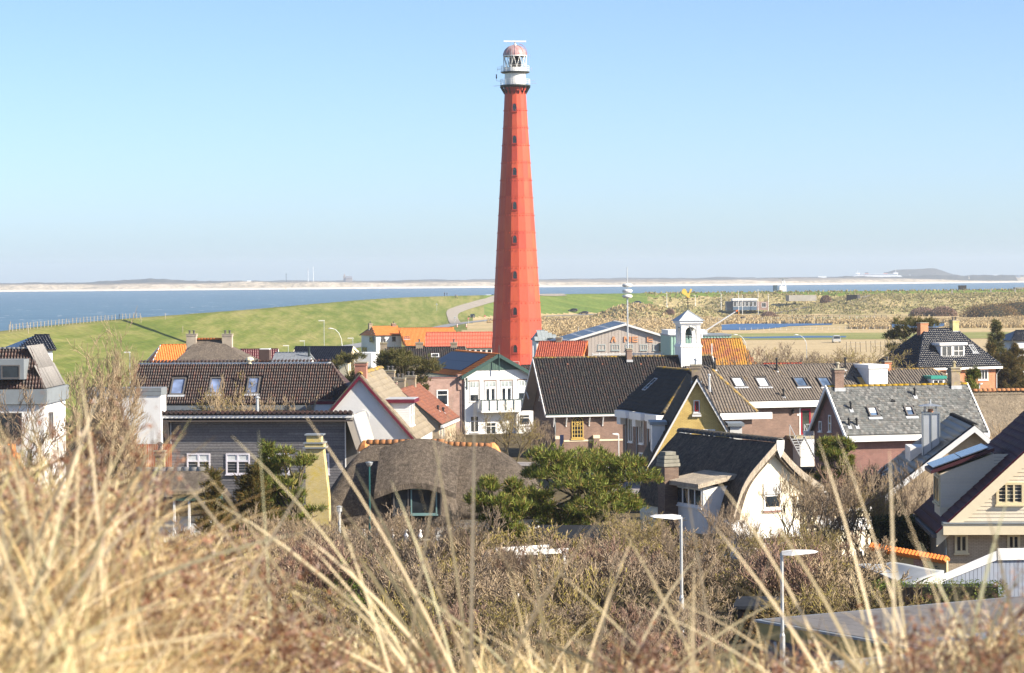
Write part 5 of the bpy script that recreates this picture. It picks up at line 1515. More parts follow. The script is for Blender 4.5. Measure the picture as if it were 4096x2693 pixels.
# ------------------------------------------------------------------ slate roofed brick house
def slate_house():
 fr = Fr(3383, 1742, 165, 15, 2.2)
 fr.root('slate_house', 'brick house with grey slate roof, two skylights and lichened ridge', 'house')
 ze = fr.z(3383, 1742)
 W_ = 6.2
 zr = fr.z(3311, 1547, 0, W_ / 2)
 u1 = fr.u(3866, 1540, W_ / 2)
 oh = 0.3; sl = (zr - ze) / (W_ / 2)
 w, fp, bp = gable_u(fr, 0.25, u1 - 0.25, oh, W_ - oh, 2.2, ze + oh * sl - 0.16, zr - 0.16, B_RED, oh=oh, og=0.25)
 A, B, C_, D_ = fp
 pl = Plane(A, B - A, D_ - A)
 sk = [skylight(fr, pl, 3463, 1630, 3520, 1670, fr.r, blind=0.6), skylight(fr, pl, 3612, 1628, 3664, 1667, fr.r, blind=0.35)]
 rf = roof(fr, A, B, C_, D_, M_DKWOOD, T_SLATE, style='flat', col=0.17, row=0.185, n_ind=300, amp=0.016, lift=0.03, bond=True, name='slate', skip=sk)
 slab(fr, list(bp), 0.12, T_SLATE)
 ridge(fr, rf, D_, C_, pieces('yellow lichened ridge', [(0.24, 0.22, 0.17), (0.34, 0.26, 0.10)], 0.85, 0.2, lichen=(0.55, 0.33, 0.02), lichen_amt=0.95, lscale=1.0, lo=0.4, hi=0.55), 0.13, 0.4)
 for uu, s_ in ((A.x, -1), (B.x, 1)):
  barge(fr, V(uu, A.y - 0.1, A.z), V(uu, D_.y, D_.z + 0.1), 0.3, M_WHITE2, 0.09, (s_, 0, 0))
  barge(fr, V(uu, bp[0].y, bp[0].z), V(uu, D_.y, D_.z + 0.1), 0.3, M_WHITE, 0.09, (s_, 0, 0))
 fbox(fr, 'gutter', M_WHITE2, A.x, B.x, A.y - 0.22, A.y + 0.05, A.z - 0.4, A.z - 0.05)
 fbox(fr, 'eave_corner', M_WHITE2, A.x - 0.3, A.x + 0.25, bp[1].y - 0.2, bp[1].y + 0.2, bp[1].z - 0.35, bp[1].z - 0.05)
 chimney(fr, D_.x + 0.75, W_ / 2, zr - 0.3, zr + 1.05, 0.6, 0.6, B_BROWN, 1, potm=M_CONCRETE)
 chimney(fr, C_.x - 0.85, W_ / 2, zr - 0.3, zr + 1.0, 0.6, 0.6, B_GREY, 1, potm=M_CONCRETE)
 for P, Q, h in ((3403, 1640, 0.4), (3396, 1706, 0.4), (3427, 1706, 0.4), (3659, 1586, 0.42)): vent(fr, pl, P, Q, h, 0.065)
 a, b = on(fr, pl, 3572, 1608)
 m = fr.mb(); pbox(m, pl, a - 0.12, a + 0.12, b - 0.06, b + 0.06, 0.03, 0.12); pbox(m, pl, a - 0.06, a + 0.02, b + 0.07, b + 0.16, 0.03, 0.1); m.build('vent_slate', M_BLACK, rf)
 lp = left(0.25)
 window_px(fr, lp, 3277, 1684, 3288, 1727, fw=0.07)
 window_px(fr, lp, 3315, 1660, 3326, 1728, fw=0.07, rows=2)
slate_house()
# ------------------------------------------------------------------ navy hip roof
def navy_house():
 fr = Fr(3669, 1470, 330, 26, 0.0)
 fr.root('navy_roofed_house', 'orange brick house with glossy navy hip roof, white dormer and two chimneys', 'house')
 ze = fr.z(3669, 1470)
 vB = fr.v(3490, 1462)
 u1 = fr.u(4006, 1462)
 vr = vB / 2
 zr = fr.z(3697, 1317, fr.u(3697, 1317, vr), vr)
 R0, R1 = V(fr.u(3697, 1317, vr), vr, zr), V(fr.u(3822, 1318, vr), vr, zr)
 A, B, C_, D_ = V(0, 0, ze), V(u1, 0, ze), V(u1, vB, ze), V(0, vB, ze)
 rf = roof(fr, A, B, R1, R0, M_BLACK, T_NAVY, col=0.28, row=0.33, n_ind=0, amp=0.06)
 lf = roof(fr, D_, A, R0, R0, M_BLACK, T_NAVY, col=0.28, row=0.33, n_ind=0, amp=0.05)
 slab(fr, [B, C_, R1], 0.1, T_NAVY); slab(fr, [C_, D_, R0, R1], 0.1, T_NAVY)
 ridge(fr, rf, R0, R1, T_NAVY, 0.15, 0.4); ridge(fr, lf, A + V(0, 0, 0.02), R0, T_NAVY, 0.13, 0.4); ridge(fr, rf, B + V(0, 0, 0.02), R1, T_NAVY, 0.13, 0.4); ridge(fr, lf, D_, R0, T_NAVY, 0.13, 0.4)
 fbox(fr, 'fascia', M_WHITE2, -0.1, u1 + 0.1, -0.15, 0.05, ze - 0.4, ze - 0.13)
 fbox(fr, 'fascia', M_WHITE2, -0.15, 0.05, 0.06, vB, ze - 0.4, ze - 0.13)
 fbox(fr, 'wall', B_ORANGE, 0.5, u1 - 0.5, 0.5, vB - 0.5, 0, ze - 0.15)
 p = front(0.5)
 window_px(fr, p, 3783, 1482, 3806, 1522, transom=0.7, fw=0.12); window_px(fr, p, 3912, 1478, 3952, 1520, cols=3, fw=0.12)
 pl = Plane(A, B - A, R0 - A)
 # dormer
 v0 = 1.3
 d0 = front(v0)
 a, b = on(fr, d0, 3763, 1382); c, e = on(fr, d0, 3858, 1425)
 d = fbox(fr, 'dormer', M_WHITE2, a, c, v0, v0 + 3.2, e - 0.25, b)
 fbox(fr, 'dormer_roof', M_WHITE2, a - 0.3, c + 0.3, v0 - 0.25, v0 + 3.4, b + 0.003, b + 0.3, d)
 for k in range(2):
  w = (c - a) / 2
  window(fr, d0, a + w * k + 0.08, a + w * (k + 1) - 0.1, e, b - 0.06, cols=2, rows=1 + k, fw=0.09, parent=d)
 skylight(fr, pl, 3872, 1382, 3895, 1412, fr.r, fm=M_LEAD, w=0.75, gm=M_BLIND)
 chimney(fr, R0.x - 0.25, vr, zr - 0.9, zr + 0.75, 1.15, 0.8, B_ORANGE, 0)
 chimney(fr, R1.x - 0.2, vr, zr - 0.5, zr + 1.0, 0.95, 0.8, B_YCHIM, 2)
 pipe(fr, [(u1 - 0.1, 0, ze - 0.4), (u1 - 0.45, 0.42, ze - 1.1), (u1 - 0.45, 0.42, 0)], 0.05, M_WHITE2)
navy_house()
# ------------------------------------------------------------------ small brown roof with the green dormer
def green_dormer_house():
 fr = Fr(3800, 1545, 240, 15, 0.5)
 fr.root('bungalow', 'low house with grey ribbed tile roof and green-rimmed white dormer', 'house')
 ze = fr.z(3700, 1560);
 uA, uB = fr.u(3530, 1560), fr.u(3905, 1560)
 vr = 3.4
 zr = fr.z(3600, 1478, fr.u(3600, 1478, vr), vr)
 A, B = V(uA, 0, ze), V(uB, 0, ze)
 R0, R1 = V(fr.u(3560, 1478, vr), vr, zr), V(fr.u(3726, 1478, vr), vr, zr)
 rf = roof(fr, A, B, R1, R0, M_DKWOOD, T_TAN, col=0.26, row=0.35, n_ind=0, amp=0.07)
 slab(fr, [V(uB, 7, ze), V(uA, 7, ze), R0, R1], 0.1, T_TAN); slab(fr, [B, V(uB, 7, ze), R1], 0.1, T_TAN)
 ridge(fr, rf, R0, R1, T_MOSSRIDGE, 0.14, 0.4); ridge(fr, rf, B, R1, T_MOSSRIDGE, 0.14, 0.4)
 fbox(fr, 'wall', B_BROWN, uA + 0.4, uB - 0.4, 0.4, 6.6, 0.5, ze - 0.1)
 d0 = front(0.5)
 a, b = on(fr, d0, 3727, 1516); c, e = on(fr, d0, 3778, 1545)
 d = fbox(fr, 'dormer', M_RENDER, a, c, 0.5, 2.8, e - 0.8, b)
 fbox(fr, 'dormer_roof', paint('sea green board', (0.03, 0.28, 0.22), 0.5, 0.1), a - 0.15, c + 0.15, 0.3, 2.9, b + 0.003, b + 0.25, d)
 window(fr, d0, a + 0.08, c - 0.08, e - 0.2, b - 0.05, cols=2, transom=0.55, fw=0.1, parent=d)
 chimney(fr, R0.x - 0.3, vr, zr - 0.5, zr + 0.7, 0.6, 0.6, B_ORANGE, 1)
green_dormer_house()
# ------------------------------------------------------------------ pale thatch with orange ridge, right edge
def thatch_edge():
 fr = Fr(3890, 1575, 205, 8, 1.0)
 fr.root('thatched_cottage', 'pale thatched roof with orange ridge tiles at the right edge', 'house')
 vr = 4.0
 zr = fr.z(3890, 1567, 0, vr)
 ze = fr.z(3945, 1770, 0, 0) if False else zr - 5.2
 uL = fr.u(3890, 1567, vr); uR = uL + 12
 A, B, C_, D_ = V(uL - 0.2, vr - 4.6, ze), V(uR, vr - 4.6, ze), V(uR, vr, zr), V(uL, vr, zr)
 slab(fr, [A, B, C_, D_], 0.4, TH_LIGHT)
 slab(fr, [V(uR, vr + 4.6, ze), V(uL - 0.2, vr + 4.6, ze), D_, C_], 0.4, TH_LIGHT)
 rf = slab(fr, [V(uL + 4.2, vr - 0.3, zr + 0.1), V(uR, vr - 0.3, zr + 0.1), V(uR, vr + 0.3, zr + 0.1), V(uL + 4.2, vr + 0.3, zr + 0.1)], 0.1, TH_LIGHT)
 ridge(fr, fr.r, D_ + V(0, 0, 0.05), C_ + V(0, 0, 0.05), T_SALMON, 0.2, 0.38)
 m = fr.mb(); m.prism([(uL + 0.5, vr - 3.8, 1), (uL + 0.5, vr + 3.8, 1), (uL + 0.5, vr + 3.8, ze + 0.5), (uL + 0.5, vr, zr - 0.6), (uL + 0.5, vr - 3.8, ze + 0.5)], (11, 0, 0)); m.build('wall', B_BROWN, fr.r)
 # second roof crossing in front at the far right, in shade
 q = W(4110, 1600, 195)
thatch_edge()
# ------------------------------------------------------------------ black tiled house with the metal chimney
def metal_chimney_house():
 fr = Fr(3896, 1703, 142, -3, 3.0)
 fr.root('brick_house', 'tan brick gable with blue-black tile roof and tall zinc chimney', 'house')
 zr = fr.z(3896, 1700)
 p0 = front(0)
 l = on(fr, p0, 3590, 1935)
 slL = (zr - l[1]) / -l[0]
 ze = l[1] - 0.5
 hwL = (zr - ze) / slL
 L = 10.5
 hwR = hwL * 0.8
 m = fr.mb(); m.prism([(-hwL + 0.3, 0.25, 3), (hwR, 0.25, 3), (hwR, 0.25, ze), (0, 0.25, zr - 0.2), (-hwL + 0.3, 0.25, ze + 0.1)], (0, L, 0)); m.build('wall', B_TAN, fr.r)
 A, B, C_, D_ = V(-hwL, L, ze), V(-hwL, -0.2, ze), V(0, -0.2, zr), V(0, L, zr)
 rf = roof(fr, A, B, C_, D_, M_DKWOOD, pieces('blue black tiles', [(0.014, 0.017, 0.024), (0.02, 0.023, 0.03), (0.026, 0.028, 0.034)], 0.4, 0.5), style='flat', col=0.34, row=0.38, n_ind=300, amp=0.03, lift=0.035, bond=True)
 slab(fr, [V(hwR + 0.3, -0.2, ze), V(hwR + 0.3, L, ze), D_, C_], 0.12, T_NIGHT)
 ridge(fr, rf, C_, D_, T_NIGHT, 0.16, 0.36)
 barge(fr, B + V(0, 0, -0.03), C_ + V(0, 0, -0.03), 0.34, M_WHITE2, 0.08)
 barge(fr, C_ + V(0, 0, -0.03), V(hwR + 0.3, -0.2, ze), 0.34, M_WHITE2, 0.08)
 # zinc chimney
 vc = 3.0; uc = fr.u(3722, 1700, vc)
 w = 0.44
 zt = fr.z(3722, 1655, uc, vc); zcap = fr.z(3722, 1606, uc, vc)
 ch = fbox(fr, 'chimney', paint('zinc cladding', (0.52, 0.55, 0.58), 0.45, 0.08, 2, 0.5, 0.2), uc - w, uc + w, vc - w, vc + w, 3, zt)
 m = fr.mb(); m.box(uc - 0.03, uc + 0.03, vc - w - 0.03, vc - w - 0.002, 5, zt); m.box(uc - w - 0.03, uc + w + 0.03, vc - w - 0.04, vc + w + 0.04, zt + 0.002, zt + 0.08)
 for sx in (-1, 1): m.box(uc + sx * w - 0.03, uc + sx * w + 0.03, vc - w - 0.035, vc - w - 0.004, 5, zt)
 m.build('seam', M_ZINC, ch)
 m = fr.mb(); zc0 = zt + 0.42; q = [(uc - 0.6, vc - 0.6, zc0), (uc + 0.6, vc - 0.6, zc0), (uc + 0.6, vc + 0.6, zc0), (uc - 0.6, vc + 0.6, zc0)]
 m.add(q + [(uc, vc, zcap - 0.1)], [(3, 2, 1, 0), (0, 1, 4), (1, 2, 4), (2, 3, 4), (3, 0, 4)]); m.tube([(uc, vc, zcap - 0.15), (uc, vc, zcap + 0.1)], [0.06, 0.03], 6)
 for sx in (-0.3, 0.3):
  for sy in (-0.3, 0.3): m.bar((uc + sx, vc + sy, zt), (uc + sx, vc + sy, zc0 + 0.02), 0.04)
 m.build('cowl', paint('zinc cowl', (0.30, 0.33, 0.37), 0.45, 0.1, 2, 0.5, 0.3), ch)
 m = fr.mb(); m.lathe([(0.16, zt), (0.14, zt + 0.25), (0.1, zt + 0.25)], 8, (uc, vc)); m.build('pot', B_ORANGE, ch)
 # white boarded dormer side left of the chimney
 pd = front(4.2)
 a = on(fr, pd, 3640, 1790); c = on(fr, pd, 3700, 1860)
 d = fbox(fr, 'dormer', M_WHITE, a[0], c[0] + 0.4, 4.2, 7.0, c[1] - 1, a[1])
 boards(fr, d, pd, c[1] - 1, a[1] - 0.02, 0.16, lambda y: (a[0], c[0] + 0.4), T_WSIDING)
metal_chimney_house()
# ------------------------------------------------------------------ cream boarded house, lower right
def cream_house():
 fr = Fr(3770, 2120, 113, -3, 4.2)
 fr.root('cream_house', 'cream boarded house with plum tile roof, broad bargeboard and solar-topped dormer', 'house')
 p0 = front(0)
 E = on(fr, p0, 3745, 2135); K = on(fr, p0, 4096, 1812)
 sl = (K[1] - E[1]) / (K[0] - E[0])
 uE, ze = E
 ur = K[0] + 2.2
 zr = ze + sl * (ur - uE)
 # ridge recedes to the back-left; length from the lower-left roof corner
 L = 9.5
 A, B, C_, D_ = V(uE, L, ze), V(uE, 0, ze), V(ur, 0, zr), V(ur, L, zr)
 rf = roof(fr, A, B, C_, D_, M_DKWOOD, T_PLUM, style='pan', col=0.25, row=0.36, n_ind=300, amp=0.03, lift=0.035)
 slab(fr, [V(2 * ur - uE, 0, ze), V(2 * ur - uE, L, ze), D_, C_], 0.12, T_PLUM)
 ridge(fr, rf, C_, D_, T_PLUM, 0.15, 0.36)
 barge(fr, B + V(0, 0, 0.0), C_ + V(0, 0, 0.0), 0.55, M_CREAM, 0.10)
 ridge(fr, rf, B + V(0, 0, 0.02), C_ + V(0, 0, 0.02), paint('red verge tiles', (0.26, 0.02, 0.02), 0.5, 0.2), 0.09, 0.36, name='verge_tile')
 m = fr.mb(); m.prism([(uE + 0.5, 0.35, 4.2), (2 * ur - uE - 0.5, 0.35, 4.2), (2 * ur - uE - 0.5, 0.35, ze + 0.1), (ur, 0.35, zr - 0.35), (uE + 0.5, 0.35, ze + 0.15)], (0, L - 0.4, 0)); m.build('wall', brick('buff brick', (0.56, 0.46, 0.33), (0.5, 0.4, 0.29), (0.30, 0.24, 0.18)), fr.r)
 # siding on the gable above the band
 pb = front(0.35)
 zb = on(fr, pb, 3900, 2085)[1]
 boards(fr, fr.r, pb, zb, zr - 0.5, 0.155, lambda y: (uE + 0.35 + max(0, (y - ze)) / sl, 2 * ur - uE - 0.35 - max(0, (y - ze)) / sl), T_SIDING, th=0.03, name='siding_board')
 a = on(fr, front(-0.1), 3790, 2095); c = on(fr, front(-0.1), 4090, 2120)
 fbox(fr, 'canopy', M_CREAM, a[0] - 0.2, c[0] + 4, -0.35, 0.34, a[1] - 0.45, a[1] + 0.0)
 fbox(fr, 'canopy_lid', M_ZINC, a[0] - 0.2, c[0] + 4, -0.4, 0.34, a[1] + 0.004, a[1] + 0.05)
 yel = paint('buttermilk frame', (0.72, 0.62, 0.40), 0.5, 0.05)
 window_px(fr, pb, 3984, 1930, 4096, 2018, cols=3, fm=yel, fw=0.1, d=0.09)
 window_px(fr, pb, 3818, 2137, 3872, 2212, cols=2, fm=yel, fw=0.1, d=0.07)
 window_px(fr, pb, 4028, 2137, 4080, 2200, cols=2, fm=yel, fw=0.1, d=0.07)
 fbox(fr, 'gutter', M_LEADDARK, uE - 0.18, uE + 0.02, -0.1, L, ze - 0.17, ze - 0.02)
 # dormer standing on the left slope, its side towards the camera
 pd = front(2.6)
 q0 = on(fr, pd, 3760, 1895); q1 = on(fr, pd, 3760, 2030); q2 = on(fr, pd, 3975, 1815)
 u0, zt, zbm = q0[0], q0[1], q1[1]
 vd = 2.6; ve = 5.0
 u2, z2 = q2
 m = fr.mb(); m.prism([(u0, vd, ze + sl * (u0 - uE) - 0.1), (u0, vd, zt), (u2, vd, z2), (u2, vd, ze + sl * (u2 - uE) - 0.3)], (0, ve - vd, 0)); d = m.build('dormer', M_CREAM, fr.r)
 boards(fr, d, pd, zbm, max(zt, z2), 0.14, lambda y: (u0 + 0.02 + (max(0, (y - zt)) / max(0.01, (z2 - zt)) * (u2 - u0)), max(u0 + 0.03, uE + (y - ze) / sl)), T_SIDING, th=0.02, name='siding_board')
 ld = [V(u0 - 0.4, ve + 0.15, zt + 0.0), V(u0 - 0.4, vd - 0.2, zt + 0.0), V(u2, vd - 0.2, z2 + 0.12), V(u2, ve + 0.15, z2 + 0.12)]
 m = fr.mb(); m.prism(ld, V(0, 0, 0.14)); m.build('dormer_roof', T_PLUM, d)
 pp = Plane(ld[0] + V(0, 0, 0.15), ld[1] - ld[0], ld[3] - ld[0])
 wl = (ld[1] - ld[0]).length; hl = (ld[3] - ld[0]).length
 pv = pieces('pale glinting solar cells', [(0.10, 0.13, 0.20), (0.12, 0.15, 0.22)], 0.12, 0.8, fine=0.05)
 for i in range(2):
  for j in range(4):
   m = fr.mb(); pbox(m, pp, 0.1 + (wl - 0.2) * j / 4 + 0.01, 0.1 + (wl - 0.2) * (j + 1) / 4 - 0.01, 0.1 + (hl - 0.3) * i / 2 + 0.02, 0.1 + (hl - 0.3) * (i + 1) / 2 - 0.02, 0.06, 0.1); m.build('solar_panel', pv, d)
 window(fr, left(u0), -(ve - 0.15), -(vd + 0.15), zbm + 0.1, zt - 0.15, cols=2, fm=yel, fw=0.09, parent=d)
 # things fixed to the left wall
 lw = left(uE + 0.5)
 m = fr.mb(); q = on(fr, lw, 3703, 2145); p = lw.p(q[0], q[1], 0.05); m.box(p.x - 0.22, p.x, p.y - 0.2, p.y + 0.2, q[1] - 0.25, q[1] + 0.05); m.build('meter_box', M_WHITE, fr.r)
 pipe(fr, [(uE + 0.35, -0.05, ze - 0.1), (uE + 0.42, 0.28, ze - 0.6), (uE + 0.42, 0.28, 4.2)], 0.05, M_ZINC)
 return fr
cream_house()
# ------------------------------------------------------------------ dark boarded house with the big tiled roof
def boarded_house():
 fr = Fr(683, 1683, 190, -6, 1.5)
 fr.root('boarded_house', 'dark plank-clad house under a broad red-brown pantile roof with three skylights', 'house')
 u1 = fr.u(1381, 1683)
 zt = fr.z(683, 1672, 0, -0.7)
 zs = zt - 0.28
 core = fbox(fr, 'wall', M_DKWOOD, 0.03, u1 - 0.03, 0.03, 6, 1.5, zs)
 p0 = front(0.03)
 boards(fr, core, p0, 1.6, zs - 0.02, 0.19, lambda y: (0.0, u1), T_BOARD, split=2, name='plank', th=0.035, gap=0.02)
 for x in (-0.03, u1 - 0.03): fbox(fr, 'corner_trim', M_WHITE2, x, x + 0.06, -0.05, 0.05, 1.5, zs - 0.01)
 uo0, uo1 = fr.u(641, 1660, -0.7), fr.u(1411, 1660, -0.7)
 zf = fr.z(683, 1655, 0, -0.7)
 fbox(fr, 'fascia', M_WHITE2, uo0, uo1, -0.78, -0.7, zt - 0.02, zf)
 fbox(fr, 'soffit', paint('brown soffit', (0.10, 0.08, 0.07), 0.8, 0.1), uo0, uo1, -0.7, 0.02, zs, zs + 0.12)
 A, B, C_, D_ = V(uo0, -0.78, zf + 0.02), V(uo1, -0.78, zf + 0.02), V(uo1, 6, zf - 1.3), V(uo0, 6, zf - 1.3)
 slab(fr, [A, B, C_, D_], 0.15, M_DKWOOD)
 nt_ = round((uo1 - uo0) / 0.33)
 m = fr.mb(); m.tube([(0, 0, 0), (0, 0.5, -0.1)], 0.14, 8)
 me = None
 for k in range(nt_):
  x = uo0 + (k + 0.5) * (uo1 - uo0) / nt_
  if me is None:
   o = MB().tube([(0, 0, 0), (0, 0.6, -0.1)], 0.135, 8).build('verge_tile', T_BROWN, fr.r); me = o.data
  else: o = link('verge_tile', me, fr.r)
  o.matrix_basis = Matrix.Translation((x, -0.9, zf + 0.10 - fr.zg))
 # slanting fins at both ends of the overhang
 m = fr.mb(); m.prism([(uo0, -0.7, zs), (0.0, -0.7, zs), (0.0, -0.02, zs - 1.9), (uo0 + 0.1, -0.02, zs - 0.1)], (0, 0.02, 0)); m.prism([(uo0, -0.72, zs + 0.05), (-0.03, -0.72, zs + 0.05), (-0.03, -0.72, zs - 2.0)], (0, 0.7, 0)); m.build('fin', M_DKWOOD, fr.r)
 qa = [on(fr, front(-0.7), P, Q) for P, Q in ((1383, 1672), (1411, 1660), (1452, 1790), (1425, 1800))]
 m = fr.mb(); m.prism([(a, -0.7, b) for a, b in qa], (0, 5.5, 0)); m.build('fin', paint('beige panel', (0.52, 0.46, 0.38), 0.7, 0.1), fr.r)
 m = fr.mb(); m.prism([(qa[1][0], -0.72, qa[1][1]), (qa[2][0], -0.72, qa[2][1]), (qa[2][0] + 0.1, -0.72, qa[2][1]), (qa[1][0] + 0.1, -0.72, qa[1][1])], (0, 0.1, 0)); m.build('fin_trim', M_WHITE2, fr.r)
 lil = paint('lilac white frame', (0.74, 0.72, 0.80), 0.5, 0.05)
 for P0, P1 in ((748, 842), (904, 1000), (1062, 1158), (1296, 1318)):
  window_px(fr, p0, P0, 1814, P1, 1898, cols=2 if P1 - P0 > 50 else 1, rows=1, transom=0.66, fw=0.1, d=0.09, fm=lil, blind=0.32, bar=0.06)
 # white rendered box on the left
 pb = front(-1.2)
 g0 = on(fr, pb, 350, 1552); g1 = on(fr, pb, 643, 1582)
 fbox(fr, 'side_block', M_RENDER, g0[0], g1[0], -1.2, 0.4, 1.5, g1[1])
 fbox(fr, 'zinc_band', M_ZINC, g0[0] - 0.05, g1[0] + 0.05, -1.28, 0.45, g1[1] + 0.003, g0[1])
 fbox(fr, 'zinc_joint', M_LEADDARK, g0[0] - 0.05, g1[0] + 0.05, -1.286, -1.282, (g0[1] + g1[1]) / 2, (g0[1] + g1[1]) / 2 + 0.02)
 a, b = on(fr, pb, 510, 1600); c, e = on(fr, pb, 458, 1735)
 window(fr, pb, g0[0] + 0.2, c - 0.1, e, b - 0.2, cols=2, fm=M_DARKFRAME, fw=0.08)
 # main roof behind
 vE = 11.5; um = fr.u(900, 1600, vE)
 ze = fr.z(900, 1617, um, vE); vr = vE + 2.7
 zr = fr.z(900, 1456, fr.u(900, 1456, vr), vr)
 A, B, C_, D_ = V(fr.u(500, 1580, vE), vE, ze), V(fr.u(1428, 1580, vE), vE, ze), V(fr.u(1325, 1452, vr), vr, zr), V(fr.u(556, 1456, vr), vr, zr)
 pl = Plane(A, B - A, D_ - A)
 sk = []
 for P0, Q0, P1, Q1 in ((691, 1515, 734, 1581), (843, 1513, 884, 1577), (994, 1511, 1032, 1577)):
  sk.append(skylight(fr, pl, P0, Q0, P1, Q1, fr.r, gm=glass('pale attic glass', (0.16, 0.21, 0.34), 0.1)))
 rf = roof(fr, A, B, C_, D_, M_DKWOOD, T_BROWN, col=0.185, row=0.30, n_ind=300, amp=0.075, skip=sk)
 slab(fr, [V(B.x, vr + 2.7, ze), V(A.x, vr + 2.7, ze), D_, C_], 0.12, T_BROWN)
 slab(fr, [V(A.x, vr + 2.7, ze), A, D_], 0.12, T_BROWN)
 slab(fr, [B, V(B.x, vr + 2.7, ze), C_], 0.12, T_BROWN)
 ridge(fr, rf, A + V(0, 0, 0.02), D_ + V(0, 0, 0.02), T_RUST, 0.13, 0.36)
 ridge(fr, rf, B + V(0, 0, 0.02), C_ + V(0, 0, 0.02), T_BROWN, 0.13, 0.36)
 fbox(fr, 'ridge_strip', M_WHITE2, D_.x, C_.x, vr - 0.12, vr - 0.02, zr + 0.0, zr + 0.12)
 n = round((C_.x - D_.x) / 0.28); me = None
 for k in range(n):
  x = D_.x + (k + 0.5) * (C_.x - D_.x) / n
  if me is None: o = MB().tube([(0, -0.2, 0), (0, 0.25, 0.05)], 0.085, 7).build('ridge_tile', T_BROWN, rf); me = o.data
  else: o = link('ridge_tile', me, rf)
  o.matrix_basis = Matrix.Translation((x, vr, zr + 0.2 - fr.zg))
 fbox(fr, 'gutter', M_ZINC, A.x, B.x, vE - 0.3, vE + 0.02, ze - 0.42, ze - 0.1)
 fbox(fr, 'wall', M_RENDER, A.x + 0.5, B.x - 0.5, vE + 0.3, vr + 2.4, 1.5, ze - 0.15)
 x, b = on(fr, Plane((0, vr + 0.3, 0), (1, 0, 0), (0, 0, 1)), 1061, 1398)
 fbox(fr, 'chimney', paint('brown chimney box', (0.10, 0.065, 0.055), 0.5, 0.1), x - 0.38, x + 0.38, vr - 0.1, vr + 0.7, zr - 0.3, b)
 fbox(fr, 'chimney_cap', M_RENDER, x - 0.36, x + 0.36, vr - 0.08, vr + 0.68, b + 0.003, b + 0.07)
 x, b = on(fr, Plane((0, vr, 0), (1, 0, 0), (0, 0, 1)), 999, 1428)
 m = fr.mb(); m.lathe([(0.22, zr), (0.22, zr + 0.18), (0.30, zr + 0.2), (0.33, zr + 0.32), (0.26, zr + 0.44), (0.10, zr + 0.52)], 14, (x, vr)); m.build('vent_cowl', M_CREAM, fr.r)
 x = fr.u(1029, 1600, 6.5); zq = fr.z(1029, 1595, x, 6.5)
 m = fr.mb(); m.tube([(x, 6.5, zf - 1.6), (x, 6.5, zq)], 0.12, 8); m.lathe([(0.2, zq + 0.03), (0.2, zq + 0.1), (0.05, zq + 0.2)], 8, (x, 6.5)); m.build('flue_pipe', M_GALV, fr.r)
boarded_house()
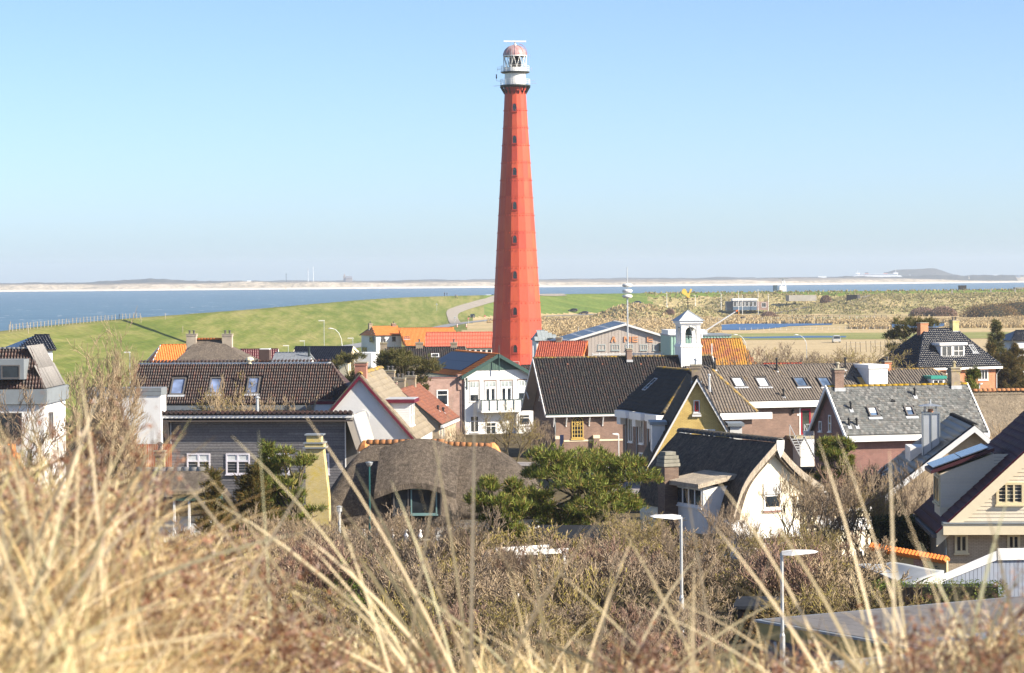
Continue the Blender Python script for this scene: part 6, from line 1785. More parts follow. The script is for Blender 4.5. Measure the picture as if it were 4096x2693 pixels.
# ------------------------------------------------------------------ white brick gable with wine red edge
def white_gable():
 fr = Fr(1439, 1498, 196, -4, 1.2)
 fr.root('white_gable_house', 'white painted brick gable with wine red bargeboards and blind round window', 'house')
 zr = fr.z(1439, 1496)
 p0 = front(0)
 l = on(fr, p0, 1314, 1640); r = on(fr, p0, 1645, 1738)
 sl = ((zr - l[1]) / -l[0] + (zr - r[1]) / r[0]) / 2
 ze = r[1] - 0.4
 hw = (zr - ze) / sl
 wb = brick('white painted brick', (0.80, 0.80, 0.79), (0.77, 0.77, 0.76), (0.66, 0.66, 0.65), var=0.12)
 w, lp, rp = gable_v(fr, -hw + 0.2, hw - 0.2, 0, 13, 1.2, ze + 0.2 * sl - 0.16, zr - 0.16, wb, oh=0.2, og=0.22)
 A, B, C_, D_ = lp
 slab(fr, list(lp), 0.14, T_TANSLATE)
 rf = roof(fr, *rp, M_DKWOOD, T_TANSLATE, style='flat', col=0.62, row=0.5, n_ind=300, amp=0.02, lift=0.03, bond=True, name='slate')
 ridge(fr, rf, C_, D_, T_MOSSRIDGE, 0.2, 0.42)
 for p, q in ((B, C_), (C_, rp[0])):
  barge(fr, p - V(0, 0, 0.12), q - V(0, 0, 0.12), 0.28, M_PURPLE, 0.05)
  ridge(fr, rf, (p if p != C_ else q) + V(0, 0.08, -0.02), C_ + V(0, 0.08, -0.02), T_TANSLATE, 0.075, 0.45, name='verge_tile')
 cx, cz = on(fr, p0, 1451, 1666)
 m = fr.mb(); R_ = 0.40
 m.prism([p0.p(cx + R_ * math.cos(t), cz + R_ * math.sin(t), 0.0) for t in np.linspace(0, 2 * math.pi, 25)[:-1]], p0.n * 0.02); m.build('round_panel', M_WHITE2, fr.r)
 m = fr.mb()
 for k in range(24):
  t0, t1 = 2 * math.pi * k / 24, 2 * math.pi * (k + 0.85) / 24
  m.prism([p0.p(cx + r_ * math.cos(t), cz + r_ * math.sin(t), 0) for r_, t in ((R_ + 0.01, t0), (R_ + 0.09, t0), (R_ + 0.09, t1), (R_ + 0.01, t1))], p0.n * 0.03)
 m.build('brick_ring', wb, fr.r)
 c = fr.u(1443, 1470, 0.6)
 chimney(fr, c, 0.8, zr - 0.6, fr.z(1443, 1452, c, 0.8), 0.85, 0.7, brick('red chimney brick', (0.42, 0.16, 0.11), (0.36, 0.12, 0.08), (0.5, 0.38, 0.3)), 0, lead=True)
 # flat dormer on the left
 pd = front(2.0)
 a = on(fr, pd, 1245, 1600); c = on(fr, pd, 1352, 1612); zb = on(fr, pd, 1300, 1645)[1]
 d = fbox(fr, 'dormer', M_WHITE, a[0] + 0.2, -0.6, 2.0, 6.5, zb - 1.5, c[1] - 0.1)
 boards(fr, d, pd, zb - 0.6, c[1] - 0.1, 0.15, lambda y: (a[0] + 0.2, -0.9), T_WSIDING)
 fbox(fr, 'dormer_fascia', M_PURPLE, a[0] - 0.1, -0.7, 1.85, 6.6, c[1] - 0.09, c[1] + 0.12, d)
 fbox(fr, 'dormer_roof', M_BLACK, a[0] - 0.05, -0.7, 1.9, 6.5, c[1] + 0.123, c[1] + 0.15, d)
 pv_ = Plane((0, 3.0, c[1] + 0.15), (1, 0, 0), (0, 0, 1))
 x = fr.u(1337, 1590, 3.0)
 m = fr.mb(); zz = c[1] + 0.15; m.lathe([(0.2, zz), (0.12, zz + 0.25), (0.16, zz + 0.4), (0.1, zz + 0.7), (0.13, zz + 0.95), (0.03, zz + 1.05)], 8, (x, 3.0)); m.build('flue_pipe', M_BLACK, d)
 # white boarded dormer on the right
 v0 = 1.4
 pd = front(v0)
 a = on(fr, pd, 1568, 1612); c = on(fr, pd, 1640, 1612); e = on(fr, pd, 1600, 1712); ex = on(fr, pd, 1645, 1600)
 d = fbox(fr, 'dormer', M_WHITE, a[0] - 1.2, c[0], v0, v0 + 2.9, e[1], c[1])
 boards(fr, d, pd, e[1], c[1] - 0.03, 0.17, lambda y: (a[0] - 0.4, c[0]), T_WSIDING)
 window(fr, right(c[0]), v0 + 0.2, v0 + 1.2, e[1] + 0.1, c[1] - 0.1, fw=0.1, transom=0.5, parent=d); window(fr, right(c[0]), v0 + 1.7, v0 + 2.7, e[1] + 0.1, c[1] - 0.1, fw=0.1, transom=0.5, parent=d)
 fbox(fr, 'dormer_fascia', M_PURPLE, a[0] - 1.0, c[0] + 0.35, v0 - 0.25, v0 + 3.2, c[1] + 0.003, c[1] + 0.26, d)
 fbox(fr, 'dormer_roof', M_LEAD, a[0] - 1.0, c[0] + 0.3, v0 - 0.2, v0 + 3.1, c[1] + 0.263, c[1] + 0.3, d)
white_gable()
def rust_house():
 fr = Fr(1600, 1562, 245, -6, 0.6)
 fr.root('rust_roofed_house', 'low house with rust-brown tile slope falling to the right and clustered chimneys', 'house')
 zr = fr.z(1600, 1560)
 r = on(fr, front(0), 1768, 1698)
 hw, ze = r
 w, lp, rp = gable_v(fr, -hw + 0.3, hw - 0.3, 0, 12.5, 0.6, ze + 0.3 * (zr - ze) / hw - 0.16, zr - 0.16, B_TAN, oh=0.3, og=0.2)
 rf = roof(fr, *rp, M_DKWOOD, T_RUST, col=0.30, row=0.36, n_ind=300, amp=0.035)
 slab(fr, list(lp), 0.12, T_RUST)
 ridge(fr, rf, lp[2], lp[3], T_RUST, 0.14, 0.4)
 E = rp[0]
 fbox(fr, 'gutter', M_WHITE2, E.x - 0.1, E.x + 0.16, E.y, E.y + 12, E.z - 0.3, E.z - 0.1)
 window(fr, right(hw - 0.3), 0.6, 1.6, 2.2, ze - 0.3, fw=0.1); window(fr, right(hw - 0.3), 2.6, 3.6, 2.2, ze - 0.3, fw=0.1)
 for P, Qt, Qb, v, w_ in ((1561, 1484, 1520, 9, 0.85), (1601, 1515, 1558, 5.0, 0.9), (1643, 1506, 1548, 8.5, 0.95), (1573, 1529, 1565, 2.5, 0.62)):
  x = fr.u(P, Qt, v); zt = fr.z(P, Qt, x, v)
  chimney(fr, x, v, zr - 1.8, zt, w_, w_ * 0.8, B_GREY if w_ > 0.7 else B_PINK, 2 if w_ > 0.8 else 1)
 pl = Plane(rp[0], rp[1] - rp[0], rp[3] - rp[0])
 for P, Q in ((1752, 1642), (1773, 1650)): vent(fr, pl, P, Q, 0.35, 0.09)
rust_house()
# ------------------------------------------------------------------ thatched house in the middle, yellow chimney
def hip_thatch(fr, u0, u1, v0, v1, ze, ru0, ru1, rv, zr, mat, name='roof', bulge=0.10, th=0.4, rings=9, round_=1.4):
 def ring(t):
  e = (u0, u1, v0, v1); r = (ru0, ru1, rv - 0.12, rv + 0.12)
  q = [a + (b - a) * t for a, b in zip(e, r)]
  rd = round_ * (1 - t) + 0.1 * t
  pts = []
  for cx, cy, a0 in ((q[1] - rd, q[3] - rd, 0), (q[0] + rd, q[3] - rd, 90), (q[0] + rd, q[2] + rd, 180), (q[1] - rd, q[2] + rd, 270)):
   for k in range(6):
    a = math.radians(a0 + 90 * k / 5)
    pts.append((cx + rd * math.cos(a), cy + rd * math.sin(a)))
  return pts
 vs, fs = [], []
 n = 24
 for j in range(rings + 1):
  t = j / rings
  z = ze + (zr - ze) * (t + bulge * math.sin(math.pi * t))
  for x, y in ring(t): vs.append((x, y, z + RNG.gauss(0, 0.02)))
 for j in range(rings):
  for k in range(n): fs.append((j * n + k, j * n + (k + 1) % n, (j + 1) * n + (k + 1) % n, (j + 1) * n + k))
 fs.append(tuple(rings * n + k for k in range(n)))
 o = len(vs)
 for x, y in ring(0): vs.append((x + (0.35 if x < (u0 + u1) / 2 else -0.35), y + (0.35 if y < (v0 + v1) / 2 else -0.35), ze - 0.25))
 for k in range(n): fs.append((k, o + k, o + (k + 1) % n, (k + 1) % n))
 fs.append(tuple(o + k for k in range(n - 1, -1, -1)))
 m = fr.mb(); m.add(vs, fs)
 return m.build(name, mat, fr.r, smooth=True)
def thatched_middle():
 fr = Fr(1300, 2080, 146, -3, 3.0)
 fr.root('thatched_farmhouse', 'broad dark thatched roof with salmon ridge tiles and tapered yellow brick chimney', 'house')
 rv = 5.2
 rz = fr.z(1475, 1775, fr.u(1475, 1775, rv), rv)
 a, b = fr.u(1480, 1770, rv), fr.u(1775, 1765, rv)
 ze = 4.3
 rf = hip_thatch(fr, fr.u(1235, 2060), fr.u(1830, 2060), 0, 10, ze, a, b, rv, rz, TH_DARK, bulge=0.12)
 rv2 = 6.0
 c, d = fr.u(1740, 1765, rv2), fr.u(1962, 1785, rv2)
 rz2 = fr.z(1850, 1780, c, rv2)
 rf2 = hip_thatch(fr, fr.u(1700, 2000, 1.8), fr.u(2215, 2010, 1.8), 1.6, 10.5, ze + 0.2, c, d, rv2, rz2, TH_DARK, bulge=0.10, round_=1.8)
 ridge(fr, rf, V(a - 0.15, rv, rz + 0.02), V(b, rv, rz + 0.05), T_SALMON, 0.24, 0.36)
 ridge(fr, rf2, V(c + 0.4, rv2, rz2 + 0.02), V(d, rv2, rz2 - 0.1), T_SALMON, 0.23, 0.36)
 m = fr.mb(); m.lathe([(0.5, rz2 - 0.45), (0.34, rz2 - 0.1), (0.12, rz2 + 0.12)], 8, (d + 0.1, rv2)); m.build('ridge_end', T_SALMON, fr.r)
 m = fr.mb(); m.lathe([(0.5, rz - 0.42), (0.36, rz - 0.08), (0.15, rz + 0.18)], 8, (a - 0.25, rv)); m.build('ridge_end', T_SALMON, fr.r)
 fbox(fr, 'wall', M_RENDER, fr.u(1290, 2080, 1), fr.u(1800, 2080, 1), 0.9, 9, 3.0, ze)
 fbox(fr, 'wall', M_RENDER, fr.u(1800, 2080, 2), fr.u(2150, 2080, 2), 2.6, 9.5, 3.0, ze)
 # eyebrow dormer
 p = front(-0.15)
 q0 = on(fr, p, 1565, 1950); q1 = on(fr, p, 1760, 2065)
 d_ = fbox(fr, 'dormer', M_BLACK, q0[0], q1[0], -0.15, 3, q1[1], q0[1])
 for x0, x1, mt in ((q0[0] + 0.1, q0[0] + 0.95, M_DARKFRAME), (q0[0] + 1.05, q1[0] - 0.15, paint('teal frame', (0.20, 0.33, 0.33), 0.5, 0.1))):
  window(fr, p, x0, x1, q1[1] + 0.1, q0[1] - 0.05, cols=1, fm=mt, fw=0.07, parent=d_)
 m = fr.mb(); k = 9
 for i in range(k):
  x0, x1 = q0[0] - 0.9 + (q1[0] - q0[0] + 1.8) * i / k, q0[0] - 0.9 + (q1[0] - q0[0] + 1.8) * (i + 1) / k
  zz = lambda x: q0[1] - 0.62 + 0.58 * math.sin(math.pi * (x - q0[0] + 0.9) / (q1[0] - q0[0] + 1.8))
  m.prism([(x0, -0.5, zz(x0)), (x1, -0.5, zz(x1)), (x1, 2.8, zz(x1) + 2.2), (x0, 2.8, zz(x0) + 2.2)], (0, 0, 0.3))
 m.build('dormer_thatch', TH_DARK, fr.r)
 # tapered yellow chimney at the left end
 vc = -0.6
 P_ = lambda P, Q: (fr.u(P, Q, vc), fr.z(P, Q, fr.u(P, Q, vc), vc))
 bl, br, tl, tr = P_(1222, 1995), P_(1314, 1990), P_(1222, 1795), P_(1292, 1795)
 m = fr.mb()
 zb = 3.0; xr = br[0] + 0.05
 m.prism([(bl[0], vc, zb), (xr, vc, zb), (br[0], vc, br[1]), (tr[0], vc, tr[1]), (tl[0], vc, tl[1])], (0, 0.95, 0)); ch = m.build('chimney', B_YCHIM, fr.r)
 z = tl[1]
 for k, (e, h) in enumerate(((0.14, 0.08), (0.04, 0.18), (0.10, 0.08))):
  fbox(fr, 'chimney_band', M_ZINC if k != 1 else B_YCHIM, tl[0] - e, tr[0] + e, vc - e, vc + 0.95 + e, z + 0.003, z + h, ch); z += h
 fbox(fr, 'chimney_top', B_YCHIM, tl[0] + 0.05, tr[0] - 0.1, vc + 0.05, vc + 0.85, z + 0.003, z + 0.36, ch)
 fbox(fr, 'cap', M_ZINC, tl[0] - 0.05, tr[0] + 0.02, vc - 0.05, vc + 0.95, z + 0.363, z + 0.43, ch)
thatched_middle()
def small_cottage():
 fr = Fr(560, 2010, 126, -4, 4.0)
 fr.root('small_cottage', 'small thatched cottage with grey ridge tiles and lichened grey chimney', 'house')
 rv = 3.0
 a, b = fr.u(545, 1890, rv), fr.u(822, 1880, rv)
 zr = fr.z(700, 1882, (a + b) / 2, rv)
 rf = hip_thatch(fr, fr.u(470, 2000), fr.u(870, 2000), 0, 6, zr - 1.7, a, b, rv, zr, TH_GREY, bulge=0.1, round_=0.9)
 ridge(fr, rf, V(a, rv, zr), V(b, rv, zr), T_GREYRIDGE, 0.2, 0.36)
 fbox(fr, 'wall', M_RENDER, fr.u(500, 2000, .7), fr.u(840, 2000, .7), 0.7, 5.3, 4, zr - 1.8)
 x = fr.u(641, 1830, 3.3)
 chimney(fr, x, 3.3, zr - 0.6, fr.z(641, 1808, x, 3.3), 0.42, 0.42, B_GREY, 1)
 p = front(-0.8)
 q = on(fr, p, 690, 1978); q2 = on(fr, p, 880, 1985)
 fbox(fr, 'porch_fascia', M_GREEN, q[0], q2[0], -0.8, -0.1, q[1] - 0.3, q[1])
 fbox(fr, 'porch_roof', TH_LIGHT, q[0] - 0.1, q2[0] + 0.1, -0.9, 0.6, q[1] + 0.003, q[1] + 0.16)
 for k in range(3): fbox(fr, 'porch_post', M_WHITE2, q[0] + k * 0.7, q[0] + k * 0.7 + 0.1, -0.7, -0.6, 4, q[1] - 0.3)
small_cottage()
# ------------------------------------------------------------------ far left house
def left_house():
 fr = Fr(175, 1556, 172, -1, 1.5)
 fr.root('mansard_house', 'house with dark pantile mansard, zinc dormer and white side wall at left edge', 'house')
 ze = fr.z(175, 1556)
 vt = 1.9
 zt = fr.z(118, 1397, -1.2, vt)
 ut = fr.u(118, 1397, vt)
 A, B, C_, D_ = V(-9, 0, ze), V(0, 0, ze), V(ut, vt, zt), V(-9, vt, zt)
 rf = roof(fr, A, B, C_, D_, M_DKWOOD, T_BROWN, col=0.2, row=0.32, n_ind=300, amp=0.075)
 L = 7.5
 E, F_ = V(0, L, ze), V(ut, L - 1, zt)
 r2 = roof(fr, B, E, F_, C_, M_DKWOOD, pieces('pale ribbed roofing', [(0.23, 0.22, 0.22), (0.27, 0.26, 0.25)], 0.7, 0.2), style='rib', col=0.22, row=1.2, n_ind=0, amp=0.05, name='roof_sheet')
 ridge(fr, rf, B, C_, T_BROWN, 0.12, 0.36)
 fbox(fr, 'flat_roof', M_ZINC, -9, ut, vt, L - 1, zt - 0.1, zt - 0.004)
 ridge(fr, rf, D_ + V(0, 0, 0.05), C_ + V(0, 0, 0.05), T_GREYRIDGE, 0.12, 0.3)
 fbox(fr, 'zinc_band', M_ZINC, -9, 0.25, -0.3, L, ze - 0.95, ze - 0.02)
 fbox(fr, 'wall', M_RENDER, -9, 0.0, 0.0, L, 1.5, ze - 0.953)
 q = front(-0.5)
 a = on(fr, q, 95, 1438); c = on(fr, q, 83, 1515)
 d = fbox(fr, 'dormer', M_ZINC, -9, a[0], -0.5, 1.8, c[1] - 0.05, a[1])
 for k in range(3):
  window(fr, q, c[0] - 1.35 * (k + 1) + 0.1, c[0] - 1.35 * k - 0.05, c[1], a[1] - 0.35, fm=M_DARKFRAME, fw=0.07, parent=d, sill=False)
 wr = right(0.0)
 window(fr, wr, 1.5, 3.0, ze - 3.2, ze - 1.6, cols=2, fm=M_DARKFRAME)
 p = front(0)
 window(fr, p, -3.2, -1.4, ze - 3.4, ze - 1.5, cols=2, fm=M_DARKFRAME)
 # lean-to roof in orange tiles low at the left
 fr2 = Fr(60, 1830, 150, 12, 3.0)
 fr2.root('orange_lean_to', 'low orange tiled shed roof at the far left behind the grass', 'shed')
 zz = fr2.z(60, 1830)
 rf = roof(fr2, V(-4, 0, zz - 0.9), V(0.6, 0, zz - 0.9), V(0.0, 1.6, zz + 0.6), V(-4, 1.6, zz + 0.6), M_DKWOOD, T_ORANGE2, col=0.25, row=0.35, amp=0.05)
 fbox(fr2, 'wall', M_RENDER, -4, 0.3, 0.2, 3, 3, zz - 0.95)
left_house()
# ------------------------------------------------------------------ plainer houses farther off
def plain(name, label, D, phi, Pe0, Pe1, Qe, Pr0, Pr1, Qr, wall, tile, run=3.5, style='pan', col=0.27, row=0.36, zg=0.0, amp=0.055, cat='house', n_ind=0, gable_left=False, vrg=None, back=True):
 fr = Fr((Pe0 + Pe1) / 2, Qe, D, phi, zg)
 fr.root(name, label, cat)
 ze = fr.z((Pe0 + Pe1) / 2, Qe)
 zr = fr.z((Pr0 + Pr1) / 2, Qr, 0, run)
 A, B = V(fr.u(Pe0, Qe), 0, ze), V(fr.u(Pe1, Qe), 0, ze)
 D_, C_ = V(fr.u(Pr0, Qr, run), run, zr), V(fr.u(Pr1, Qr, run), run, zr)
 rf = roof(fr, A, B, C_, D_, M_DKWOOD, tile, style=style, col=col, row=row, amp=amp, n_ind=n_ind) if style else slab(fr, [A, B, C_, D_], 0.3, tile)
 if back: slab(fr, [V(B.x, 2 * run, ze), V(A.x, 2 * run, ze), D_, C_], 0.1, tile)
 if abs(D_.x - A.x) > 0.8: slab(fr, [V(A.x, 2 * run, ze), A, D_], 0.1, tile)
 if abs(C_.x - B.x) > 0.8: slab(fr, [B, V(B.x, 2 * run, ze), C_], 0.1, tile)
 m = fr.mb(); i0, i1 = A.x + 0.25, B.x - 0.25
 j0, j1 = max(i0, D_.x + 0.1), min(i1, C_.x - 0.1)
 m.add([(i0, 0.3, zg), (i1, 0.3, zg), (i1, 2 * run - 0.3, zg), (i0, 2 * run - 0.3, zg), (i0, 0.3, ze), (i1, 0.3, ze), (i1, 2 * run - 0.3, ze), (i0, 2 * run - 0.3, ze), (j0, run, zr - 0.2), (j1, run, zr - 0.2)],
   [(0, 1, 5, 4), (2, 3, 7, 6), (1, 2, 6, 9, 5), (3, 0, 4, 8, 7), (0, 3, 2, 1), (4, 5, 9, 8), (6, 7, 8, 9)])
 m.build('wall', wall, fr.r)
 ridge(fr, rf, D_, C_, tile, 0.14, 0.4)
 if vrg:
  for s_, e, r_ in ((-1, A, D_), (1, B, C_)):
   barge(fr, e + V(0, 0, 0.06), r_ + V(0, 0, 0.06), 0.26, vrg, 0.07, (s_, 0, 0)); barge(fr, V(e.x, 2 * run, e.z + 0.06), r_ + V(0, 0, 0.06), 0.26, vrg, 0.07, (s_, 0, 0))
 fr.pl = Plane(A, B - A, D_ - A); fr.A, fr.B, fr.C, fr.D = A, B, C_, D_; fr.ze, fr.zr, fr.run = ze, zr, run
 fr.rf = rf
 return fr
def ridge_chimney(fr, P, Qt, w=0.8, mat=None, pots=1, v=None):
 v = fr.run if v is None else v
 x = fr.u(P, Qt, v); chimney(fr, x, v, fr.zr - 0.8, fr.z(P, Qt, x, v), w, w * 0.85, mat or B_GREY, pots)
f = plain('orange_roofed_house', 'house with bright orange pantile roof and dark gable behind the brown roof', 310, 14, 610, 770, 1450, 644, 800, 1380, M_BLACK, T_ORANGE2, run=3.0, vrg=M_WHITE2)
f = plain('twin_chimney_cottage', 'grey thatched cottage with orange ridge between two pale brick chimneys', 300, -3, 690, 1000, 1452, 790, 885, 1362, M_RENDER, TH_GREY, run=4.2, style=None)
ridge(f, f.r, f.D + V(0, 0, 0.12), f.C + V(0, 0, 0.12), T_ORANGE, 0.2, 0.35)
for P, Q in ((767, 1338), (910, 1338)):
 x = f.u(P, Q, 4.0); chimney(f, x, 4.0, f.zr - 1.2, f.z(P, Q, x, 4.0), 1.1, 0.9, brick('pale brick', (0.50, 0.42, 0.33), (0.44, 0.36, 0.28), (0.5, 0.45, 0.38)), 2)
plain('wine_roofed_house', 'house with glossy wine red tile roof behind the brown chimney box', 325, 5, 955, 1118, 1455, 962, 1112, 1398, M_RENDER, pieces('wine tiles', [(0.10, 0.016, 0.022), (0.13, 0.02, 0.028)], 0.3, 0.5), run=2.6, vrg=M_WHITE2)
f = plain('slate_lean_to', 'low building with pale blue-grey slate roof and black flue', 300, -4, 1085, 1240, 1450, 1102, 1240, 1412, M_RENDER, pieces('blue grey slate', [(0.20, 0.22, 0.25), (0.25, 0.27, 0.30), (0.22, 0.24, 0.27)], 0.5, 0.4), run=2.6, style='flat', col=0.4, row=0.4, amp=0.02)
m = f.mb(); x = f.u(1236, 1420, 1.5); m.tube([(x, 1.5, f.ze), (x, 1.5, f.z(1236, 1388, x, 1.5))], 0.13, 8); m.build('flue_pipe', M_IRON, f.r)
f = plain('navy_roofed_bungalow', 'bungalow with glossy navy tile roof and cream gable at its right end', 312, -14, 1165, 1398, 1448, 1182, 1412, 1388, M_CREAM, T_NAVY, run=3.4, vrg=M_CREAM)
fbox(f, 'porch', M_WHITE, f.B.x + 0.1, f.B.x + 2.2, 1.5, 5, 0, f.ze + 1.0)
f = plain('hip_roofed_villa', 'villa with small navy hip roof peeking over the left mansard', 235, 25, 60, 225, 1400, 140, 195, 1342, M_RENDER, T_NAVY, run=2.6)
# white house with orange roof and its long orange neighbour
f = plain('white_cottage', 'white rendered cottage with orange roof, grey gable side and two chimneys', 560, 24, 1502, 1612, 1342, 1487, 1590, 1306, M_RENDER, T_ORANGE2, run=4.6, vrg=M_LEADDARK)
for P0, P1 in ((1524, 1539), (1568, 1583)): window_px(f, front(0.3), P0, 1347, P1, 1365, fm=M_DARKFRAME, fw=0.08)
window_px(f, left(f.A.x + 0.25), 1478, 1347, 1492, 1368, fm=M_DARKFRAME, fw=0.08); window_px(f, left(f.A.x + 0.25), 1449, 1388, 1468, 1406, fm=M_DARKFRAME, fw=0.08)
ridge_chimney(f, 1481, 1295, 0.75, B_GREY, 1); ridge_chimney(f, 1574, 1295, 0.8, B_BROWN, 1)
f = plain('long_orange_house', 'long white building under a wide bright orange pantile roof', 556, 6, 1625, 1850, 1383, 1592, 1812, 1312, M_RENDER, T_ORANGE2, run=5.0, amp=0.05)
skylight(f, f.pl, 1616, 1347, 1641, 1358, f.r, w=1.1)
f = plain('school_building', 'long low building with salmon red ribbed roof and row of white windows', 540, 2, 1700, 2080, 1393, 1703, 2080, 1330, M_RENDER, pieces('salmon sheet', [(0.60, 0.13, 0.075), (0.63, 0.14, 0.08)], 0.5, 0.3, fine=0.06), run=4.2, style='rib', col=0.32, row=1.4, amp=0.06)
for k in range(7): window_px(f, front(0.3), 1838 + k * 22, 1397, 1857 + k * 22, 1412, fw=0.1)
f = plain('charcoal_roofed_house', 'long house with charcoal pantile roof and three lichened chimneys', 335, 4, 1508, 1880, 1452, 1545, 1860, 1390, B_GREY, T_BLACK, run=4.0, amp=0.07, vrg=M_MOSS if 'M_MOSS' in globals() else M_CONCRETE)
ridge_chimney(f, 1534, 1372, 0.85, B_GREY, 2); ridge_chimney(f, 1677, 1372, 0.9, B_GREY, 1); ridge_chimney(f, 1815, 1372, 0.8, B_GREY, 1)
window_px(f, f.pl, 1724, 1418, 1757, 1432, fm=M_WHITE2, fw=0.1, d=0.15, sill=False, name='skylight')
f = plain('red_roofed_house', 'small brick house with shiny red pantile roof and yellow-lichened chimney', 335, -8, 2138, 2328, 1434, 2160, 2350, 1366, B_BROWN, T_RED, run=3.2, amp=0.06, vrg=T_ORANGE)
ridge_chimney(f, 2236, 1352, 0.7, B_GREY, 0)
window_px(f, right(f.B.x - 0.25), 2344, 1414, 2352, 1430, fw=0.08)
f = plain('rust_orange_barn', 'barn with broad lichened rust-orange tile roof behind the bell turret', 312, 3, 2822, 3030, 1466, 2795, 2962, 1356, B_ORANGE, T_RUSTL, run=5.0, col=0.28, row=0.36, cat='barn')
f = plain('red_ridge_shed', 'low shed whose red tile ridge shows above the brown terrace', 262, 4, 3040, 3215, 1475, 3050, 3205, 1455, B_BROWN, T_RED, run=1.6, cat='shed')
f = plain('grey_roofed_hut', 'hut with grey hipped sheet roof right of the lighthouse', 450, 4, 2140, 2260, 1364, 2150, 2178, 1322, M_WHITE, pieces('green grey sheet', [(0.30, 0.34, 0.35), (0.34, 0.38, 0.39)], 0.7, 0.2), run=5.0, style='flat', col=0.6, row=0.5, amp=0.02, cat='hut')
window_px(f, front(0.3), 2188, 1352, 2214, 1368, fm=M_BLACK)
f = plain('dark_roofed_house', 'house with dark blue roof at the right edge beyond the pines', 395, 10, 4045, 4180, 1362, 4062, 4180, 1322, M_RENDER, T_NAVY, run=4, zg=2.5)
f = plain('rear_cottage', 'cottage whose black tiles show at the foot of the lighthouse', 345, 10, 2085, 2135, 1480, 2085, 2135, 1462, M_RENDER, T_BLACK, run=1.8)
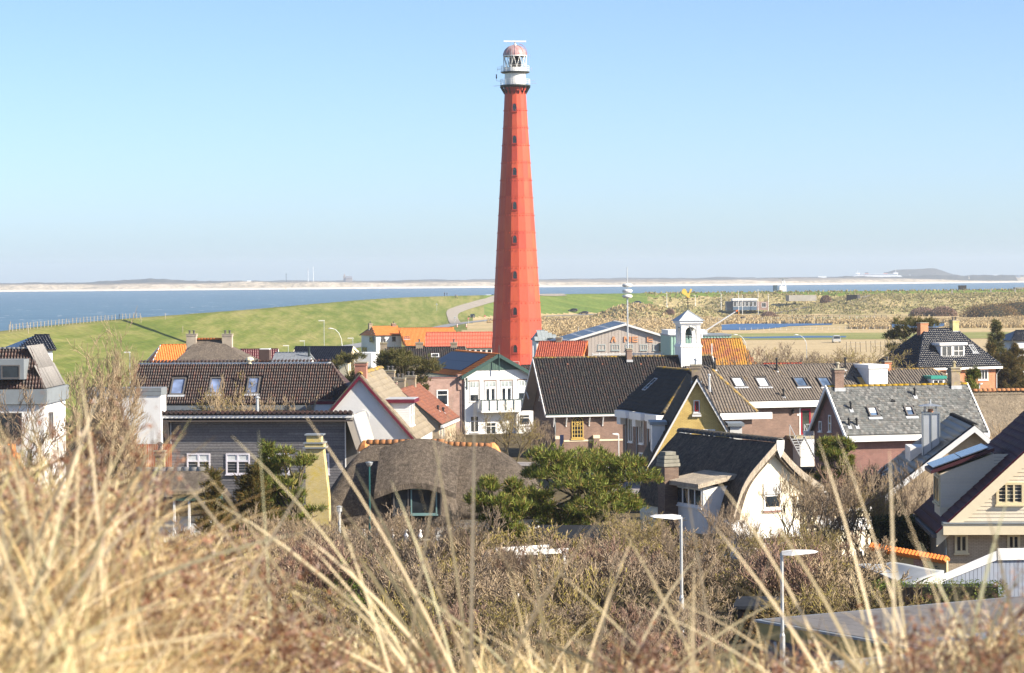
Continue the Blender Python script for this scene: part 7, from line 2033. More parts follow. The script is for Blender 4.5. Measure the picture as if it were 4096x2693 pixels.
# riding hall with letters on its gable
def riding_hall():
 fr = Fr(2515, 1301, 425, 3, 0.0)
 fr.root('riding_hall', 'wide beige riding hall with low-pitched grey roof and orange letters', 'hall')
 p = front(0)
 L_ = on(fr, p, 2285, 1362); R_ = on(fr, p, 2688, 1358)
 zr = on(fr, p, 2500, 1301)[1]
 clad = paint('beige cladding', (0.50, 0.44, 0.39), 0.8, 0.08, 1)
 m = fr.mb(); ur = 0.0
 ur = on(fr, p, 2500, 1301)[0]
 m.prism([(L_[0], 0, 0), (R_[0], 0, 0), (R_[0], 0, R_[1]), (ur, 0, zr), (L_[0], 0, L_[1])], (0, 22, 0)); m.build('wall', clad, fr.r)
 n = 30
 pal = pieces('beige wall panels', [(0.48, 0.42, 0.375), (0.52, 0.46, 0.41)], 0.8, 0.2, fine=0.1)
 for k in range(n):
  x0, x1 = L_[0] + (R_[0] - L_[0]) * k / n + 0.02, L_[0] + (R_[0] - L_[0]) * (k + 1) / n - 0.02
  top = lambda x: (L_[1] + (zr - L_[1]) * (x - L_[0]) / (ur - L_[0])) if x < ur else (R_[1] + (zr - R_[1]) * (R_[0] - x) / (R_[0] - ur))
  m = fr.mb(); m.prism([(x0, -0.002, 0), (x1, -0.002, 0), (x1, -0.002, top(x1) - 0.05), (x0, -0.002, top(x0) - 0.05)], (0, -0.04, 0)); m.build('wall_panel', pal, fr.r)
 sheet_ = pieces('grey roof sheets', [(0.72, 0.75, 0.75), (0.78, 0.80, 0.80)], 0.9, 0.1, fine=0.1)
 roof(fr, V(L_[0] - 2.5, 22, L_[1] - 0.6), V(L_[0] - 2.5, -0.4, L_[1] - 0.6), V(ur, -0.4, zr + 0.25), V(ur, 22, zr + 0.25), sheet_, sheet_, style='sheet', col=2.0, row=2.2, amp=0.0, lift=0.05, name='roof_sheet')
 roof(fr, V(R_[0] + 0.5, -0.4, R_[1] + 0.1), V(R_[0] + 0.5, 22, R_[1] + 0.1), V(ur, 22, zr + 0.25), V(ur, -0.4, zr + 0.25), sheet_, sheet_, style='sheet', col=2.0, row=2.2, amp=0.0, lift=0.05, name='roof_sheet')
 barge(fr, V(L_[0] - 2.5, -0.42, L_[1] - 0.55), V(ur, -0.42, zr + 0.3), 0.35, M_WHITE, 0.1); barge(fr, V(ur, -0.42, zr + 0.3), V(R_[0] + 0.5, -0.42, R_[1] + 0.15), 0.35, M_WHITE, 0.1)
 org = paint('faded orange letters', (0.72, 0.34, 0.16), 0.6, 0.08)
 def stroke(m, pts, w=0.2):
  for (a, b), (c, d) in zip(pts[:-1], pts[1:]): m.bar(p.p(a, b, 0.1), p.p(c, d, 0.1), w, 0.08, up=(0, -1, 0))
 letters = [('A', 2445, 2461), ('N', 2498, 2520), ('E', 2531, 2551), ('E', 2590, 2611)]
 for ch, P0, P1 in letters:
  a, zt = on(fr, p, P0, 1347); c, zb = on(fr, p, P1, 1369)
  m = fr.mb()
  if ch == 'A': stroke(m, [(a, zb), ((a + c) / 2 + 0.05, zt)]); stroke(m, [((a + c) / 2 + 0.1, zt), (c, zb)])
  if ch == 'N': stroke(m, [(a, zb), (a, zt)]); stroke(m, [(a, zt), (c, zb)]); stroke(m, [(c, zb), (c, zt)])
  if ch == 'E':
   stroke(m, [(a, zb), (a, zt)])
   for q in (0.08, 0.5, 0.92): stroke(m, [(a, zb + (zt - zb) * q), (c, zb + (zt - zb) * q)], 0.17)
  m.build('letter', org, fr.r)
 g = glass('hall glass', (0.06, 0.11, 0.13), 0.1)
 for P0, P1, c in ((2390, 2422, 2), (2445, 2478, 3), (2501, 2532, 3), (2560, 2590, 3), (2611, 2634, 2)):
  window_px(fr, p, P0, 1378, P1, 1402, cols=c, fw=0.12, gm=g, fm=paint('grey green frame', (0.42, 0.47, 0.46), 0.6, 0.1), d=0.09)
 a, b = on(fr, p, 2636, 1372); c, e = on(fr, p, 2686, 1405)
 fbox(fr, 'dark_gate', M_IRON, a, c, -0.4, -0.05, e, b)
 # white rail fence in front
 w0, w1 = W(2370, 1420, 412), W(2700, 1414, 412)
 fc = empty('rail_fence', (w0.x, w0.y, 0), math.atan2(w1.y - w0.y, w1.x - w0.x), 'white three-rail paddock fence in front of the riding hall', 'fence')
 Lf = (w1 - w0).length
 nb = 12
 zt = 5.8
 base = 3.6
 fr_ = fc
 for k in range(nb + 1):
  mm = MB(); mm.box(Lf * k / nb - 0.07, Lf * k / nb + 0.07, -0.07, 0.07, 0, zt); mm.build('post', M_WHITE, fc)
 for j, z in enumerate((zt - 0.2, zt - 0.75, zt - 1.3)):
  mm = MB(); mm.box(0, Lf, -0.11, -0.075, z - 0.09, z + 0.09); mm.build('rail', M_WHITE, fc)
riding_hall()
def green_hall():
 fr = Fr(2800, 1345, 405, 5, 0)
 fr.root('green_hall', 'flat hall with white fascia and pale green metal wall behind the turret', 'hall')
 p = front(0)
 a = on(fr, p, 2680, 1322); c = on(fr, p, 2838, 1341); e = on(fr, p, 2925, 1342)
 fbox(fr, 'upper_block', M_WHITE2, a[0], c[0], 2.0, 9, c[1], a[1])
 fbox(fr, 'wall', paint('pale green sheet', (0.32, 0.50, 0.42), 0.6, 0.1), a[0], e[0], 0, 10, 0, c[1] - 0.1)
 fbox(fr, 'roof_edge', M_ZINC, a[0] - 0.1, e[0] + 0.1, -0.15, 10.1, c[1] - 0.097, c[1] + 0.1)
 nn = 20
 for k in range(nn):
  x = a[0] + (e[0] - a[0]) * (k + 0.5) / nn
  fbox(fr, 'cladding_rib', paint('pale green sheet', (0.32, 0.5, 0.42)), x - 0.1, x + 0.1, -0.06, -0.004, 0, c[1] - 0.12)
green_hall()
# ------------------------------------------------------------------ vegetation
def seg_mesh(name, segs, mat, n=3):
 """thin tapered tubes from (p0, p1, r0, r1) rows"""
 S = np.array([[*a, *b, r0, r1] for a, b, r0, r1 in segs])
 p0, p1 = S[:, :3], S[:, 3:6]
 d = p1 - p0; d /= np.linalg.norm(d, axis=1)[:, None] + 1e-9
 up = np.where(np.abs(d[:, 2:3]) > 0.9, np.array([[1.0, 0, 0]]), np.array([[0, 0, 1.0]]))
 x = np.cross(d, up); x /= np.linalg.norm(x, axis=1)[:, None] + 1e-9
 y = np.cross(x, d)
 N = len(S)
 vs = np.zeros((N, 2 * n, 3))
 for k in range(n):
  t = 2 * math.pi * k / n
  o = x * math.cos(t) + y * math.sin(t)
  vs[:, k] = p0 + o * S[:, 6:7]; vs[:, n + k] = p1 + o * S[:, 7:8]
 f = np.array([[k, (k + 1) % n, n + (k + 1) % n, n + k] for k in range(n)])
 F = (f[None] + (np.arange(N) * 2 * n)[:, None, None]).reshape(-1, 4)
 return np_mesh(name, vs.reshape(-1, 3), F, mat)
def grow(seed, h=4.0, stems=5, levels=4, spread=0.55, lean=(0, 0), kids=(3, 5), r=0.05, up=0.25, ratio=0.62, twig_r=0.008, basew=0.35, droop=0.0):
 R = random.Random(seed)
 thick, thin = [], []
 def branch(p, d, L, rad, lev):
  n = 3 if lev < 2 else 2
  pts = [p]
  dd = d
  for i in range(n):
   dd = (dd + Vector((R.gauss(0, 0.24), R.gauss(0, 0.24), R.gauss(0, 0.18) + up * 0.26 - droop * 0.15))).normalized()
   q = pts[-1] + dd * (L / n)
   r0 = rad * (1 - 0.45 * i / n); r1 = rad * (1 - 0.45 * (i + 1) / n)
   (thick if lev < 2 else thin).append((pts[-1], q, max(r0, twig_r), max(r1, twig_r * 0.6)))
   pts.append(q)
  if lev >= levels: return
  for k in range(R.randint(*kids)):
   t = R.uniform(0.3, 1.0) if k else 1.0
   i = min(n - 1, int(t * n)); f = t * n - i
   o = pts[i].lerp(pts[i + 1], min(1, f))
   az = R.uniform(0, 2 * math.pi); sp = R.uniform(0.5, 1.2) * spread
   side = Vector((math.cos(az), math.sin(az), R.uniform(-0.3, 0.5)))
   nd = (dd * (1 - sp * 0.5) + side * sp + Vector((lean[0] * 0.3, lean[1] * 0.3, up * 0.5))).normalized()
   branch(o, nd, L * ratio * R.uniform(0.7, 1.15), rad * 0.55, lev + 1)
 for s_ in range(stems):
  a = 2 * math.pi * (s_ + R.random()) / stems
  p = Vector((math.cos(a) * basew * R.random(), math.sin(a) * basew * R.random(), -0.15))
  d = Vector((math.cos(a) * spread * 0.7 + lean[0], math.sin(a) * spread * 0.7 + lean[1], 1)).normalized()
  branch(p, d, h * 0.42 * R.uniform(0.8, 1.15), r * R.uniform(0.7, 1.1), 0)
 return thick, thin
BARK = pieces('bark', [(0.10, 0.08, 0.06), (0.16, 0.125, 0.09), (0.13, 0.11, 0.07), (0.22, 0.19, 0.05)], 0.9, 0.1, fine=0.4)
TW_GREY = leafy('grey brown twigs', [(0.17, 0.125, 0.09), (0.31, 0.24, 0.17), (0.24, 0.18, 0.125), (0.43, 0.34, 0.24)], 0.8, 0)
TW_RED = leafy('reddish twigs', [(0.17, 0.105, 0.08), (0.28, 0.18, 0.135), (0.22, 0.14, 0.105), (0.34, 0.25, 0.18)], 0.8, 0)
TW_TAN = leafy('tan twigs', [(0.34, 0.26, 0.17), (0.44, 0.34, 0.22), (0.38, 0.29, 0.18), (0.27, 0.2, 0.13)], 0.8, 0)
TW_MOSS = leafy('lichened twigs', [(0.20, 0.155, 0.09), (0.30, 0.24, 0.09), (0.24, 0.175, 0.115), (0.42, 0.35, 0.08), (0.16, 0.12, 0.085), (0.38, 0.30, 0.2)], 0.8, 0)
VAR = {}
def tree_proto(key, **kw):
 tw, cfg = kw.pop('tw'), kw
 tk, tn = grow(**cfg)
 VAR[key] = (seg_mesh('trunk', tk, BARK, 5), seg_mesh('crown', tn, tw, 3), cfg['h'])
 return VAR[key]
tree_proto('b1', seed=1, h=3.2, stems=9, levels=4, spread=0.6, kids=(3, 4), r=0.04, tw=TW_GREY, twig_r=0.014)
tree_proto('b2', seed=2, h=3.2, stems=10, levels=4, spread=0.5, kids=(3, 4), r=0.04, tw=TW_RED, twig_r=0.014, up=0.4)
tree_proto('b3', seed=3, h=3.2, stems=9, levels=4, spread=0.65, kids=(3, 4), r=0.045, tw=TW_MOSS, twig_r=0.015, basew=0.6)
tree_proto('b4', seed=4, h=3.0, stems=12, levels=3, spread=0.45, kids=(3, 5), r=0.035, tw=TW_MOSS, twig_r=0.015, basew=0.9, up=0.5)
tree_proto('b5', seed=5, h=3.4, stems=8, levels=4, spread=0.7, kids=(3, 4), r=0.045, tw=TW_TAN, twig_r=0.014, up=0.35)
tree_proto('t1', seed=11, h=9.0, stems=3, levels=5, spread=0.62, kids=(3, 5), r=0.15, tw=TW_TAN, twig_r=0.014, lean=(0.34, 0), up=0.35, ratio=0.66, basew=0.5)
tree_proto('t2', seed=12, h=6.0, stems=4, levels=5, spread=0.6, kids=(3, 4), r=0.09, tw=TW_GREY, twig_r=0.012, up=0.45, ratio=0.66)
tree_proto('t3', seed=13, h=6.0, stems=5, levels=5, spread=0.55, kids=(3, 4), r=0.08, tw=TW_TAN, twig_r=0.012, up=0.6, ratio=0.66)
tree_proto('t4', seed=14, h=6.5, stems=4, levels=5, spread=0.7, kids=(3, 4), r=0.10, tw=TW_MOSS, twig_r=0.013, up=0.25, ratio=0.66)
def bare(key, name, label, x, y, h, rot=None, cat='tree', group=None, sx=1.0, z=None):
 tk, cr, ph = VAR[key]
 z = hz(x, y) if z is None else z
 o = empty(name, (x, y, z), rr(0, 6.28) if rot is None else rot, label, cat, group)
 s_ = h / ph
 o.scale = (s_ * sx, s_ * sx, s_)
 link('trunk', tk, o); link('crown', cr, o)
 return o
def bare_px(key, name, label, P, D, Qtop, **kw):
 w = W(P, Qtop, D)
 z = hz(w.x, w.y)
 return bare(key, name, label, w.x, w.y, (w.z - z), z=z, **kw)
# trees one can name
bare_px('t1', 'bare_tree', 'tall pale bare tree leaning right in front of the left mansard house', 330, 140, 1330, rot=0.2, sx=0.85)
bare_px('t1', 'bare_tree', 'bare wind-blown tree reaching over the dike slope beside the white block', 410, 145, 1255, rot=-0.4, sx=0.55)
bare_px('t3', 'bare_tree', 'thin bare tree standing before the white side wall of the boarded house', 470, 160, 1640, rot=1.0, sx=0.6)
bare_px('t2', 'bare_tree', 'bare tree with dark twigs at the left edge before the mansard dormer', 60, 140, 1520, rot=2.0)
bare_px('t4', 'bare_tree', 'lichened bare tree spreading over the skylights of the brown roof', 900, 199.5, 1480, rot=0.7, sx=0.85)
bare_px('t3', 'bare_tree', 'bare tan twigs reaching up between gutter and skylights, right of the lichened tree', 1060, 199.5, 1485, rot=2.7, sx=0.8)
bare_px('t4', 'bare_tree', 'round bare tree in front of the white house with the balcony', 2040, 240, 1610, rot=1.2, sx=0.95)
bare_px('t2', 'bare_tree', 'bare tree between white house and chapel gable', 2150, 246, 1640, rot=3.2, sx=0.9)
bare_px('t3', 'bare_shrub', 'thin bare shrub below the rust-brown roof', 1780, 225, 1680, rot=0.3, cat='shrub')
for i, (k, P, D, Q, sx) in enumerate((('t3', 3220, 121, 1800, 0.9), ('t2', 3330, 119, 1830, 0.9), ('t3', 3420, 124, 1840, 0.9), ('t4', 3500, 122, 1900, 0.9), ('t2', 3000, 112, 1990, 0.8), ('t4', 3120, 110, 2080, 0.8), ('t2', 2880, 114, 1960, 0.65), ('t4', 3300, 106, 2080, 0.9))):
 lab = ['pale bare tree standing right of the thatched cream gable', 'grey bare tree right of the pale one, before the small cream annex', 'pale upright bare tree in front of the slate house wall', 'lichened bare tree left of the plum-roofed house', 'bare tree in front of the cream gable window', 'low lichened bare tree before the white boarded porch', 'bare tree twigs in front of the thatched dormer', 'spreading lichened bare tree before the cream annex with the balcony rail'][i]
 bare_px(k, 'bare_tree', lab, P, D, Q, sx=sx)
for i, (P, D, Q) in enumerate(((3440, 148, 1800), (3530, 150, 1790), (3620, 149, 1815), (3690, 146, 1850))):
 bare_px('b2', 'reddish_hedge_shrub', 'dense reddish bare shrub in the hedge below the slate roof', P, D, Q, cat='shrub', group='reddish hedge below the slate roof', sx=1.25)
for i, (k, P, D, Q) in enumerate((('t2', 2960, 300, 1372), ('t3', 3040, 315, 1385), ('t2', 3130, 322, 1366), ('t4', 3210, 310, 1380), ('t2', 3280, 325, 1352), ('t3', 3350, 330, 1370), ('t4', 3440, 318, 1345), ('t2', 2905, 290, 1425), ('t2', 3090, 296, 1400), ('t2', 3170, 298, 1395), ('t2', 3250, 300, 1390))):
 bare_px(k, 'bare_tree', 'bare grey-brown tree in the row behind the brown terrace', P, D, Q, group='bare trees behind the brown terrace', sx=1.15)
bare_px('t3', 'bare_tree', 'bare shrubby tree at the right edge before the pale thatch', 4000, 170, 1640, sx=1.1)
bare_px('t2', 'bare_tree', 'reddish bare tree leaning before the tan brick gable', 3640, 130, 1830, sx=0.9)
# bushes filling the slope between the dune and the houses
BUSH_KEYS = ['b1', 'b2', 'b3', 'b4', 'b5', 'b1', 'b5', 'b3']
def blocked(x, y):
 P = 2048 + x / y * F4
 if y < 79 and P > 2930: return True
 if P > 3480 and y < 100: return True
 if 1180 < P < 2250 and y > 136: return True
 if P > 2620 and y > 112 and P < 3500: return True
 if P > 3450 and y > 84: return True
 if 480 < P < 900 and y > 119: return True
 return False
nb = 0
for D, step in ((66, 270), (74, 250), (82, 240), (90, 230), (98, 220), (106, 215), (114, 210), (122, 210), (129, 210)):
 P = -150 + rr(0, 150)
 while P < 4250:
  x = (P - 2048) / F4 * D + rr(-0.4, 0.4); y = D + rr(-4, 4)
  if not blocked(x, y):
   k = RNG.choice(BUSH_KEYS)
   h = rr(1.7, 2.7) if D < 90 else rr(2.4, 3.6)
   bare(k, 'bare_bush', {'b1': 'grey-brown', 'b2': 'reddish', 'b3': 'yellow-lichened', 'b4': 'upright greenish', 'b5': 'pale tan'}[k] + ' bush ' + ('just beyond the near dune' if D < 80 else 'halfway to the houses' if D < 103 else 'along the nearest gardens') + (', far left' if P < 1000 else ', left of centre' if P < 2048 else ', right of centre' if P < 3000 else ', far right'), x, y, h, cat='bush', group='leafless bushes on the slope', sx=1.2)
   nb += 1
  P += step * rr(0.7, 1.2) * 1.0
for i, (k, P, D, h) in enumerate((('t2', 1480, 112, 3.6), ('t3', 1660, 118, 3.4), ('t2', 1840, 108, 3.8), ('t4', 2560, 110, 3.6), ('t2', 2700, 100, 3.4), ('t3', 1150, 116, 3.6), ('t2', 2080, 98, 3.0), ('t4', 3080, 96, 3.6))):
 x = (P - 2048) / F4 * D
 bare(k, 'bare_sapling', ['bare sapling before the eyebrow window of the thatched farmhouse', 'thin pale sapling right of the eyebrow window', 'grey sapling left of the small pine', 'lichened sapling right of the large pine', 'grey sapling behind the left-pointing lamp', 'pale sapling at the foot of the yellow chimney', 'low grey sapling below the white pergola', 'lichened sapling left of the right-pointing lamp'][i], x, D, h, cat='tree', sx=1.0)
# pines: trunk, limbs and tufts of needles
def tuft_mesh(name, centres, dirs, size, mat, n=14, seed=0, w=0.16):
 R = np.random.default_rng(seed)
 C = np.repeat(np.array(centres), n, 0); Dv = np.repeat(np.array(dirs), n, 0)
 d = Dv + R.normal(0, 0.55, C.shape); d /= np.linalg.norm(d, axis=1)[:, None]
 L = size * R.uniform(0.7, 1.2, (len(C), 1))
 s_ = np.cross(d, R.normal(0, 1, C.shape)); s_ /= np.linalg.norm(s_, axis=1)[:, None]
 C = C + R.normal(0, size * 0.22, C.shape)
 V_ = np.stack([C - s_ * L * w * 0.5, C + s_ * L * w * 0.5, C + d * L], 1).reshape(-1, 3)
 F = np.arange(len(V_)).reshape(-1, 3)
 return np_mesh(name, V_, F, mat)
ND_GREEN = leafy('pine needles', [(0.035, 0.06, 0.012), (0.09, 0.135, 0.022), (0.18, 0.22, 0.035), (0.30, 0.32, 0.06), (0.11, 0.15, 0.025), (0.30, 0.19, 0.06), (0.05, 0.08, 0.015)], 0.6, 0.2)
ND_BROWN = leafy('browned needles', [(0.05, 0.06, 0.015), (0.11, 0.095, 0.025), (0.17, 0.10, 0.03), (0.09, 0.10, 0.025), (0.22, 0.12, 0.03)], 0.7, 0.2)
ND_OLIVE = leafy('olive needles', [(0.06, 0.07, 0.02), (0.12, 0.12, 0.03), (0.17, 0.13, 0.045), (0.09, 0.10, 0.028)], 0.7, 0.2)
def pine(name, label, x, y, z, h, w, seed, mat, ntuft=700, size=0.32, kind='umbrella', cat='tree', zfrac=(0.35, 1.0), n=14):
 R = random.Random(seed)
 o = empty(name, (x, y, z), 0, label, cat)
 segs, cs, ds = [], [], []
 if kind == 'umbrella':
  top = Vector((w * 0.05, 0, h * 0.8))
  pts = [Vector((0, 0, -0.2)), Vector((w * 0.06, 0.05, h * 0.3)), Vector((-w * 0.02, -0.1, h * 0.55)), top]
  for i in range(3): segs.append((pts[i], pts[i + 1], 0.16 * (1 - i * 0.25) * h / 6, 0.16 * (1 - (i + 1) * 0.25) * h / 6))
  pads = []
  for k in range(26):
   a = R.uniform(0, 2 * math.pi); rad = w / 2 * math.sqrt(R.uniform(0.03, 1.0)); zz = h * R.uniform(*zfrac)
   lim = (1 - ((zz / h - 0.55) / 0.55) ** 2) ** 0.5 if abs(zz / h - 0.55) < 0.55 else 0.2
   pads.append(Vector((rad * math.cos(a) * (0.35 + 0.65 * lim), rad * math.sin(a) * (0.35 + 0.65 * lim), zz)))
  for p in pads:
   s0 = pts[1].lerp(pts[3], R.uniform(0.1, 0.9)); mid = s0.lerp(p, 0.55) + Vector((0, 0, -0.15))
   segs += [(s0, mid, 0.06, 0.04), (mid, p, 0.04, 0.02)]
   m_ = ntuft // len(pads)
   pr = w * R.uniform(0.11, 0.19)
   for q in range(m_):
    v_ = Vector((R.gauss(0, 1), R.gauss(0, 1), R.gauss(0, 0.55))); v_ = v_.normalized() * pr * (R.random() ** 0.4)
    c = p + Vector((v_.x * 1.15, v_.y * 1.15, abs(v_.z) * 0.8 - 0.08 * pr))
    cs.append(c); ds.append((v_.normalized() * 0.6 + Vector((0, 0, 0.9))).normalized())
    if q % 5 == 0: segs.append((mid.lerp(p, 0.7), c, 0.018, 0.01))
 else:
  segs.append((Vector((0, 0, -0.2)), Vector((0, 0, h * 0.95)), 0.13, 0.02))
  nb_ = 70
  for k in range(nb_):
   t = R.uniform(0.05, 1.0); zz = h * t
   rad = w / 2 * (1 - t) ** 0.75 * R.uniform(0.75, 1.1) + 0.08
   a = R.uniform(0, 2 * math.pi)
   p0 = Vector((0, 0, zz)); p1 = Vector((rad * math.cos(a), rad * math.sin(a), zz + rad * 0.25))
   segs.append((p0, p1, 0.03, 0.012))
   for q in range(ntuft // nb_):
    f = R.uniform(0.3, 1.05)
    c = p0.lerp(p1, f) + Vector((R.gauss(0, 0.1), R.gauss(0, 0.1), R.gauss(0, 0.12)))
    cs.append(c); ds.append((Vector((math.cos(a), math.sin(a), 0.7))).normalized())
 link('trunk', seg_mesh('trunk', segs, BARK, 5), o)
 link('crown', tuft_mesh('crown', [c[:] for c in cs], [d[:] for d in ds], size, mat, n, seed), o)
 return o
def pine_px(name, label, P, D, Qtop, w, **kw):
 q = W(P, Qtop, D); z = hz(q.x, q.y)
 return pine(name, label, q.x, q.y, z, q.z - z, w, **kw)
pine_px('pine_tree', 'large spreading green pine in front of chapel and terrace', 2290, 122, 1785, 6.4, seed=21, mat=ND_GREEN, ntuft=2800, size=0.26, n=14, zfrac=(0.12, 0.95))
pine_px('pine_tree', 'small green pine beside the centre thatched roof, left of the large pine', 1985, 118, 1930, 2.4, seed=22, mat=ND_GREEN, ntuft=650, size=0.28, zfrac=(0.5, 1.0))
pine_px('cypress_tree', 'brown and green cypress left of the yellow chimney', 1010, 128, 1880, 3.8, seed=23, mat=ND_BROWN, ntuft=1500, size=0.26, kind='cone')
pine_px('cypress_tree', 'pointed green cypress before the plank wall', 1070, 131, 1780, 2.6, seed=24, mat=ND_GREEN, ntuft=900, size=0.24, kind='cone')
pine_px('pine_tree', 'young pine touching the yellow chimney', 1165, 130, 1800, 2.4, seed=25, mat=ND_GREEN, ntuft=600, size=0.26, zfrac=(0.3, 1.0))
pine_px('cypress_tree', 'small brownish cypress behind the little cottage', 850, 121, 1880, 2.2, seed=26, mat=ND_BROWN, ntuft=700, size=0.24, kind='cone')
pine_px('pine_tree', 'wind-shaped olive pine behind the white gable and its chimneys', 1600, 268, 1418, 7.0, seed=27, mat=ND_OLIVE, ntuft=1200, size=0.42, zfrac=(0.6, 1.0))
pine_px('pine_tree', 'smaller olive pine left of the brick chimney on the white gable', 1395, 270, 1428, 4.6, seed=28, mat=ND_OLIVE, ntuft=700, size=0.42, zfrac=(0.55, 1.0))
pine_px('pine_tree', 'pine tree behind the left chimney of the navy hip roof', 3650, 350, 1285, 6.5, seed=29, mat=ND_OLIVE, ntuft=900, size=0.5, zfrac=(0.45, 1.0))
pine_px('pine_tree', 'tall olive pine right of the navy hip roof', 3985, 362, 1290, 5.0, seed=30, mat=ND_OLIVE, ntuft=900, size=0.5, kind='cone')
for P, D, Q, s_ in ((3965, 358, 1385, 31), (4065, 352, 1380, 32), (4030, 350, 1420, 33)):
 pine_px('conifer_tree', 'dark rusty conifer in the clump at the right edge', P, D, Q, 6.0, seed=s_, mat=ND_BROWN, ntuft=1600, size=0.5, kind='cone')['group'] = 'rusty conifers at the right edge'
pine_px('conifer_tree', 'small bright green conifer behind the right end of the slate roof', 3895, 236, 1478, 4.2, seed=34, mat=ND_GREEN, ntuft=1300, size=0.36, kind='cone')
pine_px('evergreen_shrub', 'dark green shrub at the foot of the outside steps', 3350, 150, 1765, 2.2, seed=35, mat=ND_GREEN, ntuft=700, size=0.3, cat='shrub', zfrac=(0.5, 1.0))
# leafy hedge and evergreen bushes
LEAF_DARK = leafy('dark ivy leaves', [(0.02, 0.035, 0.010), (0.04, 0.06, 0.015), (0.07, 0.09, 0.02), (0.10, 0.11, 0.03)], 0.4, 0.15)
LEAF_LIGHT = leafy('light evergreen leaves', [(0.06, 0.10, 0.015), (0.11, 0.16, 0.025), (0.16, 0.20, 0.03)], 0.5, 0.25)
LEAF_BROWN = leafy('brown beech leaves', [(0.12, 0.07, 0.03), (0.20, 0.12, 0.05), (0.26, 0.17, 0.07), (0.14, 0.12, 0.04)], 0.6, 0.25)
def leaf_block(name, label, x, y, z, dx, dy, dzz, mat, n=5000, size=0.10, cat='hedge', rot=0.0, round_=True, seed=1):
 R = np.random.default_rng(seed)
 u = R.uniform(-1, 1, (n, 3))
 if round_:
  u /= np.maximum(1e-6, np.linalg.norm(u, axis=1))[:, None]; u *= R.uniform(0.55, 1.0, (n, 1)) ** 0.5
  u[:, 2] = np.abs(u[:, 2])
 else:
  k = R.integers(0, 3, n); s_ = np.sign(R.uniform(-1, 1, n)); u[np.arange(n), k] = s_ * R.uniform(0.86, 1.02, n); u[:, 2] = (u[:, 2] + 1) / 2
 C = u * np.array([dx / 2, dy / 2, dzz])
 C += R.normal(0, 0.05, C.shape)
 a = R.normal(0, 1, C.shape); a /= np.linalg.norm(a, axis=1)[:, None]
 b = np.cross(a, R.normal(0, 1, C.shape)); b /= np.linalg.norm(b, axis=1)[:, None]
 s_ = size * R.uniform(0.6, 1.2, (n, 1))
 V_ = np.stack([C - a * s_ * .5, C + b * s_ * .3, C + a * s_ * .5, C - b * s_ * .3], 1).reshape(-1, 3)
 o = empty(name, (x, y, z), rot, label, cat)
 link('foliage', np_mesh('foliage', V_, np.arange(len(V_)).reshape(-1, 4), mat), o)
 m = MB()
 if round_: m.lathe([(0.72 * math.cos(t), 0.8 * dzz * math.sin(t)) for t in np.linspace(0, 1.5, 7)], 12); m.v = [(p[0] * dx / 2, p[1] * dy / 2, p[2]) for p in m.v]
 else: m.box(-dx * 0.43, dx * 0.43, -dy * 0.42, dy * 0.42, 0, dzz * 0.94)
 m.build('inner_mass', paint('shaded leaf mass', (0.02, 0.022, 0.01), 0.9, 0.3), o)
 return o
w = W(3600, 2110, 121)
leaf_block('ivy_hedge', 'tall dark clipped ivy hedge left of the cream house', w.x, w.y, hz(w.x, w.y), 2.3, 1.6, 2.5, LEAF_DARK, 7000, 0.11, round_=False, seed=3)
w = W(1385, 2330, 100)
leaf_block('evergreen_bush', 'bright green bush behind the dark green lamp post', w.x, w.y, hz(w.x, w.y), 1.5, 1.3, 1.9, LEAF_LIGHT, 3000, 0.09, cat='bush', seed=4)
w = W(2800, 2280, 104)
leaf_block('beech_bush', 'brown-leaved clipped bush below the thatched house', w.x, w.y, hz(w.x, w.y), 1.9, 1.5, 2.4, LEAF_BROWN, 4500, 0.09, cat='bush', seed=5)
w = W(3760, 2360, 88)
leaf_block('privet_hedge', 'pale green flowering hedge in front of the white shed', w.x, w.y, hz(w.x, w.y), 4.2, 1.2, 1.6, LEAF_LIGHT, 4500, 0.08, round_=False, seed=6)
w = W(3200, 2390, 84)
leaf_block('tangled_hedge', 'brown tangled hedge left of the brown garden fence', w.x, w.y, hz(w.x, w.y), 5.0, 1.5, 1.3, LEAF_BROWN, 5000, 0.08, seed=7)
# ------------------------------------------------------------------ dune grass close to the lens
ST_A = leafy('straw blades', [(0.55, 0.41, 0.21), (0.70, 0.55, 0.31), (0.80, 0.66, 0.41), (0.44, 0.30, 0.15), (0.62, 0.49, 0.25), (0.30, 0.18, 0.09), (0.54, 0.52, 0.24), (0.86, 0.74, 0.50), (0.72, 0.58, 0.34)], 0.6, 0.3)
ST_B = leafy('long bleached blades', [(0.64, 0.53, 0.35), (0.74, 0.64, 0.45), (0.54, 0.47, 0.29), (0.68, 0.55, 0.36), (0.42, 0.43, 0.28), (0.52, 0.40, 0.25)], 0.5, 0.3)
BR_T = leafy('brown shrub twigs and dry leaves', [(0.20, 0.085, 0.045), (0.28, 0.13, 0.07), (0.16, 0.08, 0.06), (0.36, 0.20, 0.12), (0.34, 0.26, 0.23), (0.24, 0.10, 0.055), (0.5, 0.42, 0.36)], 0.6, 0.2)
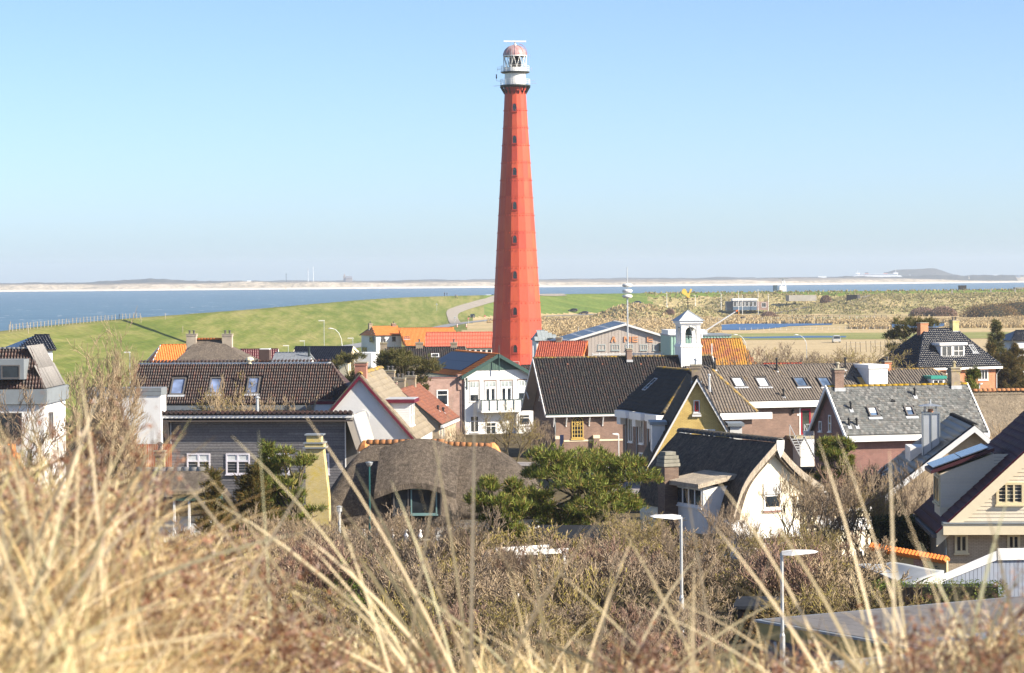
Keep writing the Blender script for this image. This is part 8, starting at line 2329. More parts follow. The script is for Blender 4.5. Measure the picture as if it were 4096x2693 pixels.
def blades(name, roots, dirs, lens, wid, bend, mat, seg=5, seed=0):
 R = np.random.default_rng(seed)
 n = len(roots)
 roots, dirs = np.array(roots), np.array(dirs); lens = np.array(lens)[:, None]; wid = np.array(wid)[:, None]; bend = np.array(bend)
 dirs = dirs / np.linalg.norm(dirs, axis=1)[:, None]
 side = np.cross(dirs, R.normal(0, 1, (n, 3))); side /= np.linalg.norm(side, axis=1)[:, None]
 vs = np.zeros((n, (seg + 1) * 2, 3))
 p = roots.copy(); d = dirs.copy()
 for i in range(seg + 1):
  t = i / seg
  wv = wid * (1 - t) ** 0.6 * 0.5 + 0.0004
  vs[:, 2 * i] = p - side * wv; vs[:, 2 * i + 1] = p + side * wv
  p = p + d * lens / seg
  d = d + bend / seg; d /= np.linalg.norm(d, axis=1)[:, None]
 f = np.array([[2 * i, 2 * i + 1, 2 * i + 3, 2 * i + 2] for i in range(seg)])
 F = (f[None] + (np.arange(n) * (seg + 1) * 2)[:, None, None]).reshape(-1, 4)
 return np_mesh(name, vs.reshape(-1, 3), F, mat)
def near_grass():
 R = np.random.default_rng(5)
 n = 26000
 y = R.uniform(2.4, 8.6, n) ** 1.0
 k = R.uniform(-0.235, 0.235, n)
 x = k * y
 z, _ = land_h(x, y)
 # how thick the growth is across the picture
 dens = 0.55 + 0.45 * (sst(-0.05, -0.16, k)) + 0.1 * sst(0.08, 0.2, k)
 clump = 0.5 + 0.5 * fbm(x * 3, y * 3, 2.2, 3, 4)
 keep = R.uniform(0, 1, n) < dens * (0.45 + 0.75 * clump)
 x, y, z, k = x[keep], y[keep], z[keep], k[keep]
 n = len(x)
 L = R.gamma(5.0, 0.045, n) * (1 + 0.35 * sst(-0.06, -0.17, k))
 L = np.clip(L, 0.08, 0.6) * (0.56 + 0.2 * sst(0.0, -0.14, k))
 d = np.stack([R.normal(0.05, 0.65, n), R.normal(0, 0.5, n), np.abs(R.normal(0.75, 0.35, n)) + 0.1], 1)
 bend = np.stack([R.normal(0.1, 0.7, n), R.normal(0, 0.6, n), R.normal(-0.75, 0.45, n)], 1)
 me = blades('marram_grass', np.stack([x, y, z - 0.02], 1), d, L, R.uniform(0.002, 0.0052, n), bend, ST_A, 5, 3)
 o = link('marram_grass', me); tag(o, 'straw-coloured marram grass covering the near dune', 'grass', kind='stuff')
near_grass()
def tussock(label, P, Q, D, n, ang, spread, L, seed, mat=None):
 R = np.random.default_rng(seed)
 w = W(P, Q, D)
 g = hz(w.x, w.y)
 o = empty('grass_tussock', (w.x, w.y, g), 0, label, 'grass')
 a = np.radians(R.normal(ang, spread, n))
 d = np.stack([np.sin(a), R.normal(0, 0.22, n), np.cos(a)], 1)
 bend = np.stack([np.sin(a) * R.uniform(0.1, 0.6, n), R.normal(0, 0.15, n), -R.uniform(0.1, 0.75, n)], 1)
 ro = np.stack([R.normal(0, 0.04, n), R.normal(0, 0.05, n), np.full(n, -0.02)], 1)
 link('blades', blades('blades', ro, d, R.uniform(0.55, 1.05, n) * L, R.uniform(0.006, 0.011, n), bend, mat or ST_B, 8, seed), o)
for lab, P, D, n, ang, spread, L, sd in (
 ('fan of long bleached blades arching left in the middle foreground', 1890, 5.9, 44, -30, 24, 0.80, 1),
 ('tall pale blades rising at the far left of the foreground', 215, 5.0, 20, 4, 30, 0.50, 2),
 ('long blades crossing towards the upper left, left of the centre fan', 1560, 5.6, 24, -46, 16, 0.85, 3),
 ('arching blades below the right-hand lamp posts', 3560, 5.4, 24, -16, 30, 0.66, 4),
 ('few stiff blades leaning right at the lower right', 3380, 5.2, 14, 42, 20, 0.55, 5),
 ('sparse blades between the centre fan and the lamp posts', 2350, 6.0, 22, -4, 34, 0.55, 6),
 ('leaning blades among the brown twigs on the left', 760, 5.4, 18, -24, 34, 0.50, 7),
 ('thin blades in the left corner leaning over the lower edge', 60, 4.4, 16, 30, 30, 0.42, 8),
 ('loose blades leaning left under the dark green lamp post', 1250, 5.6, 20, -38, 26, 0.72, 9),
 ('pale blades before the first grey lamp post', 2820, 5.8, 20, -14, 32, 0.58, 10),
 ('upright blades at the right edge among the rusty shrubs', 3950, 5.0, 16, -6, 26, 0.62, 11)):
 tussock(lab, P, 2700, D, n, ang, spread, L, sd)
def shrub_near(label, P, Q, D, h, w_, seed, n_leaf=2600):
 q = W(P, Q, D); g = hz(q.x, q.y)
 o = empty('dune_shrub', (q.x, q.y, g), rr(0, 6.28), label, 'shrub')
 tk, tn = grow(seed, h=h, stems=7, levels=3, spread=0.75, kids=(3, 5), r=0.006, twig_r=0.0012, basew=0.10, up=0.3)
 link('stems', seg_mesh('stems', tk + tn, BR_T, 3), o)
 R = np.random.default_rng(seed)
 e = np.array([s_[1][:] for s_ in tn])
 C = e[R.integers(0, len(e), n_leaf)] + R.normal(0, 0.016, (n_leaf, 3))
 a = R.normal(0, 1, C.shape); a /= np.linalg.norm(a, axis=1)[:, None]; b = np.cross(a, R.normal(0, 1, C.shape)); b /= np.linalg.norm(b, axis=1)[:, None]
 s_ = R.uniform(0.003, 0.008, (n_leaf, 1))
 V_ = np.stack([C - a * s_, C + b * s_ * .55, C + a * s_, C - b * s_ * .55], 1).reshape(-1, 3)
 link('dry_leaves', np_mesh('dry_leaves', V_, np.arange(len(V_)).reshape(-1, 4), BR_T), o)
for i, (P, Q, D, h, lab) in enumerate(((420, 2300, 5.2, 0.60, 'brown twiggy dune shrub on the left, below the small cottage'), (120, 2250, 5.6, 0.66, 'brown twiggy dune shrub at the left edge'), (760, 2420, 5.4, 0.56, 'rusty shrub right of the left-hand dune crest'), (1080, 2540, 5.6, 0.50, 'low rusty shrub before the cypress trees'), (1560, 2620, 5.8, 0.42, 'low brown shrub left of the centre grass fan'), (2500, 2620, 5.6, 0.45, 'brown shrub below the large pine'), (2950, 2640, 5.8, 0.42, 'brown shrub between the two grey lamp posts'), (3900, 2560, 4.6, 0.55, 'rusty shrub over the garage roof at the lower right'), (4080, 2480, 4.8, 0.60, 'rusty shrub in the lower right corner'), (3700, 2680, 4.4, 0.40, 'small rusty shrub at the lower edge before the garage'))):
 shrub_near(lab, P, Q, D, h, h, 60 + i)
# ------------------------------------------------------------------ street furniture, vehicles, people, far things
def lamp_post(label, P, Q, D, kind='arm', armP=None, mat=None, zfoot=None, group=None, head=0.8, r=0.045):
 w = W(P, Q, D)
 z = hz(w.x, w.y) if zfoot is None else zfoot
 h = w.z - z
 o = empty('street_lamp', (w.x, w.y, z), 0, label, 'street lamp', group)
 m = MB()
 if kind == 'curve':
  s_ = -1 if armP and armP < P else 1
  pts = [(0, 0, 0), (0, 0, h * 0.72)] + [(s_ * 1.6 * (1 - math.cos(t)), 0, h * 0.72 + h * 0.26 * math.sin(t)) for t in (0.4, 0.8, 1.2, 1.55)]
  m.tube(pts, [r * 1.2] * 2 + [r] * 4, 8); e = pts[-1]
  m.build('pole', mat or M_GALV, o)
  g = MB(); g.lathe([(0.05, -0.06), (0.2, -0.03), (0.2, 0.04), (0.05, 0.1)], 10); g.v = [(e[0] + s_ * 0.2 + v[0] * 1.9, v[1], e[2] + v[2]) for v in g.v]; g.build('lamp_head', M_WHITE, o)
  return o
 m.tube([(0, 0, 0), (0, 0, h * 0.45), (0, 0, h * 0.47), (0, 0, h)], [r * 1.5, r * 1.5, r, r * 0.9], 10)
 m.build('pole', mat or M_GALV, o)
 if kind == 'arm':
  s_ = -1 if armP < P else 1
  L = abs(armP - P) / F4 * D
  g = MB()
  g.add([(s_ * a, b, h + c) for a, b, c in ((0, -0.05, -0.05), (0, 0.05, -0.05), (0, 0.05, 0.04), (0, -0.05, 0.04), (L * 0.25, -0.13, -0.06), (L * 0.25, 0.13, -0.06), (L * 0.3, 0.1, 0.07), (L * 0.3, -0.1, 0.07), (L * 0.9, -0.12, 0.0), (L * 0.9, 0.12, 0.0), (L * 0.85, 0.09, 0.06), (L * 0.85, -0.09, 0.06), (L, -0.05, 0.03), (L, 0.05, 0.03))],
    [(0, 1, 5, 4), (3, 7, 6, 2), (0, 4, 7, 3), (1, 2, 6, 5), (4, 5, 9, 8), (7, 11, 10, 6), (4, 8, 11, 7), (5, 6, 10, 9), (8, 9, 13, 12), (11, 12, 13, 10), (8, 12, 11), (9, 10, 13), (0, 3, 2, 1)])
  g.build('lamp_head', M_WHITE2, o)
  g = MB(); g.add([(s_ * a, b, h + c) for a, b, c in ((L * 0.3, -0.1, -0.062), (L * 0.3, 0.1, -0.062), (L * 0.85, 0.09, -0.012), (L * 0.85, -0.09, -0.012))], [(0, 1, 2, 3)]); g.build('lamp_glass', M_GLASS, o)
 elif kind == 'globe':
  g = MB(); g.lathe([(0.05, h - 0.05), (0.1, h), (0.13, h + 0.05), (0.15, h + 0.12), (0.05, h + 0.16)], 14); g.build('lamp_head', M_GALV, o, smooth=False)
  g = MB(); g.lathe([(0.155, h + 0.10), (0.16, h + 0.125), (0.155, h + 0.14)], 14); g.build('lamp_rim', M_ZINC, o)
 else:
  g = MB(); g.box(-0.35 * head, 0.1, -0.1, 0.1, h - 0.02, h + 0.1); g.build('lamp_head', M_WHITE, o)
 return o
lamp_post('slender dark green lamp post with round cap before the centre thatched roof', 1477, 1862, 112, 'globe', mat=paint('deep green post', (0.015, 0.085, 0.085), 0.4, 0.1))
lamp_post('grey lamp post with flat head pointing left below the thatched house', 2724, 2068, 76, 'arm', 2600)
lamp_post('grey lamp post with flat head pointing right beside the garage', 3127, 2212, 66, 'arm', 3272)
lamp_post('white lamp with short head beside the brick side of the terrace', 2474, 1737, 190, 'arm', 2448, mat=M_WHITE)
lamp_post('tall white lamp mast on the dike slope left of the white cottage', 1296, 1284, 430, 'box', head=2.4)
lamp_post('curved white lamp mast over the village edge below the dike', 1368, 1309, 415, 'curve', 1328, mat=M_WHITE)
lamp_post('short white lamp above the navy bungalow roof', 1411, 1354, 410, 'box', head=2.2)
lamp_post('short white lamp right of the twin-chimney cottage', 1153, 1384, 400, 'box', head=2.2)
lamp_post('white lamp between the bare tree and the orange roof', 519, 1411, 300, 'box', head=1.8)
lamp_post('small lamp left of the short dike-foot lamp above the slate lean-to', 1217, 1365, 420, 'box', head=2.0)
lamp_post('lamp with globe head in the reeds right of the lighthouse', 2313, 1311, 470, 'globe', mat=M_WHITE)
lamp_post('thin lamp rising beside the letters of the riding hall', 2538, 1303, 480, 'globe', mat=M_WHITE)
lamp_post('double-bend lamp beyond the rust-orange barn', 2985, 1335, 430, 'curve', 2970, mat=M_GALV)
lamp_post('lamp in the marsh above the bare tree row', 3226, 1336, 460, 'curve', 3205, mat=M_GALV)
for i, (P, Q, D) in enumerate(((2667, 1174, 1230), (2781, 1182, 1215), (2884, 1173, 1200))):
 lamp_post(['white lamp on the far dike left of the weathercock', 'white lamp just right of the weathercock', 'white lamp left of the blue office'][i], P, Q, D, 'box', head=3, r=0.12, mat=M_WHITE)
lamp_post('white lamp post by the right end of the slate house', 3918, 1536, 232, 'arm', 3932, mat=M_WHITE)
# siren mast
w = W(2511, 1405, 372)
o = empty('siren_mast', (w.x, w.y, 0), 0, 'grey siren mast with three stacked white discs behind the chapel', 'siren mast')
zt = [W(2511, q, 372).z for q in (1098, 1136, 1160, 1181, 1192)]
m = MB(); m.tube([(0, 0, 0), (0, 0, zt[4])], [0.14, 0.11], 10); m.tube([(0, 0, zt[4]), (0, 0, zt[0] + 1.0)], 0.06, 8); m.tube([(0, 0, zt[0] + 0.8), (0, 0, zt[0])], 0.03, 5); m.build('pole', M_GALV, o)
for z in (zt[1] - 0.2, zt[2] - 0.15, zt[3] - 0.15):
 m = MB(); m.lathe([(0.25, z - 0.26), (0.55, z - 0.24), (0.68, z - 0.10), (0.70, z + 0.05), (0.62, z + 0.18), (0.35, z + 0.24), (0.1, z + 0.25)], 20); m.build('siren_disc', M_WHITE, o)
# leaning barrier pole
a, b = W(2806, 1334, 398), W(2944, 1246, 398)
o = empty('barrier_pole', (a.x, a.y, 0), 0, 'long slanting white pole with orange tip beside the bell turret', 'pole')
m = MB(); m.tube([(0, 0, a.z), (b.x - a.x, 0, b.z)], [0.11, 0.09], 8); m.tube([(0, 0, 0), (0, 0, a.z)], 0.15, 8); m.build('pole', M_WHITE2, o)
m = MB(); e = V(b.x - a.x, 0, b.z); m.tube([e, e + V(0.3, 0, 0.2)], [0.14, 0.08], 8); m.build('tip', paint('orange tip', (0.75, 0.2, 0.05), 0.5), o)
# vehicles
def car(label, P, Q, D, ang, col, kind='car', z=None, group=None, name=None):
 w = W(P, Q, D)
 zz = hz(w.x, w.y) if z is None else z
 o = empty(name or ('parked_van' if kind == 'van' else 'parked_car'), (w.x, w.y, zz + 0.02), math.radians(ang), label, kind if kind == 'van' else 'car', group)
 pm = paint('car paint %s' % (col,), col, 0.25, 0.05, 1, 0.6)
 L, Wd = (4.3, 1.75) if kind != 'van' else (4.6, 1.9)
 if kind == 'van': prof = [(-2.3, .35), (-2.3, 1.0), (-2.25, 1.85), (0.5, 1.9), (1.1, 1.75), (1.75, 1.1), (2.3, .95), (2.35, .35)]
 else: prof = [(-2.15, .35), (-2.15, .85), (-1.95, .95), (-1.5, 1.42), (-0.2, 1.5), (0.45, 1.4), (1.1, .98), (1.9, .85), (2.15, .65), (2.15, .32)]
 m = MB(); n = len(prof)
 vs, fs = [], []
 for y, s_ in ((-1, 1), (1, 1)):
  for x, z_ in prof: vs.append((x, y * Wd / 2 * (1 - 0.22 * max(0, z_ - 0.9)), z_))
 fs = [tuple(range(n)), tuple(range(2 * n - 1, n - 1, -1))] + [(i, i + n, (i + 1) % n + n, (i + 1) % n) for i in range(n)]
 m.add(vs, fs); m.build('body', pm, o)
 if kind == 'van': wins = [[(0.55, 1.2), (1.55, 1.2), (1.05, 1.68), (0.55, 1.75)]]
 else: wins = [[(-1.55, 1.0), (-0.35, 1.0), (-0.35, 1.38), (-1.3, 1.34)], [(-0.25, 1.0), (0.85, 1.0), (0.38, 1.32), (-0.25, 1.38)]]
 for s_ in (-1, 1):
  for q in wins:
   g = MB(); g.prism([(x, s_ * (Wd / 2 * (1 - 0.22 * max(0, z_ - 0.9)) + 0.004), z_) for x, z_ in q], (0, s_ * 0.008, 0)); g.build('window', M_GLASS, o)
 fw = [(1.07, 1.02), (0.5, 1.37)] if kind != 'van' else [(1.7, 1.16), (1.16, 1.7)]
 for (x0, z0), (x1, z1) in (fw, ([(-1.93, 1.0), (-1.55, 1.37)] if kind != 'van' else [(-2.31, 1.1), (-2.28, 1.7)])):
  g = MB(); y0 = Wd / 2 * 0.86; s_ = 0.03 if x0 > 0 else -0.03
  g.prism([(x0 + s_, -y0, z0), (x0 + s_, y0, z0), (x1 + s_, y0 * 0.9, z1), (x1 + s_, -y0 * 0.9, z1)], (s_ * 0.3, 0, 0.012)); g.build('windscreen', M_GLASS, o)
 me = None
 for x in (-1.3, 1.35):
  for y in (-1, 1):
   g = MB(); g.tube([(x, y * (Wd / 2 - 0.2), 0.32), (x, y * (Wd / 2 + 0.01), 0.32)], 0.32, 14); wl = g.build('wheel', M_BLACK, o)
   g = MB(); g.tube([(x, y * (Wd / 2 + 0.012), 0.32), (x, y * (Wd / 2 + 0.02), 0.32)], 0.19, 10); g.build('rim', M_GALV, wl)
 for y in (-0.6, 0.6):
  g = MB(); g.box(2.1, 2.17, y - 0.18, y + 0.18, 0.6, 0.74); g.build('headlight', M_WHITE2, o)
  g = MB(); g.box(-2.17, -2.12, y - 0.15, y + 0.15, 0.7, 0.85); g.build('tail_light', paint('tail light', (0.4, 0.01, 0.01), 0.3), o)
 return o
car('blue car parked in the street before the chapel wall, half behind the pine', 2290, 1868, 232, 115, (0.035, 0.10, 0.24))
car('white van standing on the dike crest beside the lighthouse', 1950, 1180, 1236, 185, (0.75, 0.76, 0.77), 'van')
car('dark car driving down the curved dike ramp', 1890, 1252, 1118, -95, (0.02, 0.025, 0.035))
car('dark blue car on the grassy dike right of the siren mast', 2547, 1211, 1255, 170, (0.02, 0.05, 0.14))
car('black car, left one of two parked at the foot of the far dike', 2292, 1262, 1228, 165, (0.015, 0.017, 0.022))
car('dark grey car, right one of two parked at the foot of the far dike', 2335, 1264, 1225, 165, (0.05, 0.04, 0.045))
car('white pickup beyond the bare trees in the paddock', 3345, 1388, 690, 88, (0.55, 0.55, 0.53), 'van')
def person(label, x, y, top, legs, hgt=1.75, ang=0.0, walk=0.2):
 z = hz(x, y)
 o = empty('person', (x, y, z), ang, label, 'person')
 s_ = hgt / 1.75
 def body(name, prims, mat):
  m = MB()
  for pts, rad in prims: m.tube([tuple(c * s_ for c in p) for p in pts], [r * s_ for r in rad], 8)
  return m.build(name, mat, o, smooth=True)
 skin = paint('skin', (0.50, 0.32, 0.24), 0.6, 0.05)
 body('body', [([(0, 0, 1.42), (0, 0, 1.5), (0.01, 0, 1.56), (0.01, 0, 1.66), (0, 0, 1.74), (0, 0, 1.76)], [0.06, 0.055, 0.09, 0.105, 0.075, 0.02])], skin)
 body('jacket', [([(0, 0, 0.82), (0, 0, 0.95), (0, 0, 1.2), (0, 0, 1.38), (0, 0, 1.46)], [0.17, 0.165, 0.185, 0.19, 0.07]), ([(0, 0.2, 1.40), (0.02, 0.26, 1.12), (0.08, 0.24, 0.86)], [0.07, 0.055, 0.04]), ([(0, -0.2, 1.40), (0.0, -0.26, 1.12), (0.05, -0.24, 0.86)], [0.07, 0.055, 0.04])], paint('jacket %s' % (top,), top, 0.8, 0.1))
 body('trousers', [([(0, 0.09, 0.9), (walk * 0.4, 0.09, 0.48), (walk * 0.5, 0.09, 0.06), (walk * 0.5 + 0.14, 0.09, 0.03)], [0.10, 0.07, 0.05, 0.04]), ([(0, -0.09, 0.9), (-walk * 0.2, -0.09, 0.48), (-walk, -0.09, 0.08), (-walk + 0.14, -0.09, 0.03)], [0.10, 0.07, 0.05, 0.04])], paint('trousers %s' % (legs,), legs, 0.8, 0.1))
 body('hair', [([(-0.01, 0, 1.68), (-0.015, 0, 1.74), (-0.015, 0, 1.785)], [0.112, 0.10, 0.03])], paint('hair', (0.06, 0.04, 0.03), 0.8, 0.2))
for (P, Q, D, t, l, lab, a, h) in ((1778, 1183, 1150, (0.05, 0.05, 0.07), (0.03, 0.03, 0.04), 'person in dark jacket walking on the dike crest, leftmost of four', 0.3, 1.8), (1788, 1184, 1150, (0.02, 0.025, 0.04), (0.03, 0.04, 0.08), 'shorter person in navy beside the leftmost walker on the crest', 0.2, 1.6),
         (1821, 1181, 1160, (0.06, 0.04, 0.07), (0.03, 0.03, 0.03), 'person in plum coat near the ramp on the dike crest', 3.0, 1.7), (1828, 1181, 1160, (0.35, 0.26, 0.15), (0.10, 0.08, 0.06), 'person in tan coat, rightmost walker on the dike crest', 3.2, 1.8),
         (3227, 1276, 1062, (0.03, 0.035, 0.05), (0.03, 0.04, 0.07), 'person in dark coat on the polder path, left of the pair', 0.5, 1.75), (3236, 1276, 1062, (0.04, 0.06, 0.12), (0.02, 0.02, 0.03), 'person in blue coat on the polder path, right of the pair', 0.4, 1.75),
         (3313, 1275, 1064, (0.05, 0.06, 0.10), (0.05, 0.05, 0.06), 'person farther right on the polder path with a small companion', 2.8, 1.7), (3319, 1275, 1064, (0.25, 0.22, 0.2), (0.05, 0.05, 0.08), 'small person in pale top on the polder path, rightmost', 2.9, 1.3)):
 w = W(P, Q, D)
 if D > 1100:
  d_ = np.abs(CR[:, 0] / CR[:, 1] - w.x / w.y); i = int(np.argmin(d_ + (CR[:, 1] < 900) * 9)); w = V(w.x / w.y * CR[i, 1], CR[i, 1], 0)
 person(lab, w.x, w.y, t, l, h, a)
# horse in the paddock
w = G(2972, 1282, 0)
o = empty('horse', (w.x, w.y, 0), 2.9, 'dark blanketed horse grazing at the paddock fence', 'horse')
m = MB()
hs = paint('dark horse coat', (0.03, 0.03, 0.045), 0.6, 0.2)
m.tube([(-0.85, 0, 1.15), (-0.6, 0, 1.2), (0, 0, 1.12), (0.5, 0, 1.15), (0.75, 0, 1.22)], [0.12, 0.30, 0.32, 0.31, 0.18], 10)
m.tube([(0.6, 0, 1.25), (0.95, 0, 1.15), (1.2, 0, 0.8), (1.3, 0, 0.6)], [0.2, 0.15, 0.12, 0.10], 8); m.tube([(1.2, 0, 0.75), (1.35, 0, 0.5), (1.42, 0, 0.25), (1.4, 0, 0.2)], [0.10, 0.11, 0.07, 0.05], 8)
for x, k in ((0.55, -0.03), (-0.62, 0.1)):
 for y in (-0.16, 0.16): m.tube([(x, y, 1.0), (x + k * (2 if x < 0 else 1), y, 0.6), (x - k, y, 0.35), (x - k * 0.5, y, 0.05), (x + 0.05, y, 0.0)], [0.13, 0.08, 0.055, 0.045, 0.06], 7)
m.tube([(-0.85, 0, 1.2), (-1.0, 0, 0.9), (-1.02, 0, 0.5)], [0.04, 0.06, 0.03], 6)
m.build('body', hs, o, smooth=True)
# fences
def post_fence(name, label, pts, h, mat, r=0.06, wires=(0.9, 0.55), lean=0.04, wire_mat=None):
 o = empty(name, (pts[0][0], pts[0][1], pts[0][2]), 0, label, 'fence')
 me = MB().tube([(0, 0, -0.3), (0, 0, h)], [r, r * 0.9], 6).build('post', mat, o).data
 prev = None
 first = True
 for p in pts:
  q = Vector(p) - Vector(pts[0])
  if first: ob = o.children[0]; first = False
  else: ob = link('post', me, o)
  ob.matrix_basis = Matrix.Translation(q) @ Matrix.Rotation(RNG.gauss(0, lean), 4, 'X') @ Matrix.Rotation(RNG.gauss(0, lean), 4, 'Y') @ Matrix.Diagonal((1, 1, rr(0.85, 1.1), 1))
  if prev is not None and wires:
   m = MB()
   for f_ in wires: m.tube([prev + V(0, 0, h * f_), q + V(0, 0, h * f_)], 0.012 if not wire_mat else 0.05, 4, False)
   m.build('wire' if not wire_mat else 'rail', wire_mat or M_GALV, o)
  prev = q
wood = paint('weathered post wood', (0.42, 0.36, 0.28), 0.9, 0.25)
whitewood = paint('whitewashed post', (0.70, 0.66, 0.58), 0.9, 0.15)
darkwood = paint('dark timber', (0.06, 0.05, 0.045), 0.9, 0.25)
pts = []
for i in range(38):
 t = i / 37
 P = 8 + 530 * t; y0 = None
 k = (P - 2048) / F4 + 0.0006
 yy = np.interp(-k, (CR[:60, 0] / -CR[:60, 1])[::-1] if False else np.sort(-CR[:40, 0] / CR[:40, 1]), CR[:40, 1][np.argsort(-CR[:40, 0] / CR[:40, 1])])
 x_ = k * yy + 0.8
 pts.append((x_, float(yy), hz(x_, yy)))
post_fence('pasture_fence', 'row of weathered posts along the left dike crest above the sea', pts, 1.15, wood, 0.07)
def gpts(P0, Q0, P1, Q1, n, z=0.05, wob=0.6):
 return [tuple(G(P0 + (P1 - P0) * i / (n - 1) + rr(-2, 2), Q0 + (Q1 - Q0) * i / (n - 1), z)) for i in range(n)]
post_fence('paddock_fence', 'white leaning posts in the reeds behind the riding hall', gpts(2420, 1290, 2690, 1290, 9), 1.5, whitewood, 0.10, lean=0.12)
post_fence('paddock_fence', 'white leaning posts on the far bank of the pond', gpts(2840, 1290, 3500, 1282, 20), 1.6, whitewood, 0.10, lean=0.12)
post_fence('pasture_fence', 'line of small white posts on the near bank of the pond', gpts(2960, 1322, 3640, 1318, 30), 0.9, whitewood, 0.06, lean=0.1)
post_fence('timber_railing', 'dark timber railing along the polder path below the dunes', gpts(3188, 1276, 3545, 1274, 18), 1.3, darkwood, 0.10, wires=(0.5, 0.92), wire_mat=darkwood)
post_fence('wire_fence', 'dark paddock posts beyond the bare tree behind the terrace', gpts(3385, 1410, 3640, 1404, 14), 2.4, darkwood, 0.06)
for i, (P, Q, D) in enumerate(((564, 1300, 560), (661, 1307, 590), (731, 1337, 570), (42, 1345, 452), (113, 1362, 440))):
 w = W(P, Q, D)
 zz = hz(w.x, w.y); m = MB(); m.tube([(0, 0, -0.2), (0, 0, 1.4)], 0.06, 6)
 ob = m.build('marker_post', wood); ob.location = (w.x, w.y, zz)
 tag(ob, ['lone post on the dike right of the fence end', 'second lone post down the dike slope', 'third lone post, above the twin-chimney cottage', 'short post on the slope near the left edge', 'short post on the slope above the navy hip roof'][i], 'post')
# road signs and bollards
def sign(label, P, Q, D, kind, h=2.4):
 w = W(P, Q, D); z = hz(w.x, w.y)
 o = empty('road_sign', (w.x, w.y, z), 0, label, 'sign')
 m = MB(); m.tube([(0, 0, 0), (0, 0, h)], 0.05, 6); m.build('pole', M_GALV, o)
 m = MB()
 if kind == 'disc':
  m.tube([(0, -0.05, h), (0, -0.09, h)], 0.35, 16); m.build('sign_face', paint('sign red', (0.55, 0.03, 0.03), 0.4, 0.05), o)
  m = MB(); m.box(-0.24, 0.24, -0.11, -0.092, h - 0.06, h + 0.06); m.build('sign_bar', M_WHITE2, o)
 elif kind == 'tri':
  m.prism([(-0.45, -0.06, h - 0.3), (0.45, -0.06, h - 0.3), (0, -0.06, h + 0.5)], (0, -0.04, 0)); m.build('sign_face', M_GALV, o)
 else:
  m.box(-0.45, 0.45, -0.1, -0.06, h - 0.1, h + 0.55); m.build('sign_face', paint('teal sign', (0.02, 0.16, 0.20), 0.4, 0.05), o)
  m = MB(); m.box(-0.42, 0.42, -0.12, -0.102, h - 0.75, h - 0.12); m.build('timetable', M_WHITE2, o)
sign('teal stop sign with white timetable above the navy bungalow roof', 1291, 1392, 400, 'stop', 2.0)
sign('grey triangular sign back right of the stop sign', 1339, 1390, 402, 'tri', 3.2)
sign('small grey triangular sign left of the stop sign', 1269, 1390, 402, 'tri', 1.2)
sign('red no-entry sign beside the curved ramp', 1940, 1292, 1035, 'disc', 2.6)
sign('no-entry sign by the red and white bollards', 1874, 1299, 1000, 'disc', 2.2)
sign('triangular sign left of the bollards at the dike foot', 1820, 1300, 1000, 'tri', 2.6)
sign('dark twin sign on the dike slope left of the ramp', 1747, 1240, 1090, 'tri', 2.8)
for i, P in enumerate((1828, 1865)):
 w = G(P, 1308, 0.1)
 o = empty('bollard', (w.x, w.y, hz(w.x, w.y)), 0, ['left', 'right'][i] + ' one of two red and white road bollards at the dike foot', 'bollard')
 for k in range(4):
  m = MB(); m.tube([(0, 0, k * 0.28), (0, 0, k * 0.28 + 0.278)], 0.22, 8); m.build('band', M_WHITE2 if k % 2 else paint('bollard red', (0.6, 0.05, 0.03), 0.5), o)
# dunes: office, radar post, bunkers, huts
def far_box(name, label, cat, P0, P1, Q0, Q1, D, depth, mat, phi=0):
 fr = Fr((P0 + P1) / 2, Q1, D, phi, 0)
 z0, z1 = fr.z((P0 + P1) / 2, Q1), fr.z((P0 + P1) / 2, Q0)
 fr.zg = z0 - 1.0
 fr.root(name, label, cat)
 u0, u1 = fr.u(P0, Q1), fr.u(P1, Q1)
 fbox(fr, 'wall', mat, u0, u1, 0, depth, z0 - 1.0, z1)
 fr.b = (u0, u1, z0, z1)
 return fr
f = far_box('harbour_office', 'flat blue and white office with glazed front among the dunes', 'office', 2932, 3028, 1203, 1232, 1185, 9, paint('office blue', (0.10, 0.16, 0.24), 0.5, 0.1))
u0, u1, z0, z1 = f.b
fbox(f, 'white_parapet', M_WHITE2, u0 - 0.2, u1 + 0.2, -0.4, 9.2, z1 + 0.003, z1 + 1.0)
for k in range(6): window(f, front(0), u0 + (u1 - u0) * k / 6 + 0.15, u0 + (u1 - u0) * (k + 1) / 6 - 0.15, z0 + 0.6, z1 - 0.4, fw=0.15, cols=2, sill=False)
fbox(f, 'side_block', paint('office dark blue', (0.06, 0.09, 0.13), 0.5), f.u(2906, 1232), u0 - 0.01, 1, 8, z0 - 1, z1 - 0.3)
fbox(f, 'brick_block', B_PINK, u1 + 0.01, f.u(3075, 1230), 1.5, 8, z0 - 1, z1 - 0.6)
window(f, front(1.5), f.u(3048, 1225), f.u(3066, 1225), z0 + 0.2, z0 + 2.2, cols=2, fw=0.15)
f = far_box('radar_post', 'white radar post with dark container on top of the grassy mound', 'radar post', 3118, 3146, 1146, 1158, 1300, 4, M_WHITE2)
u0, u1, z0, z1 = f.b
fbox(f, 'container', paint('container blue', (0.06, 0.11, 0.15), 0.5), f.u(3095, 1150), f.u(3110, 1150), 0, 4, z0 - 1, z1 + 0.6)
m = f.mb(); cx = (u0 + u1) / 2 + 0.4; ztop = f.z(3133, 1124, 0, 2)
for sx in (-1, 1):
 for sy in (-1, 1): m.bar((cx + sx * 1.1, 2 + sy * 1.1, z1), (cx + sx * 0.4, 2 + sy * 0.4, ztop), 0.16)
